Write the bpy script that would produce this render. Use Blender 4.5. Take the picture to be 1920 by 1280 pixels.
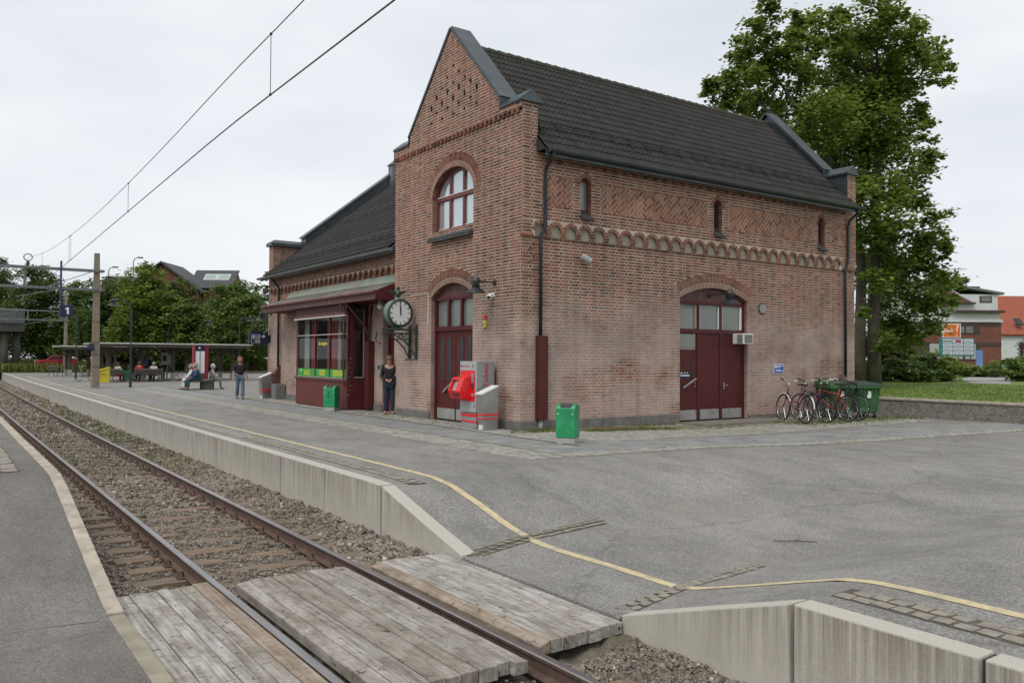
import bpy, bmesh, math, random
import numpy as np
from mathutils import Vector, Matrix
random.seed(7); np.random.seed(7)
S = bpy.context.scene
for o in list(bpy.data.objects): bpy.data.objects.remove(o)
COL = S.collection
R_ = math.radians

# ---------------------------------------------------------------- camera
cam = bpy.data.cameras.new('camera'); co = bpy.data.objects.new('camera', cam); COL.objects.link(co)
CX = Vector((0.81745, -0.57597, 0.00552)); CU = Vector((-0.01568, -0.01268, 0.99980)); CB = -Vector((0.57578, 0.81737, 0.01939))
CB.normalize(); CX = (CX - CB*CX.dot(CB)).normalized(); CU = CB.cross(CX)
CXw = CX
# rows of the calibrated rotation are right / down / forward expressed in world axes
co.matrix_world = Matrix(((CX.x, CU.x, CB.x, 0), (CX.y, CU.y, CB.y, 0), (CX.z, CU.z, CB.z, 1.74), (0, 0, 0, 1)))
cam.sensor_width = 36; cam.lens = 28.97; cam.clip_start = .05; cam.clip_end = 3000
S.camera = co
# ---------------------------------------------------------------- sky and sun (overcast)
SUN_EL, SUN_AZ = R_(52), R_(215)
w = bpy.data.worlds.new('World'); S.world = w; w.use_nodes = True
wn, wl = w.node_tree.nodes, w.node_tree.links
bg = wn['Background']
sky = wn.new('ShaderNodeTexSky'); sky.sky_type = 'NISHITA'; sky.sun_disc = False
sky.sun_elevation = SUN_EL; sky.sun_rotation = SUN_AZ; sky.air_density = 1.0; sky.dust_density = 2.0
tc = wn.new('ShaderNodeTexCoord')
mp = wn.new('ShaderNodeMapping'); mp.inputs['Scale'].default_value = (1.0, 1.0, 3.2)
n1 = wn.new('ShaderNodeTexNoise'); n1.inputs['Scale'].default_value = 1.9; n1.inputs['Detail'].default_value = 4; n1.inputs['Roughness'].default_value = .48
cr = wn.new('ShaderNodeValToRGB')
cr.color_ramp.elements[0].position = .30; cr.color_ramp.elements[0].color = (.60, .64, .685, 1)
cr.color_ramp.elements[1].position = .62; cr.color_ramp.elements[1].color = (.81, .825, .845, 1)
sc = wn.new('ShaderNodeMixRGB'); sc.blend_type = 'MULTIPLY'; sc.inputs[0].default_value = 1; sc.inputs[2].default_value = (.10, .10, .10, 1)
mx = wn.new('ShaderNodeMixRGB'); mx.inputs[0].default_value = .92
wl.new(tc.outputs['Generated'], mp.inputs[0]); wl.new(mp.outputs[0], n1.inputs['Vector']); wl.new(n1.outputs[0], cr.inputs[0])
wl.new(sky.outputs[0], sc.inputs[1]); wl.new(sc.outputs[0], mx.inputs[1]); wl.new(cr.outputs[0], mx.inputs[2])
wl.new(mx.outputs[0], bg.inputs[0]); bg.inputs[1].default_value = 1.0
sl = bpy.data.lights.new('sun', 'SUN'); so = bpy.data.objects.new('sun', sl); COL.objects.link(so)
sl.energy = 1.5; sl.angle = R_(28); sl.color = (1, .97, .92)
sd = Vector((-0.62, -0.30, 0.95)).normalized()      # towards the sun
so.rotation_euler = sd.to_track_quat('Z', 'Y').to_euler()
S.view_settings.view_transform = 'Standard'; S.view_settings.look = 'None'; S.view_settings.gamma = 1
S.view_settings.exposure = 0.29; S.view_settings.use_curve_mapping = False
S.render.engine = 'CYCLES'

# ---------------------------------------------------------------- materials
MATS = {}
def nodes(name):
    m = bpy.data.materials.new(name); m.use_nodes = True
    nt = m.node_tree; return m, nt.nodes, nt.links, nt.nodes['Principled BSDF']
def c4(c): return (c[0], c[1], c[2], 1)
def ramp(N, stops, interp='LINEAR'):
    r = N.new('ShaderNodeValToRGB'); r.color_ramp.interpolation = interp
    while len(r.color_ramp.elements) < len(stops): r.color_ramp.elements.new(.5)
    for e, (p, c) in zip(r.color_ramp.elements, stops): e.position = p; e.color = c4(c) if len(c) == 3 else c
    return r
def pos(N): return N.new('ShaderNodeNewGeometry').outputs['Position']
def noise(N, L, scale, detail=4, rough=.55, vec=None, sc3=None):
    n = N.new('ShaderNodeTexNoise'); n.inputs['Scale'].default_value = scale; n.inputs['Detail'].default_value = detail; n.inputs['Roughness'].default_value = rough
    v = vec if vec is not None else pos(N)
    if sc3:
        m = N.new('ShaderNodeMapping'); m.inputs['Scale'].default_value = sc3; L.new(v, m.inputs[0]); v = m.outputs[0]
    L.new(v, n.inputs['Vector']); return n.outputs[0]
def mixc(N, L, fac, a, b, mode='MIX'):
    m = N.new('ShaderNodeMixRGB'); m.blend_type = mode
    for i, v in ((0, fac), (1, a), (2, b)):
        if hasattr(v, 'is_linked') or hasattr(v, 'links'): L.new(v, m.inputs[i])
        elif i == 0: m.inputs[0].default_value = v
        else: m.inputs[i].default_value = c4(v)
    return m.outputs[0]
def math_(N, L, op, a, b=0.0, clamp=False):
    m = N.new('ShaderNodeMath'); m.operation = op; m.use_clamp = clamp
    for i, v in ((0, a), (1, b)):
        if hasattr(v, 'links'): L.new(v, m.inputs[i])
        else: m.inputs[i].default_value = v
    return m.outputs[0]
def bump(N, L, B, h, strength=.3, dist=.01):
    b = N.new('ShaderNodeBump'); b.inputs['Strength'].default_value = strength; b.inputs['Distance'].default_value = dist
    L.new(h, b.inputs['Height']); L.new(b.outputs[0], B.inputs['Normal'])
def mk(name, c1, c2=None, scale=4, rough=.75, metal=0, bmp=0, bs=None, dist=.01, spec=.5, lo=.35, hi=.68, sc3=None, dirt=None, dscale=1.2):
    if name in MATS: return MATS[name]
    m, N, L, B = nodes(name)
    B.inputs['Roughness'].default_value = rough; B.inputs['Metallic'].default_value = metal
    B.inputs['Specular IOR Level'].default_value = spec
    if c2 is None: c2 = tuple(x*.8 for x in c1)
    n = noise(N, L, scale, sc3=sc3)
    r = ramp(N, [(lo, c2), (hi, c1)]); L.new(n, r.inputs[0]); out = r.outputs[0]
    if dirt:
        n2 = noise(N, L, dscale, 5, .6); r2 = ramp(N, [(.5, (0, 0, 0)), (.7, (1, 1, 1))]); L.new(n2, r2.inputs[0])
        out = mixc(N, L, r2.outputs[0], out, dirt)
    L.new(out, B.inputs['Base Color'])
    if bmp: bump(N, L, B, noise(N, L, bs or scale*4, 6), bmp, dist)
    MATS[name] = m; return m

# ---------------------------------------------------------------- mesh builder
def root_xf(o):
    while o.parent: o = o.parent
    return Matrix.Translation(o.location) @ Matrix.Rotation(o.rotation_euler.z, 4, 'Z')
class MB:
    def __init__(s): s.v = []; s.f = []; s.m = []
    def face(s, pts, mi=0):
        b = len(s.v); s.v += [tuple(p) for p in pts]; s.f.append(list(range(b, b+len(pts)))); s.m.append(mi)
    def hexa(s, p, mi=0, skip=()):      # 8 corners: bottom ring 0-3, top ring 4-7
        b = len(s.v); s.v += [tuple(q) for q in p]
        for k, q in enumerate(((0, 3, 2, 1), (4, 5, 6, 7), (0, 1, 5, 4), (1, 2, 6, 5), (2, 3, 7, 6), (3, 0, 4, 7))):
            if k in skip: continue
            s.f.append([b+i for i in q]); s.m.append(mi)
    def box(s, x0, x1, y0, y1, z0, z1, mi=0, skip=()):
        s.hexa([(x0, y0, z0), (x1, y0, z0), (x1, y1, z0), (x0, y1, z0), (x0, y0, z1), (x1, y0, z1), (x1, y1, z1), (x0, y1, z1)], mi, skip)
    def obox(s, c, ax, ay, az, mi=0):   # centre and three half vectors
        c = Vector(c); ax, ay, az = Vector(ax), Vector(ay), Vector(az)
        s.hexa([c-ax-ay-az, c+ax-ay-az, c+ax+ay-az, c-ax+ay-az, c-ax-ay+az, c+ax-ay+az, c+ax+ay+az, c-ax+ay+az], mi)
    def bar(s, a, b, w, h, up=(0, 0, 1), mi=0):
        a, b = Vector(a), Vector(b); d = (b-a); l = d.length; d.normalize(); u = Vector(up)
        r = d.cross(u)
        if r.length < 1e-4: r = d.cross(Vector((1, 0, 0)))
        r.normalize(); u = r.cross(d).normalized()
        s.obox((a+b)/2, d*l/2, r*w/2, u*h/2, mi)
    def prism(s, poly, ext, mi=0):      # 3d polygon swept by a vector
        n = len(poly); e = Vector(ext); b = len(s.v); P = [Vector(p) for p in poly]
        s.v += [tuple(p) for p in P] + [tuple(p+e) for p in P]
        s.f.append([b+i for i in range(n)][::-1]); s.m.append(mi); s.f.append([b+n+i for i in range(n)]); s.m.append(mi)
        for i in range(n):
            j = (i+1) % n; s.f.append([b+i, b+j, b+n+j, b+n+i]); s.m.append(mi)
    def tube(s, pts, r, n=8, mi=0, caps=True):
        P = [Vector(p) for p in pts]; rr = r if hasattr(r, '__len__') else [r]*len(P); b = len(s.v); prev = None
        for i, p in enumerate(P):
            d = (P[min(i+1, len(P)-1)]-P[max(i-1, 0)])
            if d.length < 1e-7: d = Vector((0, 0, 1))
            d.normalize()
            if prev is None:
                a = Vector((0, 0, 1)) if abs(d.z) < .9 else Vector((1, 0, 0)); u = d.cross(a).normalized()
            else:
                u = prev - d*prev.dot(d); u.normalize()
            prev = u; v = d.cross(u)
            for k in range(n):
                t = 2*math.pi*k/n; s.v.append(tuple(p+(u*math.cos(t)+v*math.sin(t))*rr[i]))
        for i in range(len(P)-1):
            for k in range(n):
                k2 = (k+1) % n; s.f.append([b+i*n+k, b+i*n+k2, b+(i+1)*n+k2, b+(i+1)*n+k]); s.m.append(mi)
        if caps:
            s.f.append([b+k for k in range(n)][::-1]); s.m.append(mi)
            e = b+(len(P)-1)*n; s.f.append([e+k for k in range(n)]); s.m.append(mi)
    def lathe(s, prof, c, n=16, mi=0, axis=None, caps=True):
        c = Vector(c); az = Vector(axis).normalized() if axis else Vector((0, 0, 1))
        a = Vector((1, 0, 0)) if abs(az.x) < .9 else Vector((0, 1, 0)); ux = (a-az*a.dot(az)).normalized(); uy = az.cross(ux); b = len(s.v)
        for r, z in prof:
            for k in range(n):
                t = 2*math.pi*k/n; s.v.append(tuple(c+ux*(r*math.cos(t))+uy*(r*math.sin(t))+az*z))
        for i in range(len(prof)-1):
            for k in range(n):
                k2 = (k+1) % n; s.f.append([b+i*n+k, b+i*n+k2, b+(i+1)*n+k2, b+(i+1)*n+k]); s.m.append(mi)
        if caps and prof[0][0] > 1e-5: s.f.append([b+k for k in range(n)][::-1]); s.m.append(mi)
        if caps and prof[-1][0] > 1e-5: e = b+(len(prof)-1)*n; s.f.append([e+k for k in range(n)]); s.m.append(mi)
    def ball(s, c, r, n=10, mi=0, sz=1.0):
        s.lathe([(max(1e-6, r*math.sin(math.pi*i/n)), -r*sz*math.cos(math.pi*i/n)) for i in range(n+1)], c, n+2, mi)
    def build(s, name, mats, parent=None, smooth=False, kind=None, label=None, cat=None, group=None, world=True, bev=0):
        me = bpy.data.meshes.new(name)
        V = s.v
        if parent is not None and world:
            inv = root_xf(parent).inverted(); V = [tuple(inv @ Vector(p)) for p in V] if inv != Matrix.Identity(4) else V
        me.from_pydata(V, [], s.f)
        if not isinstance(mats, (list, tuple)): mats = [mats]
        for m in mats: me.materials.append(m)
        if len(mats) > 1: me.polygons.foreach_set('material_index', s.m)
        if smooth: me.polygons.foreach_set('use_smooth', [True]*len(me.polygons))
        me.update()
        return link(name, me, parent, kind, label, cat, group, bev)
def link(name, me, parent=None, kind=None, label=None, cat=None, group=None, bev=0):
    o = bpy.data.objects.new(name, me); COL.objects.link(o)
    if parent is not None: o.parent = parent
    if bev:
        b = o.modifiers.new('bevel', 'BEVEL'); b.width = bev; b.segments = 2; b.limit_method = 'ANGLE'; b.angle_limit = R_(40)
    tag(o, label, cat, group, kind); return o
def tag(o, label=None, cat=None, group=None, kind=None):
    for k, v in (('label', label), ('category', cat), ('group', group), ('kind', kind)):
        if v: o[k] = v
    return o
def thing(name, label, cat, loc=(0, 0, 0), rz=0, group=None):
    o = bpy.data.objects.new(name, None); COL.objects.link(o); o.empty_display_size = .2
    o.location = loc; o.rotation_euler = (0, 0, rz); tag(o, label, cat, group); return o
def copy_tree(o, parent=None, loc=None, rz=None, label=None, scale=None):
    c = o.copy(); COL.objects.link(c); c.parent = parent
    if loc is not None: c.location = loc
    if rz is not None: c.rotation_euler = (0, 0, rz)
    if scale is not None: c.scale = (scale,)*3
    if label: c['label'] = label
    for ch in list(o.children): copy_tree(ch, c)
    return c
def text_mesh(txt, size, depth=.0, bold=0):
    cu = bpy.data.curves.new('txt', 'FONT'); cu.body = txt; cu.size = size; cu.align_x = 'CENTER'; cu.align_y = 'CENTER'; cu.extrude = depth; cu.resolution_u = 2; cu.offset = bold*size
    o = bpy.data.objects.new('txt', cu); COL.objects.link(o)
    dg = bpy.context.evaluated_depsgraph_get(); me = bpy.data.meshes.new_from_object(o.evaluated_get(dg)); bpy.data.objects.remove(o)
    return me
def text_on(name, txt, size, c, ux, uy, mat, parent, sx=1.0, shear=0.0, bold=0.012):
    """lettering in the plane spanned by ux (reading direction) and uy, centred on c; world coordinates"""
    me = text_mesh(txt, size, 0, bold); ux, uy, c = Vector(ux), Vector(uy), Vector(c)
    inv = root_xf(parent).inverted()
    for v in me.vertices:
        p = v.co; v.co = inv @ (c + ux*((p.x+shear*p.y)*sx) + uy*p.y)
    me.materials.clear(); me.materials.append(mat)
    return link(name, me, parent)
def smooth01(t): t = max(0., min(1., t)); return t*t*(3-2*t)
# ================================================================= GROUND
PY = np.array([-50, 3.3, 3.62, 3.9, 4.29, 4.85, 5.41, 5.72, 6.2, 7.6, 8.05, 8.61, 9.24, 9.92, 10.5, 11.2, 200])
PZ = np.array([.03, .03, .02, -.02, -.13, -.29, -.44, -.49, -.49, -.49, -.47, -.38, -.21, -.06, -.01, 0, 0])
def sm(t): t = np.clip(t, 0, 1); return t*t*(3-2*t)
def hg(x, y):
    x, y = np.asarray(x, float), np.asarray(y, float)
    pe = np.interp(y, PY, PZ); pw_ = np.interp(y, [3.3, 3.64, 4.57, 5.40, 8.02, 9.03, 10.13, 10.6], [0, 0, -.28, -.535, -.545, -.30, -.01, 0])
    k = np.clip((x-5.1)/.9, 0, 1); z = (pw_*(1-k)+pe*k)*(1-sm((x-7.6)/7.5))
    return z - .085*sm((x-12)/4.5)*sm((17.5-y)/3)
def xc(y): return max(0., y-25.)**2/8100.
def q(y): return float(np.interp(y, [-5, 1.5, 4.6, 5.3, 7.85, 8.3, 11.7, 12.3, 22, 200], [.1, .1, -.4, -.5, -.5, -.45, .13, .18, .22, .22]))

def asphalt(name, c1, c2, patch, grain=.72):
    m, N, L, B = nodes(name); B.inputs['Roughness'].default_value = .88; B.inputs['Specular IOR Level'].default_value = .3
    P = pos(N)
    big = noise(N, L, .35, 5, .6, P); r1 = ramp(N, [(.33, c2), (.66, c1)]); L.new(big, r1.inputs[0])
    mid = noise(N, L, 1.7, 6, .7, P, (1, .45, 1)); r2 = ramp(N, [(.38, (.80, .80, .80)), (.60, (1.05, 1.05, 1.05))]); L.new(mid, r2.inputs[0])
    o = mixc(N, L, 1., r1.outputs[0], r2.outputs[0], 'MULTIPLY')
    v = N.new('ShaderNodeTexVoronoi'); v.inputs['Scale'].default_value = 75; L.new(P, v.inputs['Vector'])
    r3 = ramp(N, [(0., (.45, .44, .42)), (.5, (1, 1, 1)), (1., (1.9, 1.85, 1.75))]); L.new(v.outputs['Color'], r3.inputs[0])
    o = mixc(N, L, grain, o, r3.outputs[0], 'MULTIPLY')
    v2 = N.new('ShaderNodeTexVoronoi'); v2.inputs['Scale'].default_value = 22; L.new(P, v2.inputs['Vector'])
    r4 = ramp(N, [(.0, (1, 1, 1)), (.045, (1, 1, 1)), (.07, (0, 0, 0))]); L.new(v2.outputs['Distance'], r4.inputs[0])
    o = mixc(N, L, math_(N, L, 'MULTIPLY', r4.outputs[0], .4), o, (.5, .48, .44))
    # cracks and tar seams
    v3 = N.new('ShaderNodeTexVoronoi'); v3.feature = 'DISTANCE_TO_EDGE'; v3.inputs['Scale'].default_value = .22
    wv = N.new('ShaderNodeVectorMath'); wv.operation = 'ADD'; nz = N.new('ShaderNodeTexNoise'); nz.inputs['Scale'].default_value = 1.2; nz.inputs['Detail'].default_value = 6
    L.new(P, nz.inputs['Vector']); L.new(P, wv.inputs[0]); L.new(nz.outputs['Color'], wv.inputs[1]); L.new(wv.outputs[0], v3.inputs['Vector'])
    r5 = ramp(N, [(0, (1, 1, 1)), (.0035, (1, 1, 1)), (.008, (0, 0, 0))]); L.new(v3.outputs['Distance'], r5.inputs[0])
    o = mixc(N, L, math_(N, L, 'MULTIPLY', r5.outputs[0], .26), o, (.06, .058, .055))
    # faint warm dust patches
    n4 = noise(N, L, .8, 6, .65, P); r6 = ramp(N, [(.52, (0, 0, 0)), (.72, (1, 1, 1))]); L.new(n4, r6.inputs[0])
    o = mixc(N, L, math_(N, L, 'MULTIPLY', r6.outputs[0], .3), o, patch)
    L.new(o, B.inputs['Base Color']); bump(N, L, B, v.outputs['Distance'], .5, .006); MATS[name] = m; return m
M_asph = asphalt('asphalt', (.232, .224, .209), (.190, .184, .173), (.245, .215, .18))
M_asph2 = asphalt('asphalt_near', (.175, .165, .152), (.125, .118, .108), (.19, .165, .135), .55)

def sheet(name, xs, ys, hf, mat, kind='structure', parent=None):
    X, Y = np.meshgrid(xs, ys, indexing='ij'); Z = hf(X, Y); nx, ny = len(xs), len(ys)
    V = np.stack([X.ravel(), Y.ravel(), Z.ravel()], 1); I = np.arange(nx*ny).reshape(nx, ny)
    F = np.stack([I[:-1, :-1], I[1:, :-1], I[1:, 1:], I[:-1, 1:]], -1).reshape(-1, 4)
    me = bpy.data.meshes.new(name); me.from_pydata(V.tolist(), [], F.tolist()); me.materials.append(mat)
    me.polygons.foreach_set('use_smooth', [True]*len(me.polygons)); me.update()
    return link(name, me, parent, kind)
gx = np.concatenate([np.arange(5.17, 8, .28), np.arange(8, 16, .5), np.arange(16, 26, 2.), [30, 40, 70]])
gy = np.concatenate([np.arange(-14, 3, 1.5), np.arange(3, 12, .2), np.arange(12, 20, 1.), np.arange(20, 97, 4.)])
def hplat(X, Y):
    return hg(X, Y)
def platform_sheet():
    X, Y = np.meshgrid(gx, gy, indexing='ij'); Z = hg(X, Y)
    X = X + (np.maximum(0, Y-25)**2/8100)*(X < 9)
    V = np.stack([X.ravel(), Y.ravel(), Z.ravel()], 1); nx, ny = X.shape; I = np.arange(nx*ny).reshape(nx, ny)
    F = np.stack([I[:-1, :-1], I[1:, :-1], I[1:, 1:], I[:-1, 1:]], -1).reshape(-1, 4)
    me = bpy.data.meshes.new('platform'); me.from_pydata(V.tolist(), [], F.tolist()); me.materials.append(M_asph)
    me.polygons.foreach_set('use_smooth', [True]*len(me.polygons)); me.update(); return link('platform', me, None, 'structure')
platform = platform_sheet()
M_earth = mk('earth_grass', (.075, .10, .03), (.05, .06, .022), .25, .95, bmp=.4, bs=6, dist=.05)
b = MB(); b.face([(-900, -900, -1.05), (900, -900, -1.05), (900, 900, -1.05), (-900, 900, -1.05)]); b.build('ground', M_earth, kind='structure')
# near platform (the one the photographer stands on)
nearp = sheet('near_platform', np.concatenate([np.arange(-14, 1.2, 1.5), [1.27]]), np.concatenate([np.arange(-6, 5, 1.), np.arange(5, 13, .25), np.arange(13, 110, 4.)]),
              lambda X, Y: np.vectorize(q)(Y) - .012*(1.27-X)*0, M_asph2)

# ---------------------------------------------------------------- concrete platform wall, each slab its own piece
def concrete(name, base, streak, sc=1.0, pale=(.43, .40, .345)):
    m, N, L, B = nodes(name); B.inputs['Roughness'].default_value = .85; P = pos(N)
    n = noise(N, L, 2.2, 6, .65, P); r = ramp(N, [(.3, tuple(x*.82 for x in base)), (.7, base)]); L.new(n, r.inputs[0]); o = r.outputs[0]
    s = noise(N, L, 9*sc, 4, .75, P, (1, 1, .035)); rs = ramp(N, [(.47, (0, 0, 0)), (.62, (1, 1, 1))]); L.new(s, rs.inputs[0])
    geo = N.new('ShaderNodeNewGeometry'); sx = N.new('ShaderNodeSeparateXYZ'); L.new(P, sx.inputs[0])
    zz = N.new('ShaderNodeMapRange'); zz.inputs[1].default_value = -.62; zz.inputs[2].default_value = .02; L.new(sx.outputs[2], zz.inputs[0])
    nrm = N.new('ShaderNodeSeparateXYZ'); L.new(geo.outputs['Normal'], nrm.inputs[0]); side = math_(N, L, 'SUBTRACT', 1.0, math_(N, L, 'MULTIPLY', math_(N, L, 'ABSOLUTE', nrm.outputs[2]), 1.6, True), True)
    s2 = noise(N, L, 26*sc, 3, .7, P, (1, 1, .02)); rs2 = ramp(N, [(.42, (0, 0, 0)), (.60, (1, 1, 1))]); L.new(s2, rs2.inputs[0])
    st_ = math_(N, L, 'MAXIMUM', math_(N, L, 'MULTIPLY', rs.outputs[0], .7), math_(N, L, 'MULTIPLY', rs2.outputs[0], .75))
    o = mixc(N, L, math_(N, L, 'MULTIPLY', math_(N, L, 'MULTIPLY', st_, side), math_(N, L, 'POWER', zz.outputs[0], .9)), o, streak)
    o = mixc(N, L, math_(N, L, 'SUBTRACT', .75, math_(N, L, 'MULTIPLY', side, .75)), o, pale)
    g = noise(N, L, 60, 3, .6, P); rg = ramp(N, [(.3, (.86, .86, .86)), (.7, (1.06, 1.06, 1.06))]); L.new(g, rg.inputs[0])
    o = mixc(N, L, 1., o, rg.outputs[0], 'MULTIPLY')
    v = N.new('ShaderNodeTexVoronoi'); v.inputs['Scale'].default_value = 9; L.new(P, v.inputs['Vector'])
    rp = ramp(N, [(0, (1, 1, 1)), (.03, (1, 1, 1)), (.05, (0, 0, 0))]); L.new(v.outputs['Distance'], rp.inputs[0])
    o = mixc(N, L, math_(N, L, 'MULTIPLY', rp.outputs[0], .7), o, (.08, .075, .07))
    L.new(o, B.inputs['Base Color']); bump(N, L, B, g, .25, .004); MATS[name] = m; return m
M_conc = concrete('wall_concrete', (.49, .455, .395), (.17, .148, .113))
M_kerb = mk('kerb_concrete', (.44, .39, .315), (.30, .265, .215), 4, .9, bmp=.6, bs=45, dist=.006, dirt=(.25, .21, .165), dscale=5)
pw = thing('platform_wall', 'pale concrete retaining wall with dark streaks along the far platform edge', 'wall', (5., 10, -.95))
def slab(y0, y1, g=.02):
    ys = np.linspace(y0+g, y1-g, 5 if y1 < 12.5 else 2); o0 = xc((y0+y1)/2); jit = random.uniform(-.004, .004)
    poly = [(4.985+jit, y, float(hg(5.1, y))+.02) for y in ys]
    poly = [(4.985+jit+xc(p[1]), p[1], p[2]) for p in poly]
    poly += [(poly[-1][0], ys[-1], -1.06), (poly[0][0], ys[0], -1.06)]
    b = MB(); b.prism(poly, (.20, 0, 0)); b.build('wall_slab', M_conc, pw, bev=.014)
ye = [8.03, 10.13]
while ye[-1] < 76: ye.append(ye[-1]+1.96)
for a, c in zip(ye[:-1], ye[1:]): slab(a, c)
ye = [5.40, 3.64, 2.35, .45, -1.5, -3.4]
for a, c in zip(ye[1:], ye[:-1]): slab(a, c, .016)
b = MB(); ys = np.arange(76, 112, 4.)
for a, c in zip(ys[:-1], ys[1:]):
    xa, xb = 4.99+xc(a), 4.99+xc(c)
    b.hexa([(xa, a, -1.06), (xa+.2, a, -1.06), (xb+.2, c, -1.06), (xb, c, -1.06), (xa, a, .02), (xa+.2, a, .02), (xb+.2, c, .02), (xb, c, .02)])
b.build('far_wall', M_conc, pw)
# dark joint filler behind the slabs
b = MB(); b.box(5.03, 5.16, -3.4, 5.3, -1.05, -.56); b.box(5.03, 5.16, -3.4, 3.6, -.56, .0); b.box(5.06, 5.16, 10.2, 25, -1.05, .0)
b.build('joint_filler', mk('joint_dark', (.05, .045, .04)), pw)
# near platform kerb stones
nk = thing('platform_kerb', 'buff concrete kerb stones along the near platform edge', 'kerb', (1.33, 8, -.9))
kb = [7.82, 10.05, 12.05, 14.1]
while kb[-1] < 62: kb.append(kb[-1]+2.05)
for a, c in zip(kb[:-1], kb[1:]):
    ys = np.linspace(a+.008, c-.008, 5); j = random.uniform(-.006, .006)
    poly = [(1.272+j, y, q(y)+.022) for y in ys] + [(1.272+j, ys[-1], -1.), (1.272+j, ys[0], -1.)]
    poly = [(p[0]+xc(p[1]), p[1], p[2]) for p in poly]
    b = MB(); b.prism(poly, (.135, 0, 0)); b.build('kerb_stone', M_kerb, nk, bev=.01)
for a, c in ((6.0, 7.8), (4.1, 5.98)):
    b = MB(); b.box(1.272, 1.405, a, c, -.9, -.494); b.build('kerb_stone', mk('kerb_low', (.30, .27, .205), (.20, .18, .13), 4, .9, bmp=.4, bs=60, dist=.004), nk, bev=.008)

# ---------------------------------------------------------------- track
M_ballast = mk('ballast_soil', (.195, .165, .13), (.11, .094, .075), 6, .95, bmp=.9, bs=22, dist=.04, dirt=(.09, .10, .045), dscale=.6)
def hb(X, Y):
    z = -.755 + .02*np.sin(X*23+Y*3)*np.sin(Y*19) + .015*np.sin(Y*7.3+X*5)
    z = z + .022*sm((X-2.42)/.15)*sm((3.86-X)/.15) + .085*sm((X-4.25)/.7) + .03*sm((2.0-X)/.5)
    return z
xs = np.arange(1.3, 5.06, .11); ys = np.concatenate([np.arange(-4, 20, .12), np.arange(20, 60, .6), np.arange(60, 121, 3.)])
X, Y = np.meshgrid(xs, ys, indexing='ij'); Z = hb(X, Y); X = X+(np.maximum(0, Y-25)**2/8100); I = np.arange(X.size).reshape(X.shape)
F = np.stack([I[:-1, :-1], I[1:, :-1], I[1:, 1:], I[:-1, 1:]], -1).reshape(-1, 4)
me = bpy.data.meshes.new('track_bed'); me.from_pydata(np.stack([X.ravel(), Y.ravel(), Z.ravel()], 1).tolist(), [], F.tolist()); me.materials.append(M_ballast); me.update()
track_bed = link('track_bed', me, None, 'structure')

tr = thing('railway_track', 'single railway track with rust brown rails and worn sleepers', 'railway track', (3.13, 8, -.75))
M_rust = mk('rail_rust', (.125, .077, .055), (.075, .048, .036), 7, .8, bmp=.25, bs=40, dist=.003)
M_shine = mk('rail_head_steel', (.36, .35, .35), (.25, .23, .22), 5, .33, metal=.9, sc3=(3, .3, 3))
RL, RR = 2.385, 3.885
prof = [(-.07, 0), (.07, 0), (.07, .012), (.012, .032), (.010, .115), (.034, .128), (.036, .152), (.028, .160), (-.028, .160), (-.036, .152), (-.034, .128), (-.010, .115), (-.012, .032), (-.07, .012)]
for rx in (RL, RR):
    ys = list(np.arange(-4, 30, 2.)) + list(np.arange(30, 122, 4.)); b = MB(); n = len(prof)
    for y in ys:
        for (dx, dz) in prof: b.v.append((rx+dx+xc(y), y, -.71+dz))
    for i in range(len(ys)-1):
        for k in range(n):
            k2 = (k+1) % n; b.f.append([i*n+k, i*n+k2, (i+1)*n+k2, (i+1)*n+k]); b.m.append(1 if k in (6, 7, 8) else 0)
    b.build('rail', [M_rust, M_shine], tr)
M_sleep = mk('sleeper_timber', (.24, .17, .115), (.12, .085, .06), 5, .9, bmp=.5, bs=18, dist=.01, sc3=(.5, 6, 6), dirt=(.13, .115, .09), dscale=2)
sb = MB(); sb.box(-1.30, 1.30, -.125, .125, -.13, 0); s0 = None
yy = 8.95
while yy < 80:
    if s0 is None:
        s0 = sb.build('sleeper', M_sleep, tr, world=False, bev=.01); o = s0
    else:
        o = s0.copy(); COL.objects.link(o)
    o.location = (xc(yy)+random.uniform(-.03, .03), yy-8, random.uniform(.022, .042)); o.rotation_euler = (0, 0, random.uniform(-.012, .012)); yy += .61
for yy in (8.4, 4.6, 4.0, 3.4, 2.8, 2.2):
    o = s0.copy(); COL.objects.link(o); o.location = (0, yy-8, .03)
# spring clips holding the rails
M_clip = mk('clip_rust', (.13, .08, .055), (.07, .045, .032), 9, .85)
cb = MB(); cb.box(-.14, .14, -.07, .07, -.055, .012)
for dx in (-1, 1):
    cb.tube([(dx*.105+.035*math.cos(t)*dx, -.03+.012*t, .035+.032*math.sin(t)) for t in np.linspace(0, 5.6, 10)], .011, 5)
c0 = None; yy = 8.95
while yy < 34:
    for rx in (RL, RR):
        if c0 is None: c0 = cb.build('rail_clip', M_clip, tr, world=False); o = c0
        else: o = c0.copy(); COL.objects.link(o)
        o.location = (rx+xc(yy)-3.13, yy-8, .045)
    yy += .61
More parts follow.
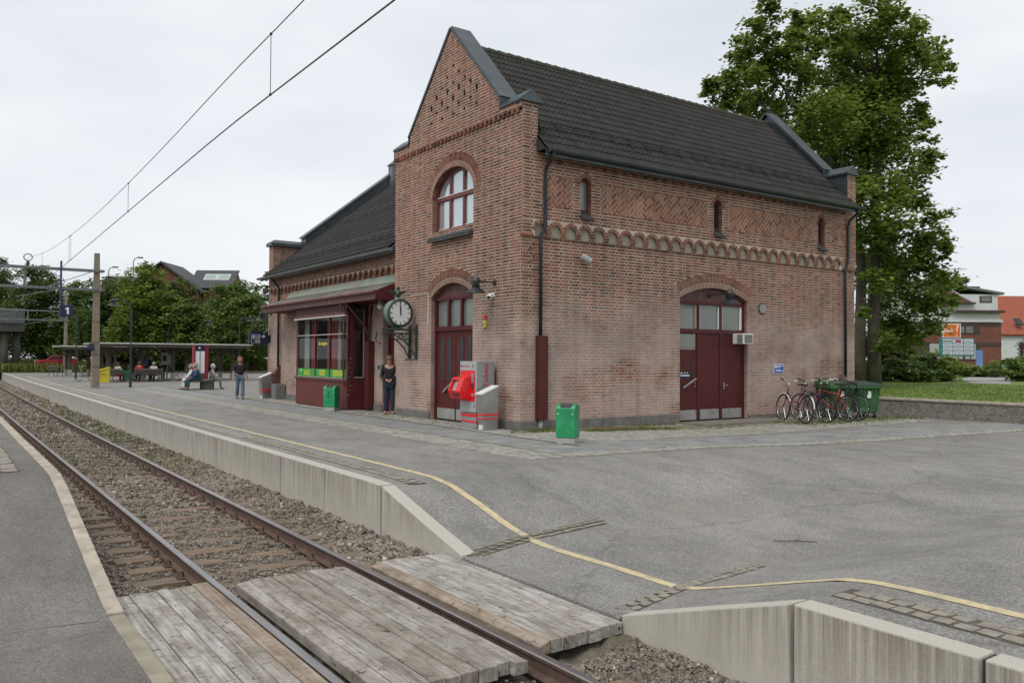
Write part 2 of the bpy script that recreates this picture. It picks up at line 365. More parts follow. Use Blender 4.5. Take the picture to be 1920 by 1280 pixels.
# stones
def stones(n, xr, yr, smin, smax, rejf):
    x = np.random.uniform(*xr, n); y = np.random.uniform(*yr, n); k = rejf(x, y); x, y = x[k], y[k]; n = len(x)
    s = np.random.uniform(smin, smax, n)*np.random.uniform(.7, 1.25, n)
    base = np.array([[-1, -1, -1], [1, -1, -1], [1, 1, -1], [-1, 1, -1], [-1, -1, 1], [1, -1, 1], [1, 1, 1], [-1, 1, 1]], float)*.5
    V = base[None]*np.random.uniform(.45, 1.15, (n, 8, 3)); V *= np.random.uniform(.55, 1.35, (n, 1, 3))*[1, 1, .75]*s[:, None, None]
    a = np.random.uniform(0, 6.28, n); e = np.random.uniform(-.7, .7, n); ca, sa, ce, se = np.cos(a), np.sin(a), np.cos(e), np.sin(e)
    Rz = np.zeros((n, 3, 3)); Rz[:, 0, 0] = ca; Rz[:, 0, 1] = -sa; Rz[:, 1, 0] = sa; Rz[:, 1, 1] = ca; Rz[:, 2, 2] = 1
    Rx = np.zeros((n, 3, 3)); Rx[:, 0, 0] = 1; Rx[:, 1, 1] = ce; Rx[:, 1, 2] = -se; Rx[:, 2, 1] = se; Rx[:, 2, 2] = ce
    V = np.einsum('nij,nkj->nki', Rz @ Rx, V)
    z = hb(x, y) + s*.18
    V += np.stack([x+np.maximum(0, y-25)**2/8100, y, z], 1)[:, None]
    Fb = np.array([(0, 3, 2, 1), (4, 5, 6, 7), (0, 1, 5, 4), (1, 2, 6, 5), (2, 3, 7, 6), (3, 0, 4, 7)])
    return V.reshape(-1, 3), (Fb[None]+8*np.arange(n)[:, None, None]).reshape(-1, 4)
def rej(x, y):
    k = ~((y > 5.2) & (y < 8.55))
    for rx in (RL, RR): k &= np.abs(x-rx) > .085
    ph = np.abs(((y-8.95+.305) % .61)-.305); cover = np.where((x < 2.4), .9, np.where(x > 3.9, .10, np.where(y < 14, .14, .30)))
    return k & ~((ph < .12) & (x > 1.86) & (x < 4.4) & (np.random.rand(len(x)) < cover))
ST = [stones(58000, (1.42, 4.97), (1.5, 14), .014, .034, rej), stones(900, (1.42, 4.97), (1.5, 14), .04, .07, rej), stones(26000, (1.42, 4.97), (14, 30), .036, .065, rej), stones(9000, (1.42, 4.97), (30, 70), .08, .12, rej),
      stones(9000, (4.1, 4.97), (8.4, 22), .035, .062, rej), stones(9000, (3.9, 4.97), (2.0, 5.25), .012, .034, rej)]
off = 0; VV, FF = [], []
for v, f_ in ST: VV.append(v); FF.append(f_+off); off += len(v)
VV = np.concatenate(VV); FF = np.concatenate(FF)
me = bpy.data.meshes.new('ballast'); me.vertices.add(len(VV)); me.vertices.foreach_set('co', VV.ravel()); me.loops.add(FF.size); me.loops.foreach_set('vertex_index', FF.ravel().astype(np.int32))
me.polygons.add(len(FF)); me.polygons.foreach_set('loop_start', np.arange(0, FF.size, 4, dtype=np.int32)); me.update(calc_edges=True)
m, N, L, B = nodes('ballast_stone'); B.inputs['Roughness'].default_value = .9
g = N.new('ShaderNodeNewGeometry'); r = ramp(N, [(0, (.085, .072, .058)), (.3, (.185, .158, .125)), (.55, (.26, .222, .178)), (.75, (.23, .215, .19)), (.9, (.28, .20, .14)), (.97, (.34, .32, .29)), (1, (.5, .48, .45))])
L.new(g.outputs['Random Per Island'], r.inputs[0])
n = noise(N, L, .9, 4); r2 = ramp(N, [(.35, (.7, .68, .65)), (.65, (1.1, 1.1, 1.1))]); L.new(n, r2.inputs[0])
L.new(mixc(N, L, 1., r.outputs[0], r2.outputs[0], 'MULTIPLY'), B.inputs['Base Color'])
me.materials.append(m); link('ballast', me, None, 'stuff', label='grey brown crushed stone ballast around the rails', cat='ballast')
# weeds in the ballast (small blades)
def blades(name, pts, hmin, hmax, wd, mat, label, cat, spread=.05, per=6, parent=None):
    V, F = [], []
    for (x, y, z) in pts:
        for _ in range(per):
            a = random.uniform(0, 6.28); h = random.uniform(hmin, hmax); ox, oy = random.uniform(-spread, spread), random.uniform(-spread, spread)
            lx, ly = math.cos(a)*h*random.uniform(.1, .8), math.sin(a)*h*random.uniform(.1, .8); px, py = -math.sin(a)*wd, math.cos(a)*wd; k = len(V)
            V += [(x+ox-px, y+oy-py, z), (x+ox+px, y+oy+py, z), (x+ox+lx*.5+px*.7, y+oy+ly*.5+py*.7, z+h*.65), (x+ox+lx*.5-px*.7, y+oy+ly*.5-py*.7, z+h*.65), (x+ox+lx, y+oy+ly, z+h)]
            F += [(k, k+1, k+2, k+3), (k+3, k+2, k+4)]
    me = bpy.data.meshes.new(name); me.from_pydata(V, [], F); me.materials.append(mat); me.update()
    return link(name, me, parent, 'stuff', label, cat)
def leafmat(name, stops, trans=.25, rough=.6):
    m, N, L, B = nodes(name); B.inputs['Roughness'].default_value = rough; B.inputs['Specular IOR Level'].default_value = .3
    g = N.new('ShaderNodeNewGeometry'); r = ramp(N, stops); L.new(g.outputs['Random Per Island'], r.inputs[0])
    n = noise(N, L, .5, 3); r2 = ramp(N, [(.35, (.75, .78, .75)), (.65, (1.15, 1.12, 1.0))]); L.new(n, r2.inputs[0])
    o = mixc(N, L, 1., r.outputs[0], r2.outputs[0], 'MULTIPLY'); L.new(o, B.inputs['Base Color'])
    t = N.new('ShaderNodeBsdfTranslucent'); L.new(o, t.inputs[0]); ms = N.new('ShaderNodeMixShader'); ms.inputs[0].default_value = trans
    out = N['Material Output']; L.new(B.outputs[0], ms.inputs[1]); L.new(t.outputs[0], ms.inputs[2]); L.new(ms.outputs[0], out.inputs[0])
    MATS[name] = m; return m
M_weed = leafmat('weed', [(0, (.05, .075, .02)), (.5, (.10, .13, .03)), (1, (.17, .18, .05))])
pts = []
for _ in range(620):
    y = random.choice([random.uniform(16, 60), random.uniform(18, 40)]); x = random.choice([random.uniform(4.1, 4.9), random.uniform(1.45, 2.1), random.uniform(4.2, 4.8), random.uniform(2.6, 3.7)])
    pts.append((x+xc(y), y, float(hb(np.array(x), np.array(y)))+.01))
blades('track_weeds', pts, .05, .16, .008, M_weed, 'low green weeds growing in the ballast beside the rails', 'weeds', .16, 7)

# ---------------------------------------------------------------- timber crossing
def wood(name, c_hi, c_lo, stain=None):
    m, N, L, B = nodes(name); B.inputs['Roughness'].default_value = .85; B.inputs['Specular IOR Level'].default_value = .25
    oi = N.new('ShaderNodeObjectInfo'); P = pos(N); ad = N.new('ShaderNodeVectorMath'); ad.operation = 'ADD'; L.new(P, ad.inputs[0])
    cmb = N.new('ShaderNodeCombineXYZ'); L.new(math_(N, L, 'MULTIPLY', oi.outputs['Random'], 37.), cmb.inputs[1]); L.new(cmb.outputs[0], ad.inputs[1]); V = ad.outputs[0]
    n1 = noise(N, L, 14, 6, .6, V, (2.6, .12, 1)); r1 = ramp(N, [(.3, c_lo), (.68, c_hi)]); L.new(n1, r1.inputs[0]); o = r1.outputs[0]
    n2 = noise(N, L, 5, 5, .7, V, (1, .5, 1)); r2 = ramp(N, [(.35, (.62, .58, .52)), (.6, (1.05, 1.05, 1.05))]); L.new(n2, r2.inputs[0]); o = mixc(N, L, 1., o, r2.outputs[0], 'MULTIPLY')
    rnd = ramp(N, [(0, (.8, .78, .75)), (1, (1.12, 1.12, 1.14))]); L.new(oi.outputs['Random'], rnd.inputs[0]); o = mixc(N, L, 1., o, rnd.outputs[0], 'MULTIPLY')
    w = N.new('ShaderNodeTexVoronoi'); w.feature = 'DISTANCE_TO_EDGE'; w.inputs['Scale'].default_value = 6
    mpp = N.new('ShaderNodeMapping'); mpp.inputs['Scale'].default_value = (.55, 1.5, 1); L.new(V, mpp.inputs[0])
    wn_ = N.new('ShaderNodeTexNoise'); wn_.inputs['Scale'].default_value = 3; wn_.inputs['Detail'].default_value = 5; L.new(V, wn_.inputs['Vector'])
    wa = N.new('ShaderNodeVectorMath'); wa.operation = 'MULTIPLY_ADD'; L.new(wn_.outputs['Color'], wa.inputs[0]); wa.inputs[1].default_value = (.25, .25, .25); L.new(mpp.outputs[0], wa.inputs[2]); L.new(wa.outputs[0], w.inputs['Vector'])
    rc = ramp(N, [(0, (1, 1, 1)), (.010, (1, 1, 1)), (.028, (0, 0, 0))]); L.new(w.outputs['Distance'], rc.inputs[0])
    nm = noise(N, L, 9, 2, .5, V); rm = ramp(N, [(.52, (0, 0, 0)), (.60, (1, 1, 1))]); L.new(nm, rm.inputs[0])
    crk = math_(N, L, 'MULTIPLY', rc.outputs[0], rm.outputs[0]); o = mixc(N, L, math_(N, L, 'MULTIPLY', crk, .92), o, (.045, .038, .03))
    kn = N.new('ShaderNodeTexVoronoi'); kn.inputs['Scale'].default_value = 3.2; km = N.new('ShaderNodeMapping'); km.inputs['Scale'].default_value = (2.2, 1, 1); L.new(V, km.inputs[0]); L.new(km.outputs[0], kn.inputs['Vector'])
    rk = ramp(N, [(0, (1, 1, 1)), (.05, (1, 1, 1)), (.085, (0, 0, 0))]); L.new(kn.outputs['Distance'], rk.inputs[0]); o = mixc(N, L, math_(N, L, 'MULTIPLY', rk.outputs[0], .6), o, (.10, .065, .04))
    if stain:
        ns = noise(N, L, 3, 5, .7, P, (3, .6, 1)); rs = ramp(N, [(.32, (0, 0, 0)), (.62, (1, 1, 1))]); L.new(ns, rs.inputs[0]); o = mixc(N, L, math_(N, L, 'MULTIPLY', rs.outputs[0], .38), o, stain)
    L.new(o, B.inputs['Base Color'])
    h = math_(N, L, 'SUBTRACT', n1, math_(N, L, 'MULTIPLY', crk, .8)); bump(N, L, B, h, .55, .008); MATS[name] = m; return m
M_wood = wood('weathered_timber', (.44, .42, .39), (.215, .20, .182))
M_woodr = wood('rust_stained_timber', (.43, .39, .34), (.22, .19, .16), (.26, .15, .075))
M_woodw = wood('warm_timber', (.41, .385, .35), (.22, .20, .175))
M_bear = mk('bearer_timber', (.16, .145, .12), (.09, .08, .065), 6, .9, bmp=.4, bs=30)
for (x0, x1, y0, y1, n, lab, stain_k) in ((1.43, 2.325, 4.2, 8.62, 7, 'grey timber crossing deck between the near kerb and the left rail', 6), (2.56, 3.76, 5.12, 8.50, 9, 'grey timber crossing deck lying between the two rails', -1), (4.04, 4.965, 5.34, 8.42, 7, 'grey timber crossing deck between the right rail and the far asphalt', 0)):
    t = thing('crossing_deck', lab, 'crossing', ((x0+x1)/2, (y0+y1)/2, -.74), 0, 'timber decks of the track crossing')
    ws = np.random.uniform(.8, 1.25, n); ws = ws/ws.sum()*(x1-x0); x = x0
    for k in range(n):
        a, c = x+.003, x+ws[k]-.003; x += ws[k]; dz = random.uniform(-.006, .006); e0, e1 = random.uniform(-.03, .03), random.uniform(-.025, .025)
        b = MB(); top = -.553+dz
        l_, r_ = top, top
        if x0 > 4 and k == 0: l_ = top-.04
        if 2.4 < x0 < 4 and k == 0: l_ = top-.012
        if 2.4 < x0 < 4 and k == n-1: r_ = top-.014
        b.hexa([(a, y0+e0, -.66), (c, y0+e0, -.66), (c, y1+e1, -.66), (a, y1+e1, -.66), (a, y0+e0, l_), (c, y0+e0, r_), (c, y1+e1, r_), (a, y1+e1, l_)])
        b.build('plank', M_woodr if k == stain_k else (M_woodw if random.random() < .3 else M_wood), t, bev=.006)
    for yb in np.arange(y0+.25, y1, (y1-y0-.5)/3.001):
        b = MB(); b.box(x0+.02, x1-.02, yb-.08, yb+.08, -.80, -.663); b.build('bearer', M_bear, t)
# ---------------------------------------------------------------- painted line, setts, slabs, cobbles
M_yel = mk('yellow_paint', (.60, .49, .26), (.42, .36, .24), 14, .85, dirt=(.30, .275, .23), dscale=4, bmp=.3, bs=80, dist=.004)
b = MB(); ys = np.concatenate([np.arange(-4, 3, 1.), np.arange(3, 11.6, .15), np.arange(12, 80, 2.)])
for a, c in zip(ys[:-1], ys[1:]):
    P = []
    for y, s in ((a, -1), (a, 1), (c, 1), (c, -1)):
        x = 5.99+s*.055+xc(y)+.008*math.sin(y*3.1); P.append((x, y, float(hg(x-xc(y), y))+.005))
    b.face(P)
yl = b.build('platform_line', M_yel, platform)
M_sett = mk('sett_granite', (.285, .25, .205), (.19, .168, .14), 9, .85, bmp=.5, bs=45, dist=.006)
M_joint = mk('joint_soil', (.115, .102, .08), (.07, .062, .048), 8, .95, dirt=(.06, .075, .025), dscale=3)
def sett_mesh(l, w, h, j):
    b = MB(); q_ = lambda s: s*random.uniform(.86, 1.06)
    l2, w2 = l/2, w/2; lo = [(-l2, -w2), (l2, -w2), (l2, w2), (-l2, w2)]
    bt = [(q_(x), q_(y), -.05) for x, y in lo]; tp = [(x*.88*random.uniform(.93, 1.05), y*.86*random.uniform(.93, 1.05), h+random.uniform(-j, j)) for x, y in bt and lo]
    mid = [(x, y, h*.45) for x, y, _ in bt]
    k = len(b.v); b.v += mid+tp; b.f += [[k+4, k+5, k+6, k+7]]+[[k+i, k+(i+1) % 4, k+4+(i+1) % 4, k+4+i] for i in range(4)]; b.m += [0]*5
    me = bpy.data.meshes.new('sett'); me.from_pydata(b.v, [], b.f); me.materials.append(M_sett); return me
SETT = [sett_mesh(.165, .155, .009, .003) for _ in range(8)]
def sett_band(p0, p1, rows, pitch, width, indiv=True, acc=None):
    p0, p1 = Vector((p0[0], p0[1], 0)), Vector((p1[0], p1[1], 0)); d = (p1-p0); n = int(d.length/pitch); d.normalize(); s = Vector((-d.y, d.x, 0)); ang = math.atan2(d.y, d.x)
    for r in range(rows):
        for k in range(n):
            c = p0+d*(pitch*(k+.5+.45*(r % 2)+random.uniform(-.07, .07)))+s*((r-(rows-1)/2)*width+random.uniform(-.008, .008)); c.x += xc(c.y)
            z = float(hg(c.x, c.y)); a = ang+random.uniform(-.06, .06)
            if indiv:
                o = bpy.data.objects.new('sett', random.choice(SETT)); COL.objects.link(o); o.parent = platform; o.location = (c.x, c.y, z+.002); o.rotation_euler = (0, 0, a)
                o.scale = (pitch/.165*random.uniform(.82, .92), width/.155*random.uniform(.80, .92), 1)
            else:
                acc.append((c.x, c.y, z+.002, a, pitch*.93, width*.92))
    jb = MB(); e = s*(rows*width/2+.004); m_ = max(2, int(n/3))
    for i in range(m_):
        a0, a1 = p0+d*(n*pitch*i/m_), p0+d*(n*pitch*(i+1)/m_); Q = []
        for pt in (a0-e, a0+e, a1+e, a1-e):
            x = pt.x+xc(pt.y); Q.append((x, pt.y, float(hg(x, pt.y))+.004))
        jb.face(Q)
    jb.build('joint_bed', M_joint, platform)
sett_band((5.05, 8.02), (7.35, 8.30), 2, .135, .095)
sett_band((5.05, 5.50), (7.35, 5.76), 2, .135, .095)
sett_band((5.56, 3.62), (5.56, .2), 2, .145, .135)
sett_band((5.56, 10.15), (5.56, 17.5), 2, .15, .14)
ACC = []
sett_band((5.56, 17.6), (5.56, 70), 2, .17, .15, False, ACC)
b = MB()                                                        # band of setts on the near platform
for k in range(10):
    for r in range(3):
        pass
nb = []
for k in range(13):
    for r in range(2):
        x, y = .70+r*.19+random.uniform(-.01, .01), 12.95+.30*k+random.uniform(-.02, .02)
        o = bpy.data.objects.new('sett', random.choice(SETT)); COL.objects.link(o); o.parent = nearp; o.location = (x, y, q(y)+.004); o.rotation_euler = (0, 0, 1.57); o.scale = (1.7, 1.15, 1.1)
b = MB()
for k in range(8): b.face([(.59, 12.78+k*.5, q(12.78+k*.5)+.004), (1.0, 12.78+k*.5, q(12.78+k*.5)+.004), (1.0, 13.28+k*.5, q(13.28+k*.5)+.004), (.59, 13.28+k*.5, q(13.28+k*.5)+.004)])
b.build('joint_bed', M_joint, nearp)

def edge_y(x): return 11.05-.105*(x-12.)      # yard: where asphalt meets paving
# cobbles as one mesh of separate stones
def cobbles(regions, extra):
    V, F, k = [], [], 0
    def stone(x, y, z, l, w, a):
        nonlocal k
        ca, sa = math.cos(a), math.sin(a); h = random.uniform(.005, .011)
        for zz, f_ in ((.0, 1.), (h, .74)):
            for sx, sy in ((-1, -1), (1, -1), (1, 1), (-1, 1)):
                u, v = sx*l/2*f_*random.uniform(.88, 1.04), sy*w/2*f_*random.uniform(.88, 1.04)
                V.append((x+u*ca-v*sa, y+u*sa+v*ca, z+zz))
        F.append((k+4, k+5, k+6, k+7))
        for i in range(4): F.append((k+i, k+(i+1) % 4, k+4+(i+1) % 4, k+4+i))
        k += 8
    for (x0, x1, y0f, y1f, px, py) in regions:
        x = x0; r = 0
        while x < x1:
            y0, y1 = y0f(x), y1f(x); y = y0+(r % 2)*py/2
            while y < y1:
                xx, yy_ = x+random.uniform(-.012, .012), y+random.uniform(-.015, .015)
                if not inside_build(xx, yy_): stone(xx, yy_, float(hg(xx, yy_))+.004, px*.9, py*.9, random.uniform(-.12, .12))
                y += py
            x += px; r += 1
    for (x, y, z, a, l, w) in extra: stone(x, y, z, l, w, a)
    me = bpy.data.meshes.new('cobblestones'); me.from_pydata(V, [], F); return me
def inside_build(x, y):
    return (x > 11.40 and y > 15.86) or (x > 10.98 and 24.8 < y < 29.45)
m, N, L, B = nodes('cobble_granite'); B.inputs['Roughness'].default_value = .85
g = N.new('ShaderNodeNewGeometry'); r = ramp(N, [(0, (.19, .18, .155)), (.5, (.255, .243, .215)), (1, (.31, .295, .265))]); L.new(g.outputs['Random Per Island'], r.inputs[0])
n = noise(N, L, .55, 5, .65); rm_ = ramp(N, [(.52, (0, 0, 0)), (.68, (1, 1, 1))]); L.new(n, rm_.inputs[0])
L.new(mixc(N, L, math_(N, L, 'MULTIPLY', rm_.outputs[0], .45), r.outputs[0], (.19, .185, .09)), B.inputs['Base Color']); M_cob = m
K = lambda v: (lambda x: v)
regs = [(10.50, 11.42, K(15.2), K(22.4), .115, .115), (10.50, 11.75, K(22.4), K(34.9), .13, .13), (8.38, 9.22, lambda x: 11.35, K(46), .14, .14),
        (10.5, 24.6, lambda x: max(12.95, edge_y(x)+1.95), K(15.90), .13, .115), (9.3, 25.3, lambda x: edge_y(x), lambda x: edge_y(x)+.36, .14, .12)]
me = cobbles(regs, ACC); me.materials.append(M_cob); link('cobblestones', me, platform, 'stuff')
M_sand = mk('joint_sand', (.20, .185, .15), (.14, .13, .095), 3, .95, dirt=(.13, .145, .055), dscale=.9)
b = MB()
for (x0, x1, y0, y1) in ((10.46, 11.44, 15.9, 34.9), (8.32, 9.26, 11.3, 46)):
    b.face([(x0, y0, .0035), (x1, y0, .0035), (x1, y1, .0035), (x0, y1, .0035)])
xs = np.arange(10.46, 25.01, .75)
for a, c in zip(xs[:-1], xs[1:]):
    P = [(x, y, float(hg(x, y))+.0045) for x, y in ((a, max(12.9, edge_y(a)+1.9)), (c, max(12.9, edge_y(c)+1.9)), (c, 14.4), (a, 14.4))]; b.face(P)
    P = [(x, y, float(hg(x, y))+.0045) for x, y in ((a, 14.4), (c, 14.4), (c, 15.95), (a, 15.95))]; b.face(P)
    P = [(x, y, float(hg(x, y))+.0035) for x, y in ((a-1.2, edge_y(a)-.02), (c-1.2, edge_y(c)-.02), (c-1.2, edge_y(c)+.4), (a-1.2, edge_y(a)+.4))]; b.face(P)
b.build('cobble_bed', M_sand, platform)
# paving slabs
M_slab = mk('paving_slab', (.235, .245, .235), (.16, .165, .158), 1.6, .8, bmp=.3, bs=30, dist=.004, dirt=(.27, .26, .23), dscale=2.2)
y = 11.6
while y < 47:
    l = random.uniform(1.3, 1.9); b = MB(); b.box(9.275, 10.405, y+.006, y+l-.006, -.04, .011+random.uniform(-.002, .002)); b.build('paving_slab', M_slab, platform, bev=.004); y += l
x = 10.5
while x < 24.8:
    l = random.uniform(1.1, 1.8); b = MB(); a, c = x+.006, x+l-.006
    P = [(a, edge_y(a)+.42), (c, edge_y(c)+.42), (c, edge_y(c)+1.9), (a, edge_y(a)+1.9)]
    b.hexa([(px, py, float(hg(px, py))-.04) for px, py in P]+[(px, py, float(hg(px, py))+.012) for px, py in P]); b.build('paving_slab', M_slab, platform, bev=.004); x += l
b = MB(); b.box(10.415, 10.455, 12.5, 47, -.03, .016); b.build('drain_channel', mk('drain_iron', (.035, .032, .03)), platform)
# bare earth patch and grass at the foot of the long wall
M_soil = mk('bare_soil', (.15, .085, .055), (.10, .06, .042), 8, .95, bmp=.5, bs=40)
b = MB(); P = []
for k in range(22):
    t = 2*math.pi*k/22; x, y = 14.0+1.35*math.cos(t)*random.uniform(.85, 1.1), 15.28+.42*math.sin(t)*random.uniform(.8, 1.1); P.append((x, min(y, 15.84), float(hg(x, y))+.022))
b.face(P); b.build('soil_patch', M_soil, platform)
M_grass = leafmat('grass_tuft', [(0, (.06, .10, .02)), (.5, (.12, .17, .035)), (1, (.20, .23, .06))])
pts = []
for _ in range(520):
    x = random.uniform(11.5, 24.4); y = 15.83-abs(random.gauss(0, .16))
    if 16.6 < x < 19.9: y -= 1.15
    if 14.9 < x < 16.7 or x < 12.9 or random.random() < .25: pts.append((x, y, float(hg(x, y))+.01))
for _ in range(260): x = random.uniform(12.6, 15.6); y = random.gauss(14.9, .13); pts.append((x, y, float(hg(x, y))+.01))
for _ in range(600): x = random.uniform(19.5, 25.2); y = random.gauss(14.2, .45); pts.append((x, y, float(hg(x, y))+.005))
for _ in range(90): y = random.uniform(15.6, 24.6); x = random.uniform(10.6, 11.38); pts.append((x, y, .01)) if random.random() < .3 or y > 21 else None
for _ in range(140): x = random.gauss(11.75, .35); y = random.gauss(15.45, .12); pts.append((x, y, .01))
pts = [p for p in pts if not inside_build(p[0], p[1])]
blades('grass_tufts', pts, .02, .075, .006, M_grass, 'short grass tufts between cobbles along the brick wall', 'grass', .09, 5)
# twig on the asphalt
b = MB(); z = float(hg(8.6, 6.2)); b.tube([(8.35, 6.35, z+.012), (8.55, 6.2, z+.015), (8.75, 6.02, z+.012)], .005, 5); b.tube([(8.55, 6.2, z+.015), (8.68, 6.22, z+.02)], .004, 5)
b.build('twig', mk('twig', (.05, .04, .03)), None, label='thin dark twig lying on the open asphalt', cat='twig')

b = MB(); px_ = [(1.19, 7.72), (.7, 7.80), (.2, 7.78), (-.5, 7.9), (-1.3, 7.93), (-2.2, 8.05)]
for (xa, ya_), (xb, yb_) in zip(px_[:-1], px_[1:]):
    b.face([(xa, ya_-.015, q(ya_)+.004), (xa, ya_+.018, q(ya_+.06)+.004), (xb, yb_+.015, q(yb_+.05)+.004), (xb, yb_-.014, q(yb_-.04)+.004)])
b.build('asphalt_seam', mk('seam_dust', (.19, .172, .145), (.15, .14, .122), 6, .95, bmp=.5, bs=60), nearp)
# apron of asphalt that closes the crossing against the deck
b = MB(); ys = np.linspace(5.40, 8.03, 12)
for a, c in zip(ys[:-1], ys[1:]): b.hexa([(4.972, a, -.75), (5.2, a, -.75), (5.2, c, -.75), (4.972, c, -.75), (4.972, a, -.535), (5.2, a, float(hg(5.2, a))+.006), (5.2, c, float(hg(5.2, c))+.006), (4.972, c, -.535)])
b.build('asphalt_apron', M_asph, platform)

# ================================================================= STATION BUILDING
XF, YA, YB, XE, XW, YW = 11.42, 15.88, 22.38, 25.15, 11.75, 34.75
st = thing('station_building', 'red brick station house with steep black tiled roof and stepped gable', 'building', (18, 19, 0))
def film(N, L, P, o, amt):
    """grey brown grime film and soot patches that lie over bricks and joints alike"""
    sx = N.new('ShaderNodeSeparateXYZ'); L.new(P, sx.inputs[0])
    up = N.new('ShaderNodeMapRange'); up.inputs[1].default_value = 1.2; up.inputs[2].default_value = 2.0; L.new(sx.outputs[2], up.inputs[0])
    dn = N.new('ShaderNodeMapRange'); dn.inputs[1].default_value = 4.2; dn.inputs[2].default_value = 2.8; L.new(sx.outputs[2], dn.inputs[0])
    a = noise(N, L, .55, 6, .7, P, (1, 1, 1.3)); ra = ramp(N, [(.42, (0, 0, 0)), (.6, (1, 1, 1))]); L.new(a, ra.inputs[0])
    f1 = math_(N, L, 'MULTIPLY', ra.outputs[0], math_(N, L, 'MULTIPLY', math_(N, L, 'MULTIPLY', up.outputs[0], dn.outputs[0]), amt))
    o = mixc(N, L, f1, o, (.20, .172, .15))
    s = noise(N, L, 1.5, 6, .75, P); rs = ramp(N, [(.56, (0, 0, 0)), (.74, (1, 1, 1))]); L.new(s, rs.inputs[0])
    o = mixc(N, L, math_(N, L, 'MULTIPLY', rs.outputs[0], .42), o, (.085, .065, .053))
    v = noise(N, L, 2.2, 4, .7, P, (1, 1, .10)); rv = ramp(N, [(.55, (0, 0, 0)), (.72, (1, 1, 1))]); L.new(v, rv.inputs[0])
    return mixc(N, L, math_(N, L, 'MULTIPLY', rv.outputs[0], .35), o, (.12, .095, .08))
def brickmat(name='red_brick', stops=None):
    m, N, L, B = nodes(name); B.inputs['Roughness'].default_value = .88; B.inputs['Specular IOR Level'].default_value = .25
    g = N.new('ShaderNodeNewGeometry'); oi = N.new('ShaderNodeObjectInfo'); P = g.outputs['Position']
    rnd = math_(N, L, 'FRACT', math_(N, L, 'ADD', g.outputs['Random Per Island'], math_(N, L, 'MULTIPLY', oi.outputs['Random'], 7.31)))
    r = ramp(N, stops or [(0, (.10, .056, .045)), (.10, (.14, .070, .052)), (.30, (.20, .085, .060)), (.52, (.25, .100, .068)), (.72, (.285, .118, .082)), (.88, (.235, .118, .088)), (1, (.34, .14, .088))]); L.new(rnd, r.inputs[0])
    n = noise(N, L, 16, 5, .65, P); rn = ramp(N, [(.3, (.72, .72, .72)), (.7, (1.18, 1.16, 1.14))]); L.new(n, rn.inputs[0]); o = mixc(N, L, 1., r.outputs[0], rn.outputs[0], 'MULTIPLY')
    big = noise(N, L, .38, 4, .6, P); rb = ramp(N, [(.35, (.78, .78, .8)), (.65, (1.12, 1.08, 1.06))]); L.new(big, rb.inputs[0]); o = mixc(N, L, 1., o, rb.outputs[0], 'MULTIPLY')
    sx = N.new('ShaderNodeSeparateXYZ'); L.new(P, sx.inputs[0])
    zr = N.new('ShaderNodeMapRange'); zr.inputs[1].default_value = 3.6; zr.inputs[2].default_value = 2.2; L.new(sx.outputs[2], zr.inputs[0])
    s = noise(N, L, .7, 5, .62, P, (1, 1, 1.5)); rs = ramp(N, [(.33, (0, 0, 0)), (.54, (1, 1, 1))]); L.new(s, rs.inputs[0])
    s2 = noise(N, L, 26, 4, .7, P); rs2 = ramp(N, [(.3, (.45, .45, .45)), (.6, (1, 1, 1))]); L.new(s2, rs2.inputs[0])
    f = math_(N, L, 'MULTIPLY', math_(N, L, 'MULTIPLY', rs.outputs[0], zr.outputs[0]), math_(N, L, 'MULTIPLY', rs2.outputs[0], .80))
    o = mixc(N, L, f, o, (.45, .34, .31))
    o = film(N, L, P, o, .42)
    L.new(o, B.inputs['Base Color']); bump(N, L, B, n, .35, .006); MATS[name] = m; return m
M_brick = brickmat(); M_herrb = brickmat('herring_brick', [(0, (.17, .085, .06)), (.3, (.25, .118, .08)), (.7, (.31, .155, .102)), (1, (.38, .205, .135))])
m, N, L, B = nodes('mortar'); B.inputs['Roughness'].default_value = .95; P = pos(N)
n = noise(N, L, 1.1, 5, .65, P); r = ramp(N, [(.30, (.37, .315, .255)), (.66, (.55, .475, .39))]); L.new(n, r.inputs[0]); L.new(film(N, L, P, r.outputs[0], .45), B.inputs['Base Color']); M_mort = m
M_plin = mk('plinth_granite', (.175, .17, .155), (.115, .11, .10), 5, .85, bmp=.5, bs=30, dist=.01, dirt=(.20, .155, .125), dscale=1.1)
M_zinc = mk('dark_zinc', (.065, .078, .085), (.05, .06, .067), 2, .42, metal=.55, dirt=(.085, .10, .108), dscale=1.3)
M_maroon = mk('maroon_paint', (.085, .0165, .017), (.066, .014, .0145), 3, .55, bmp=.1, bs=20, spec=.3)
M_maroonL = mk('maroon_worn', (.105, .034, .03), (.075, .026, .024), 5, .6, dirt=(.13, .075, .06), dscale=4)
M_black = mk('black_iron', (.016, .018, .019), (.011, .012, .013), 5, .45)
M_plast = mk('niche_plaster', (.32, .285, .22), (.24, .215, .168), 5, .9)

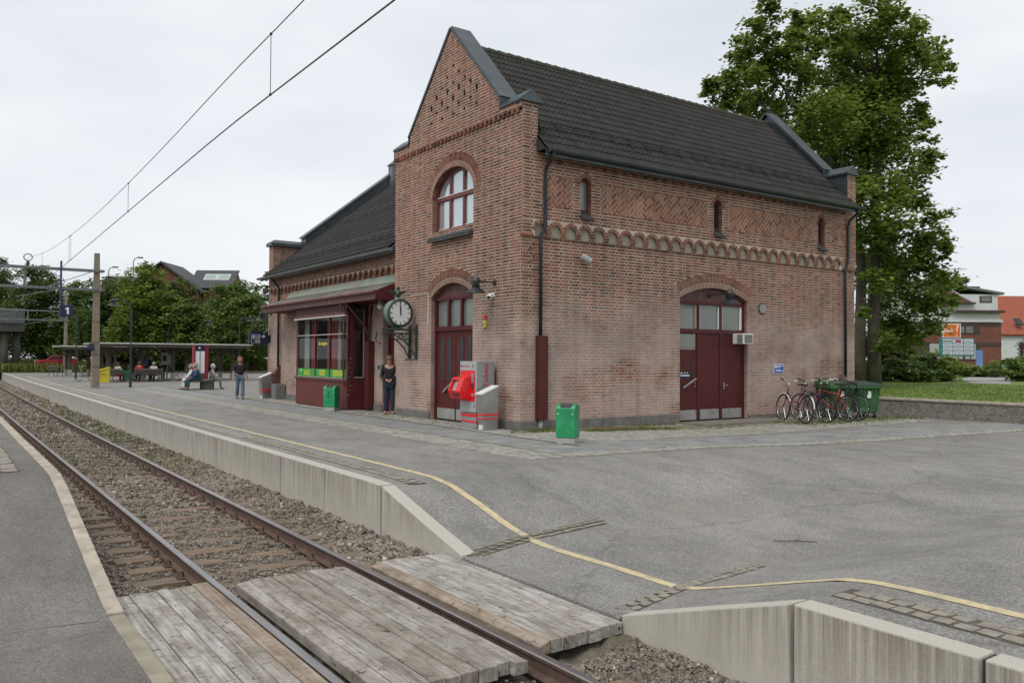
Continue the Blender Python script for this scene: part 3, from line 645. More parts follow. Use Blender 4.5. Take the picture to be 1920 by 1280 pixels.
BRK = []        # candidates for single bricks: (distance, mesh data, wall)
CAMP = Vector((0, 0, 1.74))
def subtract(iv, bl):
    out = [iv]
    for (a, c) in bl:
        nx = []
        for (s, e) in out:
            if c <= s or a >= e: nx.append((s, e)); continue
            if a > s: nx.append((s, a))
            if c < e: nx.append((c, e))
        out = nx
    return [(s, e) for s, e in out if e-s > .004]
def brickwork(mm, to3, lo, hi, v0, v1, block, wall, rowh=.0765, ph=0., proud=.005, indiv=True):
    r = 0; v = v0
    while v < v1-.01:
        vt = min(v+rowh, v1); zc = (v+vt)/2; a, c = lo(zc), hi(zc)
        if c > a:
            ivs = subtract((a, c), block(zc))
            for (s, e) in ivs:
                mm.face([to3(s, v, 0), to3(e, v, 0), to3(e, vt, 0), to3(s, vt, 0)])
                u = math.floor((s-1)/.62)*.62+ph+(.31 if r % 2 else 0)+((r//2) % 3)*.004
                k = 0
                while u < e:
                    l = (.25, .25, .12)[k % 3]; k += 1; j = random.uniform(-.004, .004)
                    p, q2 = max(u+.0085+j, s+.005), min(u+l-.0085+j, e-.005); u += l
                    if q2-p < .025: continue
                    h0, h1 = v+.0095+random.uniform(-.002, .002), vt-.0095+random.uniform(-.002, .002); d = proud+random.uniform(-.002, .002); i_ = .003
                    pts = [to3(p, h0, -.002), to3(q2, h0, -.002), to3(q2, h1, -.002), to3(p, h1, -.002), to3(p+i_, h0+i_, d), to3(q2-i_, h0+i_, d), to3(q2-i_, h1-i_, d), to3(p+i_, h1-i_, d)]
                    BRK.append(((Vector(pts[4])-CAMP).length if indiv else 1e9, pts, wall))
        v += rowh; r += 1
FB = [(4, 5, 6, 7), (0, 1, 5, 4), (1, 2, 6, 5), (2, 3, 7, 6), (3, 0, 4, 7)]
def basket_block(c, a, zb, zs, bb, th, seg):
    """blocked interval for an arched opening: half width a, from zb, springing zs, rise bb, ring th"""
    if seg: Rr = (a*a+bb*bb)/(2*bb); cz = zs+bb-Rr; ang = math.asin(a/Rr); zo = cz+(Rr+th)*math.cos(ang)
    def f(z):
        if z < zb: return []
        if z < zs: return [(c-a, c+a)]
        if seg:
            if z > cz+Rr+th: return []
            h = math.sqrt(max(0, (Rr+th)**2-(z-cz)**2))
            if z < zo: h = a+(z-zs)*math.tan(ang)
        else:
            if z > zs+bb+th: return []
            h = (a+th)*math.sqrt(max(0, 1-((z-zs)/(bb+th))**2))
        return [(c-h, c+h)]
    return f
def arch_curve(c, a, zs, bb, seg, n):
    """points and outward normals along the soffit from right to left in (u, v)"""
    out = []
    if seg:
        Rr = (a*a+bb*bb)/(2*bb); cz = zs+bb-Rr; ang = math.asin(a/Rr)
        for i in range(n+1):
            t = -ang+2*ang*i/n; out.append(((c+Rr*math.sin(t), cz+Rr*math.cos(t)), (math.sin(t), math.cos(t))))
    else:
        ts = np.linspace(0, math.pi, 400); P = np.stack([c-a*np.cos(ts), zs+bb*np.sin(ts)], 1); d = np.concatenate([[0], np.cumsum(np.linalg.norm(np.diff(P, axis=0), axis=1))])
        for i in range(n+1):
            t = np.interp(d[-1]*i/n, d, ts); nx, nz = -math.cos(t)/a, math.sin(t)/bb; l = math.hypot(nx, nz); out.append(((c-a*math.cos(t), zs+bb*math.sin(t)), (nx/l, nz/l)))
    return out
def arch_ring(mb, mm, to3, c, a, zs, bb, th, seg, n, proud=.012, inner=True, split=True):
    C = arch_curve(c, a, zs, bb, seg, n)
    def pt(i, f, r, d):
        (u, v), (nu, nv) = C[i]
        if f: (u2, v2), (nu2, nv2) = C[i+1]; u, v, nu, nv = u+(u2-u)*f, v+(v2-v)*f, nu+(nu2-nu)*f, nv+(nv2-nv)*f
        return to3(u+nu*r, v+nv*r, d)
    for i in range(n):
        mm.face([pt(i, 0, 0, .0), pt(i, .999, 0, .0), pt(i, .999, th, .0), pt(i, 0, th, .0)]); mm.face([pt(i, 0, th*.5, -.003), pt(i, .999, th*.5, -.003), pt(i, .999, th+.1, -.003), pt(i, 0, th+.1, -.003)])
        rings = [(.005, th-.01)]
        if split: rings = [(.005, .115), (.15, th-.125), (th-.113, th-.006)] if i % 2 else [(.005, .115), (.15, th-.006)]
        for ri, (r0, r1) in enumerate(rings):
            if r1-r0 < .02: continue
            pr = proud+random.uniform(-.003, .003) - (.02 if (split and ri == 0) else 0); g0, g1 = .17, .83
            if split and ri == 0: pr = .004
            bot = [pt(i, g0, r0, -.01), pt(i, g1, r0, -.01), pt(i, g1, r1, -.01), pt(i, g0, r1, -.01)]; top = [pt(i, g0+.02, r0, pr), pt(i, g1-.02, r0, pr), pt(i, g1-.02, r1, pr), pt(i, g0+.02, r1, pr)]
            mb.hexa(bot+top, skip=(0,))
        if split and i % 2 == 0:      # small dark notches under the outer ring
            mb.hexa([pt(i, .15, .118, -.01), pt(i, .85, .118, -.01), pt(i, .85, .147, -.01), pt(i, .15, .147, -.01), pt(i, .15, .118, .006), pt(i, .85, .118, .006), pt(i, .85, .147, .006), pt(i, .15, .147, .006)], skip=(0,))
def reveal(mb, mm, to3, c, a, zb, zs, bb, seg, depth, n=26):
    """brick jambs and soffit going into the wall"""
    for s in (-1, 1):
        z = zb
        while z < zs-.01:
            zt = min(z+.0765, zs); u = c+s*a
            mm.face([to3(u, z, .0), to3(u, z, -depth), to3(u, zt, -depth), to3(u, zt, .0)])
            for d0, d1 in ((.004, .115), (.125, depth)) if int(z/.0765) % 2 else ((.004, .235), (.245, depth)):
                if d1 > d0 and d0 < depth: u2 = u-s*.006; mb.hexa([to3(u, z+.006, -d0), to3(u, z+.006, -min(d1, depth)), to3(u, zt-.006, -min(d1, depth)), to3(u, zt-.006, -d0), to3(u2, z+.008, -d0-.002), to3(u2, z+.008, -min(d1, depth)), to3(u2, zt-.008, -min(d1, depth)), to3(u2, zt-.008, -d0-.002)], skip=(0,))
            z += .0765
    C = arch_curve(c, a, zs, bb, seg, n)
    for i in range(n):
        (u, v), _ = C[i]; (u2, v2), _ = C[i+1]; mb.face([to3(u, v, .0), to3(u, v, -depth), to3(u2, v2, -depth), to3(u2, v2, .0)])
def clip_rect(poly, x0, x1, y0, y1):
    def cl(P, f, ix):
        out = []
        for i in range(len(P)):
            p, q3 = P[i], P[(i+1) % len(P)]; a, c = f(p), f(q3)
            if a >= 0: out.append(p)
            if (a >= 0) != (c >= 0): t = a/(a-c); out.append((p[0]+(q3[0]-p[0])*t, p[1]+(q3[1]-p[1])*t))
        return out
    for f in (lambda p: p[0]-x0, lambda p: x1-p[0], lambda p: p[1]-y0, lambda p: y1-p[1]):
        poly = cl(poly, f, 0)
        if len(poly) < 3: return None
    return poly
M_herr = None
def herring(mb, to3, x0, x1, z0, z1, wd=.112):
    cx_, cz_ = (x0+x1)/2, (z0+z1)/2; c45 = math.sqrt(.5); n = int((x1-x0+2)/wd)
    for i in range(-n, n+1):
        for j in range(-n//2-6, n//2+7):
            ox, oy = i*1-2*j, i*1+2*j
            for (a, c, e, g_) in ((0, 2, 0, 1), (0, 1, 1, 3)):
                g0 = .08; R4 = [((ox+a+g0)*wd, (oy+e+g0)*wd), ((ox+c-g0)*wd, (oy+e+g0)*wd), ((ox+c-g0)*wd, (oy+g_-g0)*wd), ((ox+a+g0)*wd, (oy+g_-g0)*wd)]
                P = [(cx_+(x-y)*c45, cz_+(x+y)*c45) for x, y in R4]
                if max(p[0] for p in P) < x0 or min(p[0] for p in P) > x1 or max(p[1] for p in P) < z0 or min(p[1] for p in P) > z1: continue
                P = clip_rect(P, x0, x1, z0, z1)
                if not P: continue
                d = random.uniform(.003, .009); n_ = len(P); k = len(mb.v)
                mb.v += [to3(u, v, -.004) for u, v in P]+[to3(u, v, d) for u, v in P]; mb.f.append([k+n_+t for t in range(n_)]); mb.m.append(0)
                for t in range(n_): mb.f.append([k+t, k+(t+1) % n_, k+n_+(t+1) % n_, k+n_+t]); mb.m.append(0)
def blind_arches(mb, mm, mp, to3, centres, zb, w_, dep, rt=.095, corb=True):
    """row of round niches: plaster back, spandrels, voussoirs and little corbels"""
    a = w_/2; hs = .14; zs = zb+hs; ztop = zs+a+rt+.01; n = 9; pitch = abs(centres[1]-centres[0]); hp = pitch/2
    for c in centres:
        mp.face([to3(c-a, zb, -dep), to3(c+a, zb, -dep), to3(c+a, zs, -dep), to3(c-a, zs, -dep)])
        arc = [(c-a*math.cos(math.pi*i/n), zs+a*math.sin(math.pi*i/n)) for i in range(n+1)]
        for i in range(n):
            (u, v), (u2, v2) = arc[i], arc[i+1]
            mp.face([to3(u, zs, -dep), to3(u2, zs, -dep), to3(u2, v2, -dep), to3(u, v, -dep)])
            mb.face([to3(u, v, 0), to3(u2, v2, 0), to3(u2, v2, -dep), to3(u, v, -dep)])
            mm.face([to3(u, v, 0), to3(u2, v2, 0), to3(u2, ztop, 0), to3(u, ztop, 0)])
            t0, t1 = math.pi*(i+.15)/n, math.pi*(i+.85)/n; rr = rt*random.uniform(.9, 1.05)
            bt = [(c-(a+.003)*math.cos(t0), zs+(a+.003)*math.sin(t0)), (c-(a+.003)*math.cos(t1), zs+(a+.003)*math.sin(t1)), (c-(a+rr)*math.cos(t1), zs+(a+rr)*math.sin(t1)), (c-(a+rr)*math.cos(t0), zs+(a+rr)*math.sin(t0))]
            bt = [(min(max(u_, c-hp), c+hp), v_) for u_, v_ in bt]
            mb.hexa([to3(u_, v_, -.003) for u_, v_ in bt]+[to3(u_, v_, .011) for u_, v_ in bt], skip=(0,))
        for s in (-1, 1):
            u0, u1 = sorted((c+s*a, c+s*hp))
            mm.face([to3(u0, zs, 0), to3(u1, zs, 0), to3(u1, ztop, 0), to3(u0, ztop, 0)])
            mm.face([to3(c+s*a, zb, 0), to3(c+s*a, zb, -dep), to3(c+s*a, zs, -dep), to3(c+s*a, zs, 0)])
            mm.face([to3(u0, zb, 0), to3(u1, zb, 0), to3(u1, zs, 0), to3(u0, zs, 0)])
    cs = [c+hp for c in centres[:-1]]
    for c in cs:
        h = (pitch-w_)/2
        for z0, z1, d in ((zb+.002, zb+.062, .0), (zb+.072, zb+.135, .022)):
            mb.hexa([to3(c-h, z0, -dep*.9), to3(c+h, z0, -dep*.9), to3(c+h, z1, -dep*.9), to3(c-h, z1, -dep*.9), to3(c-h-.006, z0+.01, .006+d), to3(c+h+.006, z0+.01, .006+d), to3(c+h+.006, z1-.004, .012+d), to3(c-h-.006, z1-.004, .012+d)], skip=(0,))
    return ztop

def wall(name, mats=None):
    return MB(), MB()
HOOD = {}
def finish_wall(name, mm, mb, trims=()):
    w_ = mm.build(name, M_mort, st)
    if mb.v: mb.build('brick_trim', M_brick, w_, kind='stuff')
    return w_
# ---- long side wall (faces -y)
def L3(dy): return lambda u, v, d: (u, YA-dy-d, v)
dW = lambda z: basket_block(18.27, 1.43, 0, 3.42, .33, .40, True)(z)
small = [13.405, 18.34, 23.265]
def lower_block(z): return dW(z)
def upper_block(z):
    out = []
    if 5.42 < z < 6.17: out += [(12.02, 12.98), (13.89, 17.88), (18.80, 22.77), (23.76, 24.62)]
    for c in small:
        if 5.30 < z < 6.10: out.append((c-.185, c+.185))
        elif 6.10 <= z < 6.40: h = .185+.11; out.append((c-h*math.sqrt(max(0, 1-((z-6.10)/.30)**2)), c+h*math.sqrt(max(0, 1-((z-6.10)/.30)**2))))
    return out
mm, mb = MB(), MB()
brickwork(mm, L3(0), K(XF), K(XE), .22, 4.66, lower_block, 'long')
brickwork(mm, L3(0), K(19.72), K(XE), .067, .22, lambda z: [], 'long')
mp, mh = MB(), MB()
cen = [11.985+.467*k for k in range(27)]
zt = blind_arches(mb, mm, mp, L3(.05), cen, 4.66, .34, .05)
# corner piers beside the arcade, and the wall above
for (a, c) in ((XF, cen[0]-.2335), (cen[-1]+.2335, XE)): brickwork(mm, L3(.05), K(a), K(c), 4.66, zt, lambda z: [], 'long')
for (a, c) in ((XF-.05, cen[0]-.235), (cen[-1]+.235, XE)): mb.box(a, c, YA-.075, YA-.0, 4.665, 4.725)
mm.face([(XF, YA-.05, 4.66), (XE, YA-.05, 4.66), (XE, YA, 4.66), (XF, YA, 4.66)])
brickwork(mm, L3(.05), K(XF), K(XE), zt, 6.74, upper_block, 'long')
brickwork(mm, L3(.05), lambda z: XF-.05 if z > 7.7 else XF, K(XF+.45), 6.74, 7.86, lambda z: [], 'long'); brickwork(mm, L3(.05), K(XE-.45), K(XE), 6.74, 7.86, lambda z: [], 'long')
for (a, c) in ((12.02, 12.98), (13.89, 17.88), (18.80, 22.77), (23.76, 24.62)):
    mm.face([(a, YA-.046, 5.40), (c, YA-.046, 5.40), (c, YA-.046, 6.19), (a, YA-.046, 6.19)]); herring(mh, L3(.046), a+.012, c-.012, 5.425, 6.165)
for c in small:
    arch_ring(mb, mm, L3(.05), c, .185, 6.10, .17, .12, False, 13, split=False); reveal(mb, mm, L3(.05), c, .185, 5.30, 6.10, .17, False, .22, 12)
arch_ring(mb, mm, L3(0), 18.27, 1.43, 3.42, .33, .40, True, 54); reveal(mb, mm, L3(0), 18.27, 1.43, 0.0, 3.42, .33, True, .26)
# small protruding bricks below the eaves
x = 12.15
while x < 24.6: mb.box(x, x+.12, YA-.085, YA-.05, 6.50, 6.56); x += .36
mp.build('niche_plaster', M_plast, st, kind='stuff')
W_long = finish_wall('side_wall', mm, mb); mh.build('herringbone_panel', M_herrb, W_long, kind='stuff')
# ---- front gable wall (faces -x); u runs along y
def F3(dx): return lambda u, v, d: (XF-dx-d, u, v)
fw = basket_block(19.06, 1.08, 5.16, 6.12, .75, .39, False); fd = basket_block(19.07, 1.09, 0, 3.38, .36, .39, True)
def gl(z): return YA if z < 7.72 else (15.83 if z < 7.88 else 16.74+max(0, z-8.15)*(19.07-16.74)/(10.62-8.15))
def gh(z): return YB if z < 7.72 else (YB+.03 if z < 7.95 else 21.40-max(0, z-8.15)*(21.40-19.07)/(10.62-8.15))
holes = []
for (a, z, n) in ((0, 9.60, 1), (0, 9.28, 2), (0, 9.02, 3), (0, 8.76, 2), (0, 8.52, 4), (0, 8.26, 3)): pass
for (z, n) in ((9.57, 1), (9.35, 2), (9.13, 3), (8.92, 4), (8.70, 5), (8.48, 4), (8.26, 5)):
    for i in range(n): holes.append((18.96+(i-(n-1)/2)*.585, z))
def front_block(z):
    out = fw(z)+fd(z)
    for (y, zz) in holes:
        if abs(z-zz) < .045: out.append((y-.055, y+.055))
    return out
mm, mb = MB(), MB()
brickwork(mm, F3(0), lambda z: YA-.05 if z > 4.66 else YA, K(YB), .22, 7.64, front_block, 'front')
brickwork(mm, F3(.05), gl, gh, 7.70, 10.6, front_block, 'front')
# dentil course carrying the gable
y = YA+.05
while y < YB-.05: mb.box(XF-.055, XF, y, y+.11, 7.60, 7.70); y += .20
mb.box(XF-.052, XF, YA-.05, YB, 7.70, 7.705)
for (y, zz) in holes: mb.box(XF-.05, XF+.12, y-.056, y+.056, zz-.046, zz+.046, skip=(5,))
arch_ring(mb, mm, F3(0), 19.06, 1.08, 6.12, .75, .39, False, 58); reveal(mb, mm, F3(0), 19.06, 1.08, 5.12, 6.12, .75, False, .24)
arch_ring(mb, mm, F3(0), 19.07, 1.09, 3.38, .36, .39, True, 44); reveal(mb, mm, F3(0), 19.07, 1.09, 0, 3.38, .36, True, .24)
W_front = finish_wall('gable_wall', mm, mb)
# corner return of the gable parapet and outer left flank above the wing
mm = MB(); brickwork(mm, lambda u, v, d: (u, YB+d, v), K(XF), K(XW), .22, 7.9, lambda z: [], 'flank', indiv=False)
W_fl = finish_wall('flank_wall', mm, MB())
# solid core of the parapet, back of gable and closing walls (plain)
b = MB(); P = [(XF+.03, YA+.02, 7.3), (XF+.03, YA+.02, 7.84), (XF+.03, 16.76, 7.84), (XF+.03, 16.76, 8.12), (XF+.03, 19.07, 10.57), (XF+.03, 21.38, 8.12), (XF+.03, 21.38, 7.9), (XF+.03, YB-.02, 7.9), (XF+.03, YB-.02, 7.3)]
b.prism(P, (.40, 0, 0)); b.build('parapet_core', M_zinc, st); b = MB(); b.prism([(XE-.43, p[1], p[2] if p[2] > 7.4 else 6.5) for p in P], (.40, 0, 0)); b.build('parapet_core', M_zinc, st)
b = MB(); b.box(XE-.02, XE, YA+.03, YW, -.1, 6.6); b.box(12., XE-.02, YW-.02, YW, -.1, 5.0); b.build('rear_wall', M_mort, st); b = MB(); b.box(XF+.02, XW+.3, YB-.3, YB-.02, -.1, 7.8); b.build('rear_wall', M_mort, st)
# ---- wing wall (faces -x)
def W3(u, v, d): return (XW-d, u, v)
def wing_block(z):
    o = []
    if z < 3.55: o += [(22.45, 23.85), (24.9, 29.3)]
    return o
mm, mb, mp = MB(), MB(), MB()
brickwork(mm, W3, K(YB), K(YW), .22, 4.26, wing_block, 'wing')
cw = [22.60+.42*k for k in range(29)]
zt2 = blind_arches(mb, mm, mp, W3, cw, 4.26, .25, .09, rt=.085)
for (a, c) in ((YB, cw[0]-.21), (cw[-1]+.21, YW)): brickwork(mm, W3, K(a), K(c), 4.26, zt2, lambda z: [], 'wing')
brickwork(mm, W3, K(YB), K(YW), zt2, 5.12, lambda z: [], 'wing')
brickwork(mm, W3, K(34.28), K(YW), 5.12, 6.40, lambda z: [], 'wing')
brickwork(mm, lambda u, v, d: (u, 23.85-d, v), K(XW), K(12.02), .05, 3.55, lambda z: [], 'wing', indiv=False)
mp.build('niche_plaster', M_plast, st, kind='stuff')
W_wing = finish_wall('wing_wall', mm, mb)
# inner face of the wing parapet (brick seen over the roof)
mm = MB(); brickwork(mm, lambda u, v, d: (u, 34.30-d, v), K(XW), K(13.2), 5.1, 6.42, lambda z: [], 'wing', indiv=False); W_par = finish_wall('parapet_wall', mm, MB())
b = MB(); b.box(XW+.02, 13.2, 34.32, YW-.02, 5., 6.40); b.build('parapet_core', M_mort, st)
# ---- bricks: the 300 nearest as single pieces, the rest as one mesh for each wall
BRK.sort(key=lambda t: t[0]); WALLS = {'long': W_long, 'front': W_front, 'wing': W_wing, 'flank': W_fl}
near = [t for t in BRK if t[2] in ('long', 'front')][:300]; ids = set(id(t) for t in near)
RX = root_xf(st).inverted()
for (_, pts, w_) in near:
    me = bpy.data.meshes.new('brick'); c = sum((Vector(p) for p in pts), Vector())/8; lc = RX @ c
    me.from_pydata([tuple(Vector(p)-c) for p in pts], [], FB); me.materials.append(M_brick)
    o = bpy.data.objects.new('brick', me); COL.objects.link(o); o.parent = WALLS[w_]; o.location = lc
for w_ in WALLS:
    V, F = [], []
    for t in BRK:
        if t[2] == w_ and id(t) not in ids: k = len(V); V += t[1]; F += [tuple(k+i for i in f_) for f_ in FB]
    if V:
        me = bpy.data.meshes.new('brickwork'); me.from_pydata([tuple(Vector(p)-Vector((18, 19, 0))) for p in V], [], F); me.materials.append(M_brick); link('brickwork', me, WALLS[w_], 'stuff')
# ---- plinth blocks
def plinth(a, c, f, top=.22):
    u = a
    while u < c-.02:
        e = min(u+random.uniform(1.0, 1.5), c)
        if c-e < .3: e = c
        b = MB(); f(b, u+.006, e-.006, top); b.build('plinth_stone', M_plin, st, bev=.008); u = e
plinth(XF-.03, 16.80, lambda b, u, e, t: b.box(u, e, YA-.035, YA+.1, -.2, t)); plinth(19.74, XE, lambda b, u, e, t: b.box(u, e, YA-.035, YA+.1, -.2, t-.17))
plinth(YA-.03, 17.95, lambda b, u, e, t: b.box(XF-.035, XF+.1, u, e, -.1, t)); plinth(20.19, YB, lambda b, u, e, t: b.box(XF-.035, XF+.1, u, e, -.1, t))
plinth(23.87, 24.85, lambda b, u, e, t: b.box(XW-.035, XW+.1, u, e, -.1, t)); plinth(29.4, YW, lambda b, u, e, t: b.box(XW-.035, XW+.1, u, e, -.1, t))
# ================================================================= ROOFS
m, N, L, B = nodes('roof_tile'); B.inputs['Roughness'].default_value = .8; B.inputs['Specular IOR Level'].default_value = .35
g = N.new('ShaderNodeNewGeometry'); oi = N.new('ShaderNodeObjectInfo'); rnd = math_(N, L, 'FRACT', math_(N, L, 'ADD', g.outputs['Random Per Island'], math_(N, L, 'MULTIPLY', oi.outputs['Random'], 5.7)))
r = ramp(N, [(0, (.019, .018, .0165)), (1, (.029, .027, .0245))]); L.new(rnd, r.inputs[0])
n = noise(N, L, 3, 6, .7); r2 = ramp(N, [(.35, (.85, .85, .85)), (.68, (1.15, 1.12, 1.08))]); L.new(n, r2.inputs[0]); o = mixc(N, L, 1., r.outputs[0], r2.outputs[0], 'MULTIPLY')
v = N.new('ShaderNodeTexVoronoi'); v.inputs['Scale'].default_value = 5; L.new(g.outputs['Position'], v.inputs['Vector']); r3 = ramp(N, [(0, (1, 1, 1)), (.06, (1, 1, 1)), (.09, (0, 0, 0))]); L.new(v.outputs['Distance'], r3.inputs[0])
o = mixc(N, L, math_(N, L, 'MULTIPLY', r3.outputs[0], .35), o, (.22, .22, .20)); L.new(o, B.inputs['Base Color']); bump(N, L, B, noise(N, L, 60, 4), .2, .004); M_tile = m
TW, TL = .30, .34
def tile_geo():
    V, F = [], []; nu = 12
    for s, lift in ((0., .030), (.385, .004)):
        for i in range(nu+1):
            u = -TW/2+TW*i/nu; V.append((u, s, lift+.021*math.cos(4*math.pi*i/nu)))
    for i in range(nu+1): x, y, z = V[i]; V.append((x, 0.003, z-.024))
    n = nu+1
    for i in range(nu): F.append((i, i+1, n+i+1, n+i)); F.append((2*n+i, 2*n+i+1, i+1, i))
    return V, F
TV, TF = tile_geo(); tme = bpy.data.meshes.new('roof_tile'); tme.from_pydata(TV, [], TF); tme.materials.append(M_tile)
def tiled(part, o3, ux, us, un, ncol, nrow, nind, umin=None, umax=None):
    """tiles laid on the plane through o3 (eave corner) with ux across and us up the slope"""
    o3, ux, us, un = Vector(o3), Vector(ux), Vector(us), Vector(un); T = []
    for c in range(ncol):
        for r_ in range(nrow): p = o3+ux*((c+.5)*TW)+us*(r_*TL); T.append(((p-CAMP).length, p))
    T.sort(key=lambda t: t[0]); inv = root_xf(st).inverted(); Rm = Matrix((ux, us, un)).transposed().to_4x4()
    for _, p in T[:nind]:
        o = bpy.data.objects.new('roof_tile', tme); COL.objects.link(o); o.parent = part
        o.matrix_local = inv @ Matrix.Translation(p+un*random.uniform(-.002, .003)) @ Rm
    V, F = [], []
    for _, p in T[nind:]:
        k = len(V); q_ = inv @ (p+un*random.uniform(-.002, .003)); V += [tuple(q_+ux*a+us*c+un*d) for a, c, d in TV]; F += [tuple(k+i for i in f_) for f_ in TF]
    me = bpy.data.meshes.new('tile_rows'); me.from_pydata(V, [], F); me.materials.append(M_tile); link('tile_rows', me, part, 'stuff')
us = Vector((0, 3.60, 3.56)).normalized(); un = Vector((0, -us.z, us.y))
b = MB(); b.prism([(XF+.42, 15.52, 6.70), (XF+.42, 19.08, 10.22), (XF+.42, 22.64, 6.70)], (XE-XF-.84, 0, 0)); main_roof = b.build('main_roof', mk('roof_felt', (.03, .03, .03)), st)
tiled(main_roof, (XF+.45, 15.47, 6.70), (1, 0, 0), us, un, 43, 15, 300)
us2 = Vector((0, -3.60, 3.56)).normalized(); tiled(main_roof, (XE-.4, 22.69, 6.70), (-1, 0, 0), us2, Vector((0, us2.z, -us2.y))*1, 43, 15, 0)
x = XF+.45
while x < XE-.5:
    b = MB(); b.lathe([(.115, 0), (.125, .02), (.10, .36)], (x, 19.08, 10.245), 10, axis=(1, 0, 0)); b.build('ridge_tile', mk('ridge_tile', (.05, .05, .038), (.035, .037, .026), 5, .85, dirt=(.075, .08, .03), dscale=3), main_roof); x += .335
sw = Vector((6.85, 0, 5.32)).normalized(); nw = Vector((-sw.z, 0, sw.x))
b = MB(); b.prism([(11.38, YB+.02, 5.08), (18.22, YB+.02, 10.36), (25., YB+.02, 5.08)], (0, 34.30-YB-.02, 0)); wing_roof = b.build('wing_roof', MATS['roof_felt'], st)
tiled(wing_roof, (11.33, 34.28, 5.07), (0, -1, 0), sw, nw, 39, 25, 0)
# zinc copings of the gables
def coping_run(b, p0, p1, w0, w1, th, axis):
    """metal cover from p0 to p1 (points in the plane), thickness th upward, spread between w0 and w1 along axis"""
    ax = Vector(axis); p0, p1 = Vector(p0), Vector(p1); d = (p1-p0).normalized(); n = ax.cross(d).normalized()
    if n.z < 0: n = -n
    b.hexa([p0+ax*w0, p1+ax*w0, p1+ax*w1, p0+ax*w1, p0+ax*w0+n*th, p1+ax*w0+n*th, p1+ax*w1+n*th, p0+ax*w1+n*th])
for x0, tag_ in ((XF, 'f'), (XE-.45, 'r')):
    for s in (-1, 1):
        b = MB(); yl = 19.07+s*2.36; coping_run(b, (x0, yl, 8.13), (x0, 19.07, 10.62), -.085, .52, .075, (1, 0, 0)); b.build('gable_coping', M_zinc, st)
        b = MB(); b.box(x0-.08, x0+.50, min(yl, yl+s*.02), max(yl, yl+s*.02), 7.86, 8.17); b.build('coping_end', M_zinc, st)
        ya, yb = sorted((19.07+s*2.36, 19.07+s*3.32)); zb = 7.86 if s < 0 else 7.93; xm = x0+.225
        b = MB(); b.hexa([(x0-.09, ya, zb), (x0+.53, ya, zb), (x0+.53, yb, zb), (x0-.09, yb, zb), (x0-.09, ya, zb+.06), (x0+.53, ya, zb+.06), (x0+.53, yb, zb+.06), (x0-.09, yb, zb+.06)])
        b.prism([(x0-.09, ya, zb+.06), (x0+.53, ya, zb+.06), (xm, ya, zb+.31)], (0, yb-ya, 0)); b.build('pier_cap', M_zinc, st)
b = MB(); b.hexa([(XE-.47, YA-.04, 6.75), (XE-.445, YA-.04, 6.75), (XE-.445, 16.75, 6.75), (XE-.47, 16.75, 6.75), (XE-.47, YA-.04, 7.86), (XE-.445, YA-.04, 7.86), (XE-.445, 16.75, 7.86), (XE-.47, 16.75, 7.86)]); b.build('flashing', M_zinc, st)
b = MB(); b.prism([(13.18, 34.25, 6.42), (13.18, 34.25, 6.90), (18.2, 34.25, 10.86), (18.2, 34.25, 10.2)], (0, .55, 0)); b.build('wing_coping', M_zinc, st)
b = MB(); b.prism([(13.10, 34.19, 6.86), (13.10, 34.19, 6.93), (18.2, 34.19, 10.96), (18.2, 34.19, 10.87)], (0, .65, 0)); b.build('wing_coping_cover', M_zinc, st)
b = MB(); b.box(XW-.10, 13.22, 34.17, 34.87, 6.40, 6.53); b.hexa([(XW-.10, 34.17, 6.53), (13.2, 34.17, 6.53), (13.2, 34.87, 6.53), (XW-.10, 34.87, 6.53), (XW+.1, 34.40, 6.68), (13.2, 34.40, 6.68), (13.2, 34.64, 6.68), (XW+.1, 34.64, 6.68)]); b.build('wing_cap', M_zinc, st)
b = MB(); b.box(17.15, 17.55, 33.95, 34.35, 9.55, 10.55); b.hexa([(17.08, 33.88, 10.55), (17.62, 33.88, 10.55), (17.62, 34.42, 10.55), (17.08, 34.42, 10.55), (17.33, 34.13, 10.80), (17.37, 34.13, 10.80), (17.37, 34.17, 10.80), (17.33, 34.17, 10.80)]); b.build('vent_stack', mk('light_zinc', (.17, .185, .18), (.13, .14, .14), 3, .5, metal=.3), st)
# gutters and downpipes
def gutter(name, p0, p1, out, r=.075, mat=None):
    p0, p1, out = Vector(p0), Vector(p1), Vector(out); b = MB(); n = 8; prev = None
    for i in range(n):
        t0, t1 = math.pi*i/n, math.pi*(i+1)/n
        f = lambda t, rr: out*(-math.cos(t)*rr)+Vector((0, 0, -math.sin(t)*rr))
        b.face([p0+f(t0, r), p1+f(t0, r), p1+f(t1, r), p0+f(t1, r)]); b.face([p0+f(t0, r-.006), p1+f(t0, r-.006), p1+f(t1, r-.006), p0+f(t1, r-.006)])
    b.tube([p0+out*r, p1+out*r], .010, 6)
    for p in (p0, p1): b.face([p+Vector((0, 0, 0))]+[p+out*(-math.cos(math.pi*i/n)*r)+Vector((0, 0, -math.sin(math.pi*i/n)*r)) for i in range(n+1)])
    return b.build(name, mat or M_zinc, st)
gutter('gutter', (XF+.50, 15.43, 6.70), (XE-.12, 15.43, 6.70), (0, -1, 0))
b = MB(); b.box(XF+.46, XE-.46, 15.49, 15.52, 6.55, 6.72); b.box(XF+.46, XE-.46, 15.52, YA-.06, 6.70, 6.725); b.build('soffit_board', M_zinc, st)
gutter('gutter', (11.30, YB+.05, 5.02), (11.30, YW+.05, 5.02), (-1, 0, 0), mat=mk('pale_zinc', (.23, .245, .245), (.18, .19, .19), 3, .45, metal=.35))
b = MB(); b.box(11.36, 11.39, YB+.03, 34.7, 4.90, 5.07); b.box(11.39, XW, YB+.03, 34.7, 5.055, 5.08); b.build('soffit_board', M_zinc, st)
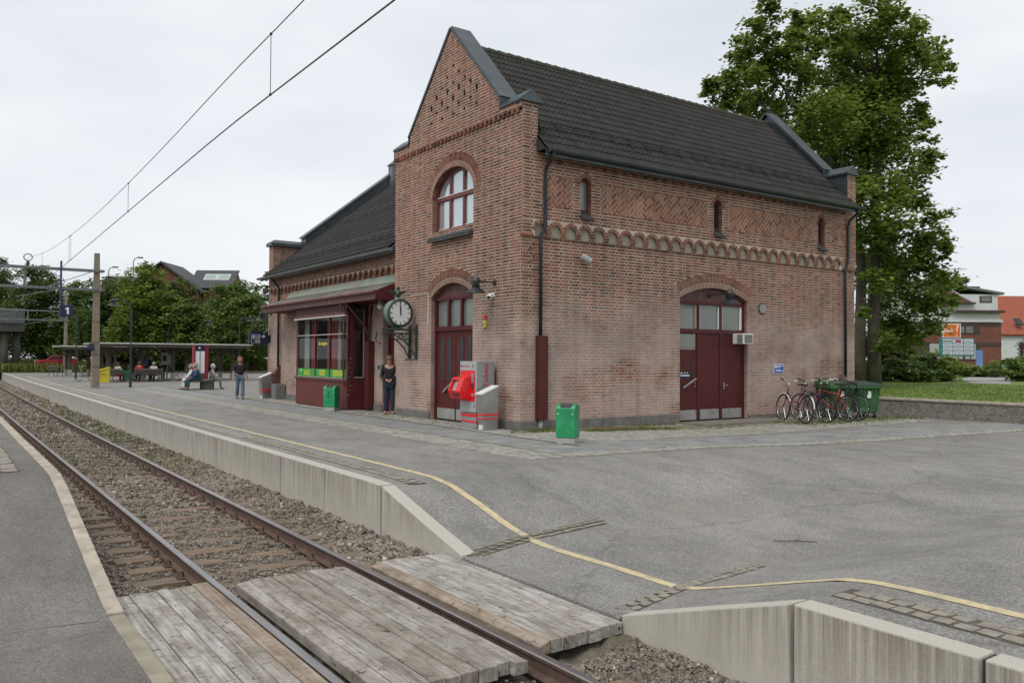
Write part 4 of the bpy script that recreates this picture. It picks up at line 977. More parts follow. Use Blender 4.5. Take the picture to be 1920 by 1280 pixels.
b = MB(); b.tube([(12.06, 15.43, 6.64), (12.06, 15.50, 6.50), (12.07, 15.72, 6.34), (12.07, 15.76, 6.2), (12.07, 15.76, 4.95), (12.05, 15.78, 4.83), (11.98, 15.80, 4.70), (11.97, 15.80, 4.55), (11.97, 15.80, 2.2)], .045, 10); b.build('downpipe', M_black, st, smooth=True)
b = MB(); b.box(11.87, 12.135, 15.70, 15.875, .24, 2.27); b.build('pipe_casing', M_maroon, st, bev=.01)
b = MB(); b.tube([(11.97, 15.78, .24), (11.97, 15.78, -.08)], .055, 10); b.build('pipe_shoe', mk('pipe_grey', (.26, .26, .25), (.2, .2, .19)), st, smooth=True)
b = MB(); b.tube([(24.72, 15.43, 6.64), (24.72, 15.5, 6.5), (24.65, 15.72, 6.3), (24.62, 15.76, 6.1), (24.62, 15.76, 5.0), (24.58, 15.79, 4.8), (24.52, 15.80, 4.65), (24.52, 15.80, 1.15)], .045, 10); b.build('downpipe', M_black, st, smooth=True)
b = MB(); b.prism([(24.30, 15.70, -.1), (24.30, 15.70, 1.25), (24.80, 15.70, .72), (24.80, 15.70, -.1)], (0, .17, 0)); b.build('pipe_casing', mk('grey_maroon', (.15, .11, .10), (.12, .085, .08)), st)
b = MB(); b.tube([(11.32, 33.26, 4.95), (11.45, 33.26, 4.8), (11.64, 33.26, 4.6), (11.66, 33.26, 4.4), (11.66, 33.26, 1.3)], .045, 10); b.build('downpipe', M_black, st, smooth=True)
b = MB(); b.prism([(11.45, 33.16, .0), (11.45, 33.16, 1.02), (11.74, 33.16, 1.38), (11.74, 33.16, 0)], (0, .26, 0)); b.build('pipe_casing', M_maroonL, st)
# snow guards
M_guard = mk('guard_iron', (.022, .022, .022)); M_guard2 = mk('guard_galv', (.12, .12, .115), (.09, .09, .085), 4, .5, metal=.5)
def snow(o3, ux, us_, un_, length, s, mat, step, parent):
    o3, ux, us_, un_ = Vector(o3), Vector(ux), Vector(us_), Vector(un_); base = o3+us_*s+un_*.045
    up = Vector((0, 0, 1)); k = 0
    x = .25
    while x < length:
        b = MB(); p = base+ux*x; t = p+up*.19-us_*.02; b.bar(p-us_*.16, t, .02, .02, ux); b.bar(p+us_*.22, t, .02, .02, ux); b.bar(p-us_*.16, p+us_*.22, .02, .012, ux); b.build('guard_bracket', mat, parent); x += step
    for h in (.09, .175):
        b = MB(); b.tube([base+up*h-us_*.03, base+ux*length+up*h-us_*.03], .011, 5); b.build('guard_rail', mat, parent)
snow((XF+.45, 15.47, 6.70), (1, 0, 0), us, un, 12.7, 1.0, M_guard, .62, main_roof)
snow((11.33, 34.1, 5.07), (0, -1, 0), sw, nw, 11.6, .85, M_guard2, .62, wing_roof)
snow((11.33, 33.0, 5.07), (0, -1, 0), sw, nw, 10.5, 3.9, M_guard2, .62, wing_roof)

# ================================================================= DOORS AND WINDOWS
def glassmat(name, base, metal, rough, spec=.6):
    m, N, L, B = nodes(name); B.inputs['Roughness'].default_value = rough; B.inputs['Metallic'].default_value = metal; B.inputs['Specular IOR Level'].default_value = spec
    n = noise(N, L, 1.4, 5, .6); r = ramp(N, [(.3, tuple(x*.8 for x in base)), (.7, base)]); L.new(n, r.inputs[0]); L.new(r.outputs[0], B.inputs['Base Color']); MATS[name] = m; return m
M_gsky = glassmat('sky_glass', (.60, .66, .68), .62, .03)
M_gdusty = glassmat('dusty_glass', (.20, .22, .205), .25, .22)
M_gdark = glassmat('dark_glass', (.030, .032, .030), .0, .25, .3)
m, N, L, B = nodes('clear_glass'); tr_ = N.new('ShaderNodeBsdfTransparent'); gl_ = N.new('ShaderNodeBsdfGlossy'); gl_.inputs['Roughness'].default_value = .02; 
ms = N.new('ShaderNodeMixShader'); ms.inputs[0].default_value = .10; L.new(tr_.outputs[0], ms.inputs[1]); L.new(gl_.outputs[0], ms.inputs[2]); L.new(ms.outputs[0], N['Material Output'].inputs[0]); tr_.inputs[0].default_value = (.8, .82, .8, 1); M_clear = m
M_redfr = mk('red_frame', (.155, .030, .026), (.12, .026, .024), 4, .5)
M_steel = mk('brushed_steel', (.42, .42, .40), (.33, .33, .31), 3, .35, metal=.7, dirt=(.30, .29, .27), dscale=2)
M_white = mk('white_paint', (.72, .72, .70), (.62, .62, .60), 4, .5)
M_kick = mk('kick_plate', (.36, .36, .34), (.28, .28, .265), 3, .5, metal=.3, sc3=(4, 4, .5), dirt=(.22, .20, .18), dscale=3)
def boards(name, base):
    m, N, L, B = nodes(name); B.inputs['Roughness'].default_value = .55; B.inputs['Specular IOR Level'].default_value = .25; P = pos(N); sx = N.new('ShaderNodeSeparateXYZ'); L.new(P, sx.inputs[0])
    s = math_(N, L, 'ADD', sx.outputs[0], sx.outputs[1]); f = math_(N, L, 'FRACT', math_(N, L, 'MULTIPLY', s, 9.5)); a = math_(N, L, 'ABSOLUTE', math_(N, L, 'SUBTRACT', f, .5)); r = ramp(N, [(.40, (1, 1, 1)), (.48, (0, 0, 0))]); L.new(a, r.inputs[0])
    n = noise(N, L, 2.5, 5); rn = ramp(N, [(.3, tuple(x*.8 for x in base)), (.7, tuple(x*1.1 for x in base))]); L.new(n, rn.inputs[0]); L.new(rn.outputs[0], B.inputs['Base Color'])
    bump(N, L, B, r.outputs[0], .6, .008); MATS[name] = m; return m
M_bds = boards('maroon_boards', (.085, .0155, .0165))
M_bds2 = boards('maroon_boards_light', (.13, .033, .030))
# arched gable window (axis along y)
xg = XF+.20
gw = MB(); P = []
aw = st
def ell(y, c=19.06, a=1.02, zs=6.12, bb=.69): t = max(0., 1-((y-c)/a)**2); return zs+bb*math.sqrt(t)
win = bpy.data.objects.new('arched_window', None); bpy.data.objects.remove(win)
b = MB(); n = 28                                   # outer frame following the arch
for i in range(n):
    y0, y1 = 18.0+2.12*i/n, 18.0+2.12*(i+1)/n
    for (y, yy) in ((y0, y1),): b.hexa([(xg-.05, y, ell(y, a=1.075, bb=.745)-.085), (xg+.03, y, ell(y, a=1.075, bb=.745)-.085), (xg+.03, yy, ell(yy, a=1.075, bb=.745)-.085), (xg-.05, yy, ell(yy, a=1.075, bb=.745)-.085)] + [(xg-.05, y, ell(y, a=1.09, bb=.76)), (xg+.03, y, ell(y, a=1.09, bb=.76)), (xg+.03, yy, ell(yy, a=1.09, bb=.76)), (xg-.05, yy, ell(yy, a=1.09, bb=.76))])
b.box(xg-.05, xg+.03, 17.98, 18.07, 5.24, 6.30); b.box(xg-.05, xg+.03, 20.05, 20.14, 5.24, 6.30); b.box(xg-.055, xg+.028, 17.98, 20.14, 5.18, 5.27)
wf = b.build('window_frame', M_redfr, st)
for (y0, y1) in ((18.66, 18.76), (19.36, 19.46)):
    b = MB(); b.box(xg-.045, xg+.02, y0, y1, 5.27, ell((y0+y1)/2)); b.build('mullion', M_redfr, wf)
b = MB(); b.box(xg-.06, xg+.022, 18.05, 20.07, 6.06, 6.17); b.build('transom', M_redfr, wf); b = MB(); b.box(xg-.065, xg-.058, 18.05, 20.07, 6.165, 6.185); b.build('drip_bar', M_white, wf)
for (y0, y1) in ((18.07, 18.66), (18.76, 19.36), (19.46, 20.05)):
    b = MB(); b.face([(xg, y0, 5.27), (xg, y1, 5.27), (xg, y1, 6.06), (xg, y0, 6.06)]); b.build('pane', M_gsky, wf)
    ys = np.linspace(y0, y1, 8); b = MB(); b.face([(xg, y0, 6.17), (xg, y1, 6.17)]+[(xg, y, ell(y)) for y in ys[::-1]]); b.build('pane', M_gsky, wf)
    b = MB(); b.box(xg-.03, xg-.012, y0, y0+.02, 5.27, 6.06); b.box(xg-.03, xg-.012, y0, y1, 5.27, 5.295); b.build('glazing_bead', M_white, wf)
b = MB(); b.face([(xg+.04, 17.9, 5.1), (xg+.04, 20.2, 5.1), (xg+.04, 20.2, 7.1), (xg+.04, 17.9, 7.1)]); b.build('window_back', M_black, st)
y = 17.99                                          # ribbed tile sill
while y < 20.12:
    b = MB(); b.tube([(XF+.17, y+.10, 5.19), (XF-.17, y+.10, 4.95)], [.038, .045], 8); b.build('sill_tile', mk('sill_slate', (.06, .062, .062), (.04, .042, .042), 5, .6), wf, smooth=True); y += .196
b = MB(); b.hexa([(XF-.17, 17.98, 4.905), (XF+.02, 17.98, 4.94), (XF+.02, 20.14, 4.94), (XF-.17, 20.14, 4.905), (XF-.17, 17.98, 4.945), (XF+.2, 17.98, 5.19), (XF+.2, 20.14, 5.19), (XF-.17, 20.14, 4.945)]); b.build('sill', MATS['sill_slate'], st)
# gable door
xd = XF+.16
def segz(u, c, a, zs, bb): Rr = (a*a+bb*bb)/(2*bb); return zs+bb-Rr+math.sqrt(Rr*Rr-(u-c)**2)
gd = MB(); gd.box(xd-.04, xd+.06, 17.98, 18.07, 0, 3.38); gd.box(xd-.04, xd+.06, 20.07, 20.16, 0, 3.38); gd.box(xd-.05, xd+.06, 18.05, 20.09, 2.46, 2.58); gd.box(xd-.05, xd+.06, 18.05, 20.09, 3.30, 3.385)
door_f = gd.build('door_frame', M_maroon, st)
ys = np.linspace(17.99, 20.15, 14); b = MB(); b.prism([(xd, y, segz(y, 19.07, 1.09, 3.38, .36)-.004) for y in ys]+[(xd, 20.15, 3.36), (xd, 17.99, 3.36)], (.05, 0, 0)); b.build('tympanum', M_maroonL, door_f)
for y0, y1 in ((18.09, 18.70), (18.79, 19.37), (19.46, 20.05)):
    b = MB(); b.face([(xd+.03, y0, 2.58), (xd+.03, y1, 2.58), (xd+.03, y1, 3.30), (xd+.03, y0, 3.30)]); b.build('pane', M_gdusty, door_f)
for y0 in (18.70, 19.37):
    b = MB(); b.box(xd-.045, xd+.05, y0, y0+.09, 2.58, 3.30); b.build('mullion', M_maroon, door_f)
for (y0, y1, hs) in ((18.07, 19.06, -1), (19.08, 20.07, 1)):
    b = MB(); b.box(xd, xd+.05, y0, y1, .04, 2.455); dl = b.build('door', M_bds, st)
    for k in (0, 1):
        yc = y0+(.32+.40*k)*(y1-y0)/1.0*1.0; b = MB(); b.box(xd-.008, xd-.001, yc-.09, yc+.09, 1.12, 2.26); b.build('door_pane', M_gdark, dl)
        b = MB(); b.box(xd-.014, xd-.002, yc-.115, yc-.092, 1.10, 2.28); b.box(xd-.014, xd-.002, yc+.092, yc+.115, 1.10, 2.28); b.box(xd-.014, xd-.002, yc-.115, yc+.115, 2.262, 2.285); b.box(xd-.014, xd-.002, yc-.115, yc+.115, 1.095, 1.118); b.build('pane_frame', M_maroonL, dl)
    b = MB(); b.box(xd-.010, xd-.0015, y0+.03, y1-.03, .05, .34); b.build('kick_plate', M_kick, dl)
    e = y0 if hs > 0 else y1; b = MB(); b.bar((xd-.05, e+hs*.10, 1.06), (xd-.05, e+hs*.58, .78), .045, .03, (1, 0, 0)); b.tube([(xd-.05, e+hs*.10, 1.06), (xd+.01, e+hs*.10, 1.06)], .012, 6); b.tube([(xd-.05, e+hs*.56, .79), (xd+.01, e+hs*.56, .79)], .012, 6); b.build('door_handle', M_steel, dl)
# small side windows
for c in small:
    yg = YA-.05+.16; b = MB(); fr = .035
    b.box(c-.185, c-.185+fr, yg-.03, yg+.03, 5.45, 6.16); b.box(c+.185-fr, c+.185, yg-.03, yg+.03, 5.45, 6.16); b.box(c-.185, c+.185, yg-.032, yg+.03, 5.44, 5.48)
    us_ = np.linspace(-.185, .185, 9); b.prism([(c+u, yg-.029, 6.10+.17*math.sqrt(max(0, 1-(u/.185)**2))) for u in us_]+[(c+u, yg-.029, 6.06+.13*math.sqrt(max(0, 1-(u/.186)**2))) for u in us_[::-1]], (0, .055, 0))
    fo = b.build('window_frame', M_redfr, st); b = MB(); b.face([(c-.17, yg, 5.46), (c+.17, yg, 5.46), (c+.17, yg, 6.25), (c-.17, yg, 6.25)]); b.build('pane', M_gdark if c > 14 else M_gdusty, fo)
    b = MB(); b.hexa([(c-.19, YA-.16, 5.19), (c+.19, YA-.16, 5.19), (c+.18, yg, 5.38), (c-.18, yg, 5.38), (c-.20, YA-.17, 5.23), (c+.20, YA-.17, 5.23), (c+.182, yg, 5.445), (c-.182, yg, 5.445)]); b.build('sill', MATS['sill_slate'], fo)
# long side door
yd = YA+.17
b = MB(); b.box(16.84, 16.93, yd-.05, yd+.05, 0, 3.42); b.box(19.61, 19.70, yd-.05, yd+.05, 0, 3.42); b.box(16.93, 19.61, yd-.055, yd+.05, 2.46, 2.57); b.box(16.93, 19.61, yd-.055, yd+.05, 3.26, 3.34)
sf = b.build('door_frame', M_maroon, st)
for x0 in (17.68, 18.62):
    b = MB(); b.box(x0, x0+.09, yd-.05, yd+.045, .0, 3.26); b.build('door_post', M_maroon, sf)
xs_ = np.linspace(16.85, 19.69, 16); b = MB(); b.prism([(x, yd-.02, segz(x, 18.27, 1.43, 3.42, .33)-.004) for x in xs_]+[(19.69, yd-.02, 3.33), (16.85, yd-.02, 3.33)], (0, .05, 0)); b.build('tympanum', M_maroonL, sf)
for k, (x0, x1) in enumerate(((16.93, 17.68), (17.77, 18.62), (18.71, 19.61))):
    b = MB(); b.face([(x0, yd, 2.57), (x1, yd, 2.57), (x1, yd, 3.26), (x0, yd, 3.26)]); b.build('pane', M_gdusty, sf)
    b = MB(); b.box(x1-.10 if k != 1 else x1-.06, x1-.02, yd-.03, yd-.008, 2.585, 3.245); b.build('glazing_bead', M_white if k else mk('buff_paint', (.30, .24, .17)), sf)
    if k: b = MB(); b.box(x0+.015, x0+.04, yd-.03, yd-.008, 2.585, 3.245); b.build('glazing_bead', M_white, sf)
    b = MB(); b.box(x0+.006, x1-.006, yd-.025, yd+.03, .0, 2.455); dl = b.build('door', M_bds, st)
    b = MB(); b.box(x0+.03, x1-.03, yd-.035, yd-.0255, .02, .30); b.build('kick_plate', M_kick, dl)
    if k == 0:
        b = MB(); b.box(x0+.03, x1-.14, yd-.034, yd-.026, 2.03, 2.42); b.build('door_pane', M_gdusty, dl); b = MB(); b.box(x1-.14, x1-.09, yd-.04, yd-.0255, 2.01, 2.44); b.box(x0+.02, x1-.09, yd-.04, yd-.0255, 1.985, 2.025); b.build('pane_frame', mk('buff_paint', (.3, .24, .17)), dl)
        b = MB(); b.box(17.44, 17.53, yd-.033, yd-.026, 1.18, 1.78); b.build('door_pane', M_gdark, dl); b = MB(); b.bar((17.06, yd-.09, .93), (17.58, yd-.09, 1.18), .045, .03, (0, 1, 0)); b.tube([(17.08, yd-.09, .94), (17.08, yd-.02, .94)], .012, 6); b.tube([(17.56, yd-.09, 1.17), (17.56, yd-.02, 1.17)], .012, 6); b.build('door_handle', M_steel, dl)
        for zz in (.96, 1.04): b = MB(); b.ball((17.60, yd-.03, zz), .022, 6); b.build('lock', M_steel, dl)
    if k == 2:
        b = MB(); b.box(18.79, 18.83, yd-.04, yd-.026, .86, 1.05); b.tube([(18.81, yd-.04, .97), (18.81, yd-.08, .97), (18.93, yd-.08, .97)], .011, 6); b.build('door_handle', M_steel, dl)
b = MB(); b.prism([(16.80, 15.83, -.2), (16.80, 15.83, .0), (20.1, 15.83, .0), (20.1, 15.83, -.2)], (0, -.92, 0)); b.build('doorstep', mk('step_stone', (.20, .185, .15), (.14, .13, .105), 4, .85, bmp=.4, bs=25), st, bev=.015)
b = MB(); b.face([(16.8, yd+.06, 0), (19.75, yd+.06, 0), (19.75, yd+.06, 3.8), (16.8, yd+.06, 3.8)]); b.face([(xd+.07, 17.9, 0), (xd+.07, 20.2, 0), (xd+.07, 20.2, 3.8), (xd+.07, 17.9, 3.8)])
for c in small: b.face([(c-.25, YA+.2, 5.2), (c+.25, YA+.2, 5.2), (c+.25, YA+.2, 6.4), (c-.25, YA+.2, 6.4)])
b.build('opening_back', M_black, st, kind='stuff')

# ================================================================= BAY WINDOW, CANOPY, WING DOOR
XB = 10.99
b = MB(); b.box(XB, XB+.05, 24.86, 29.40, .02, .93); base = b.build('bay_panel', M_bds2, st)
b = MB(); b.box(XB+.05, XW, 24.86, 24.91, .02, .93); b.build('bay_panel', M_bds, st); b = MB(); b.box(XB+.05, XW, 29.35, 29.40, .02, 3.4); b.build('bay_panel', M_bds, st)
b = MB(); b.box(XB-.04, XB+.09, 24.84, 29.44, .93, 1.01); b.build('bay_sill', M_maroonL, st)
for y0 in (24.86, 26.30, 27.57, 29.28):
    wd_ = .12 if y0 in (24.86, 29.28) else .06; b = MB(); b.box(XB+.005, XB+.08, y0, y0+wd_, 1.01, 3.36); b.build('bay_post', M_maroonL if wd_ > .1 else M_maroon, st)
b = MB(); b.box(XB, XB+.07, 24.98, 29.28, 2.47, 2.50); b.build('bay_transom', mk('alu_bar', (.5, .48, .44), (.42, .4, .37), 4, .4, metal=.4), st)
b = MB(); b.box(XB, XB+.07, 24.98, 29.28, 1.012, 1.035); b.build('bay_transom', MATS['alu_bar'], st)
b = MB(); b.box(XB-.08, XB+.06, 24.88, 29.38, 3.10, 3.20); b.build('awning_box', M_maroonL, st); b = MB(); b.box(XB-.10, XB-.02, 24.88, 29.38, 3.05, 3.10); b.build('awning_bar', mk('cream_alu', (.50, .46, .41), (.42, .39, .35)), st)
b = MB(); b.box(XB-.02, XB+.08, 24.86, 29.40, 3.20, 3.5); b.build('bay_head', M_maroon, st)
for (y0, y1) in ((24.98, 26.30), (26.36, 27.57), (27.63, 29.28)):
    for z0, z1 in ((1.035, 2.47), (2.50, 3.06)):
        b = MB(); b.face([(XB+.035, y0, z0), (XB+.035, y1, z0), (XB+.035, y1, z1), (XB+.035, y0, z1)]); b.build('pane', M_clear, st)
# side glazing
b = MB(); b.box(XB+.05, XB+.25, 24.86, 24.92, .93, 3.4); b.box(XW-.16, XW, 24.86, 24.92, .93, 3.4); b.box(XB+.25, XW-.16, 24.865, 24.92, 2.50, 2.56); b.box(XB+.25, XW-.16, 24.865, 24.92, .93, 1.05); b.build('bay_side', M_maroon, st)
b = MB(); b.face([(XB+.25, 24.90, 1.05), (XW-.16, 24.90, 1.05), (XW-.16, 24.90, 3.3), (XB+.25, 24.90, 3.3)]); b.build('pane', M_clear, st)
b = MB(); b.box(XW-.19, XW-.165, 24.85, 24.87, 1.05, 3.3); b.box(XB+.25, XW-.16, 24.85, 24.87, 1.045, 1.075); b.build('bay_transom', MATS['alu_bar'], st)
# interior
b = MB(); b.face([(12.6, 24.9, 0), (12.6, 29.4, 0), (12.6, 29.4, 3.5), (12.6, 24.9, 3.5)]); b.face([(11.0, 24.9, .9), (12.6, 24.9, .9), (12.6, 29.4, .9), (11.0, 29.4, .9)]); b.face([(11.75, 24.93, 0), (12.6, 24.93, 0), (12.6, 24.93, 3.5), (11.75, 24.93, 3.5)]); b.face([(11.1, 29.34, .9), (12.6, 29.34, .9), (12.6, 29.34, 3.5), (11.1, 29.34, 3.5)])
b.build('bay_interior', mk('interior_brown', (.10, .07, .05), (.06, .045, .035)), st)
M_curt = mk('red_curtain', (.34, .05, .05), (.18, .03, .032), 7, .9, sc3=(9, 9, .5)); M_curt2 = mk('grey_curtain', (.42, .43, .40), (.30, .31, .29), 7, .9, sc3=(9, 9, .5))
for (y0, y1, mt, xx) in ((28.15, 28.75, M_curt, 11.32), (28.85, 29.3, M_curt2, 11.28), (26.42, 27.40, M_curt, 11.35), (25.05, 25.5, M_curt, 11.30), (26.05, 26.28, M_curt2, 11.3), (25.6, 26.0, M_curt, 11.5)):
    b = MB(); n = 18
    for i in range(n):
        a0, a1 = y0+(y1-y0)*i/n, y0+(y1-y0)*(i+1)/n; f = lambda k: xx+.03*math.sin(k*1.9); b.face([(f(i), a0, .92), (f(i+1), a1, .92), (f(i+1), a1, 3.3), (f(i), a0, 3.3)])
    b.build('curtain', mt, st)
M_green = mk('green_sign', (.035, .30, .04), (.03, .26, .035), 3, .5); M_yell = mk('yellow_letters', (.85, .75, .06), (.8, .7, .06), 3, .6)
for (y0, y1, txt, sx_) in ((27.66, 29.26, None, 1), (26.38, 27.55, 'INDISK', .62), (25.0, 26.28, 'RESTAURA', .60)):
    b = MB(); b.box(XB+.018, XB+.032, y0, y1, 1.04, 1.31); gp = b.build('sign_panel', M_green, st)
    yc = (y0+y1)/2
    if txt: text_on('lettering', txt, .27, (XB+.012, yc, 1.172), (0, -1, 0), (0, 0, 1), M_yell, gp, sx=sx_)
    else:
        text_on('lettering', 'K-&-CJC', .25, (XB+.012, yc-.12, 1.165), (0, -1, 0), (0, 0, 1), M_yell, gp, sx=.62, shear=.15)
        b = MB(); b.lathe([(.05, 0), (.05, .004)], (XB+.014, yc+.45, 1.24), 10, axis=(-1, 0, 0)); b.build('emblem', mk('pale_yellow', (.75, .75, .45)), gp)
text_on('lettering', 'Alle rettigheter', .17, (XB+.028, 26.95, 2.18), (0, -1, 0), (0, 0, 1), M_yell, st, sx=.72, shear=.2)
# wing door beside the gable block
b = MB(); b.box(12.0, 12.06, 22.45, 23.85, .0, 2.5); wd = b.build('wing_door', M_bds, st); b = MB(); b.box(11.985, 11.999, 22.5, 23.8, .02, .33); b.build('kick_plate', mk('buff_plate', (.27, .24, .19), (.2, .18, .145)), wd)
b = MB(); b.box(11.99, 12.05, 22.45, 23.85, 2.57, 3.5); b.build('pane', mk('blue_grey_pane', (.13, .155, .155), (.10, .12, .12), 3, .25, metal=.2), wd)
b = MB(); b.box(11.95, 12.07, 22.45, 22.53, 0, 3.55); b.box(11.95, 12.07, 23.77, 23.85, 0, 3.55); b.box(11.95, 12.07, 22.53, 23.77, 2.5, 2.57); b.build('door_frame', M_maroon, wd)
b = MB(); b.box(XW, 12.06, 24.86, 24.89, 0, 3.55); b.box(XW, 12.06, 22.45, 23.85, 3.55, 3.57); b.build('reveal', M_mort, st)
b = MB(); b.tube([(11.74, 24.62, 3.4), (11.66, 24.62, 3.0), (11.64, 24.60, 2.2)], .045, 10); b.build('downpipe', M_maroonL, st, smooth=True)
b = MB(); b.box(11.52, 11.74, 24.40, 24.72, .05, 2.24); b.build('pipe_casing', M_maroon, st, bev=.01)
# canopy
M_sheet = mk('canopy_sheet', (.175, .16, .135), (.12, .112, .096), 1.5, .6, metal=.2, dirt=(.22, .215, .17), dscale=1.5)
M_flash = mk('canopy_flashing', (.27, .30, .255), (.20, .23, .19), 1.2, .6, metal=.2, dirt=(.33, .24, .13), dscale=.8)
x0c, zc0, zc1 = 10.80, 3.72, 4.10
b = MB(); b.hexa([(x0c, YB+.04, zc0-.03), (XW, YB+.04, zc1-.03), (XW, 32.05, zc1-.03), (x0c, 32.7, zc0-.03), (x0c, YB+.04, zc0), (XW, YB+.04, zc1), (XW, 32.05, zc1), (x0c, 32.7, zc0)]); can = b.build('canopy_roof', M_sheet, st)
b = MB(); b.face([(x0c, 32.7, zc0), (XW, 32.05, zc1), (XW, 32.7, zc0)]); b.build('canopy_hip', M_sheet, can)
b = MB(); b.hexa([(XW-.2, YB+.04, zc1-.07), (XW-.03, YB+.04, zc1), (XW-.03, 32.0, zc1), (XW-.2, 32.1, zc1-.07), (XW-.2, YB+.04, zc1-.05), (XW-.02, YB+.04, zc1+.20), (XW-.02, 31.9, zc1+.20), (XW-.2, 32.1, zc1-.05)]); b.build('canopy_flashing', M_flash, can)
b = MB(); b.box(x0c, x0c+.05, YB+.05, 32.7, zc0-.26, zc0-.04); b.build('canopy_fascia', M_maroonL, can); b = MB(); b.box(x0c+.05, XW, YB+.06, 32.6, zc0-.26, zc0-.23); b.build('canopy_soffit', M_maroon, can)
b = MB(); b.prism([(x0c, YB+.03, zc0-.26), (x0c, YB+.03, zc0), (XW, YB+.03, zc1), (XW, YB+.03, zc0-.26)], (0, .03, 0)); b.build('canopy_end', M_maroon, can)
y = YB+.05
while y < 32.6:
    b = MB(); b.tube([(x0c-.035, y+.01, zc0-.03), (x0c-.035, min(y+.78, 32.68), zc0-.03)], .05, 8); b.build('canopy_gutter', mk('red_gutter', (.17, .055, .05), (.12, .042, .038), 4, .6), can); y += .8
b = MB(); b.bar((x0c+.06, 24.95, 3.48), (XB+.02, 24.95, 3.0), .04, .04); b.tube([(x0c+.02, 25.05, 3.66), (x0c+.02, 25.05, 3.3), (XB-.04, 25.05, 3.15), (XB-.04, 25.05, .75)], .03, 8); b.build('canopy_downpipe', M_maroonL, can)
b = MB(); b.tube([(x0c+.03, 24.8, 3.55), (11.45, 24.6, 2.75), (11.62, 24.6, 2.45)], .035, 8); b.build('canopy_downpipe', M_maroonL, can)
# ================================================================= THINGS ON AND AROUND THE STATION
M_cgreen = mk('clock_green', (.045, .075, .055), (.03, .055, .04), 4, .5, metal=.2)
M_cgreen2 = mk('clock_rim', (.17, .21, .17), (.12, .15, .125), 4, .5)
M_dial = mk('dial_white', (.70, .71, .71), (.64, .65, .66), 2, .3)
ck = thing('station_clock', 'round station clock with green case and bird finial on iron wall bracket', 'clock', (10.86, 21.12, 2.0))
CC = Vector((10.88, 21.12, 2.985)); RCk = .38
b = MB(); b.lathe([(RCk-.03, -.15), (RCk, -.14), (RCk+.015, -.09), (RCk+.0, -.05), (RCk-.02, 0), (RCk, .05), (RCk+.015, .09), (RCk, .14), (RCk-.03, .15)], CC, 40, axis=(0, 1, 0), caps=False); b.build('clock_case', M_cgreen2, ck, smooth=True)
for s in (-1, 1):
    b = MB(); b.lathe([(RCk-.045, 0), (RCk+.02, 0), (RCk+.02, .03), (RCk-.045, .03), (RCk-.045, 0)], CC+Vector((0, s*.15-.015, 0)), 40, axis=(0, 1, 0), caps=False); b.build('clock_rim', M_cgreen, ck, smooth=True)
    b = MB(); b.lathe([(RCk-.04, 0), (RCk-.04, .006)], CC+Vector((0, s*.155-.003, 0)), 40, axis=(0, 1, 0)); dial = b.build('dial', M_dial, ck)
    yf = CC.y+s*.163
    for k in range(12):
        t = math.pi/6*k; d = Vector((math.sin(t), 0, math.cos(t))); b = MB(); b.bar(CC+d*.255+Vector((0, yf-CC.y, 0)), CC+d*.335+Vector((0, yf-CC.y, 0)), .022, .004, (0, 1, 0)); b.build('hour_mark', M_black, dial)
    b = MB()
    for k in range(60):
        t = math.pi/30*k; d = Vector((math.sin(t), 0, math.cos(t)))
        b.bar(CC+d*.322+Vector((0, yf-CC.y, 0)), CC+d*.335+Vector((0, yf-CC.y, 0)), .007, .004, (0, 1, 0))
    b.build('minute_track', M_black, dial, kind='stuff')
    b = MB(); b.bar((CC.x+.004, yf+s*.006, CC.z-.07), (CC.x-.016, yf+s*.006, CC.z+.31), .022, .004, (0, 1, 0)); b.build('minute_hand', M_black, dial)
    b = MB(); b.bar((CC.x, yf+s*.011, CC.z-.06), (CC.x-.003, yf+s*.011, CC.z+.20), .034, .004, (0, 1, 0)); b.build('hour_hand', M_black, dial)
b = MB(); b.lathe([(.10, 0), (.085, .05), (.05, .08)], (CC.x, CC.y, CC.z+RCk-.01), 12); b.build('finial_base', M_cgreen2, ck)
b = MB(); b.lathe([(.03, 0), (.075, .06), (.08, .12), (.05, .19), (.035, .22), (.05, .26), (.045, .30), (.01, .33)], (CC.x, CC.y, CC.z+RCk+.06), 12)
for s in (-1, 1):
    z0 = CC.z+RCk; b.hexa([(CC.x+s*.05, CC.y-.02, z0+.12), (CC.x+s*.05, CC.y+.02, z0+.12), (CC.x+s*.05, CC.y+.02, z0+.24), (CC.x+s*.05, CC.y-.02, z0+.24), (CC.x+s*.28, CC.y-.008, z0+.245), (CC.x+s*.28, CC.y+.008, z0+.245), (CC.x+s*.28, CC.y+.008, z0+.27), (CC.x+s*.28, CC.y-.008, z0+.27)])
b.build('bird_finial', M_cgreen, ck)
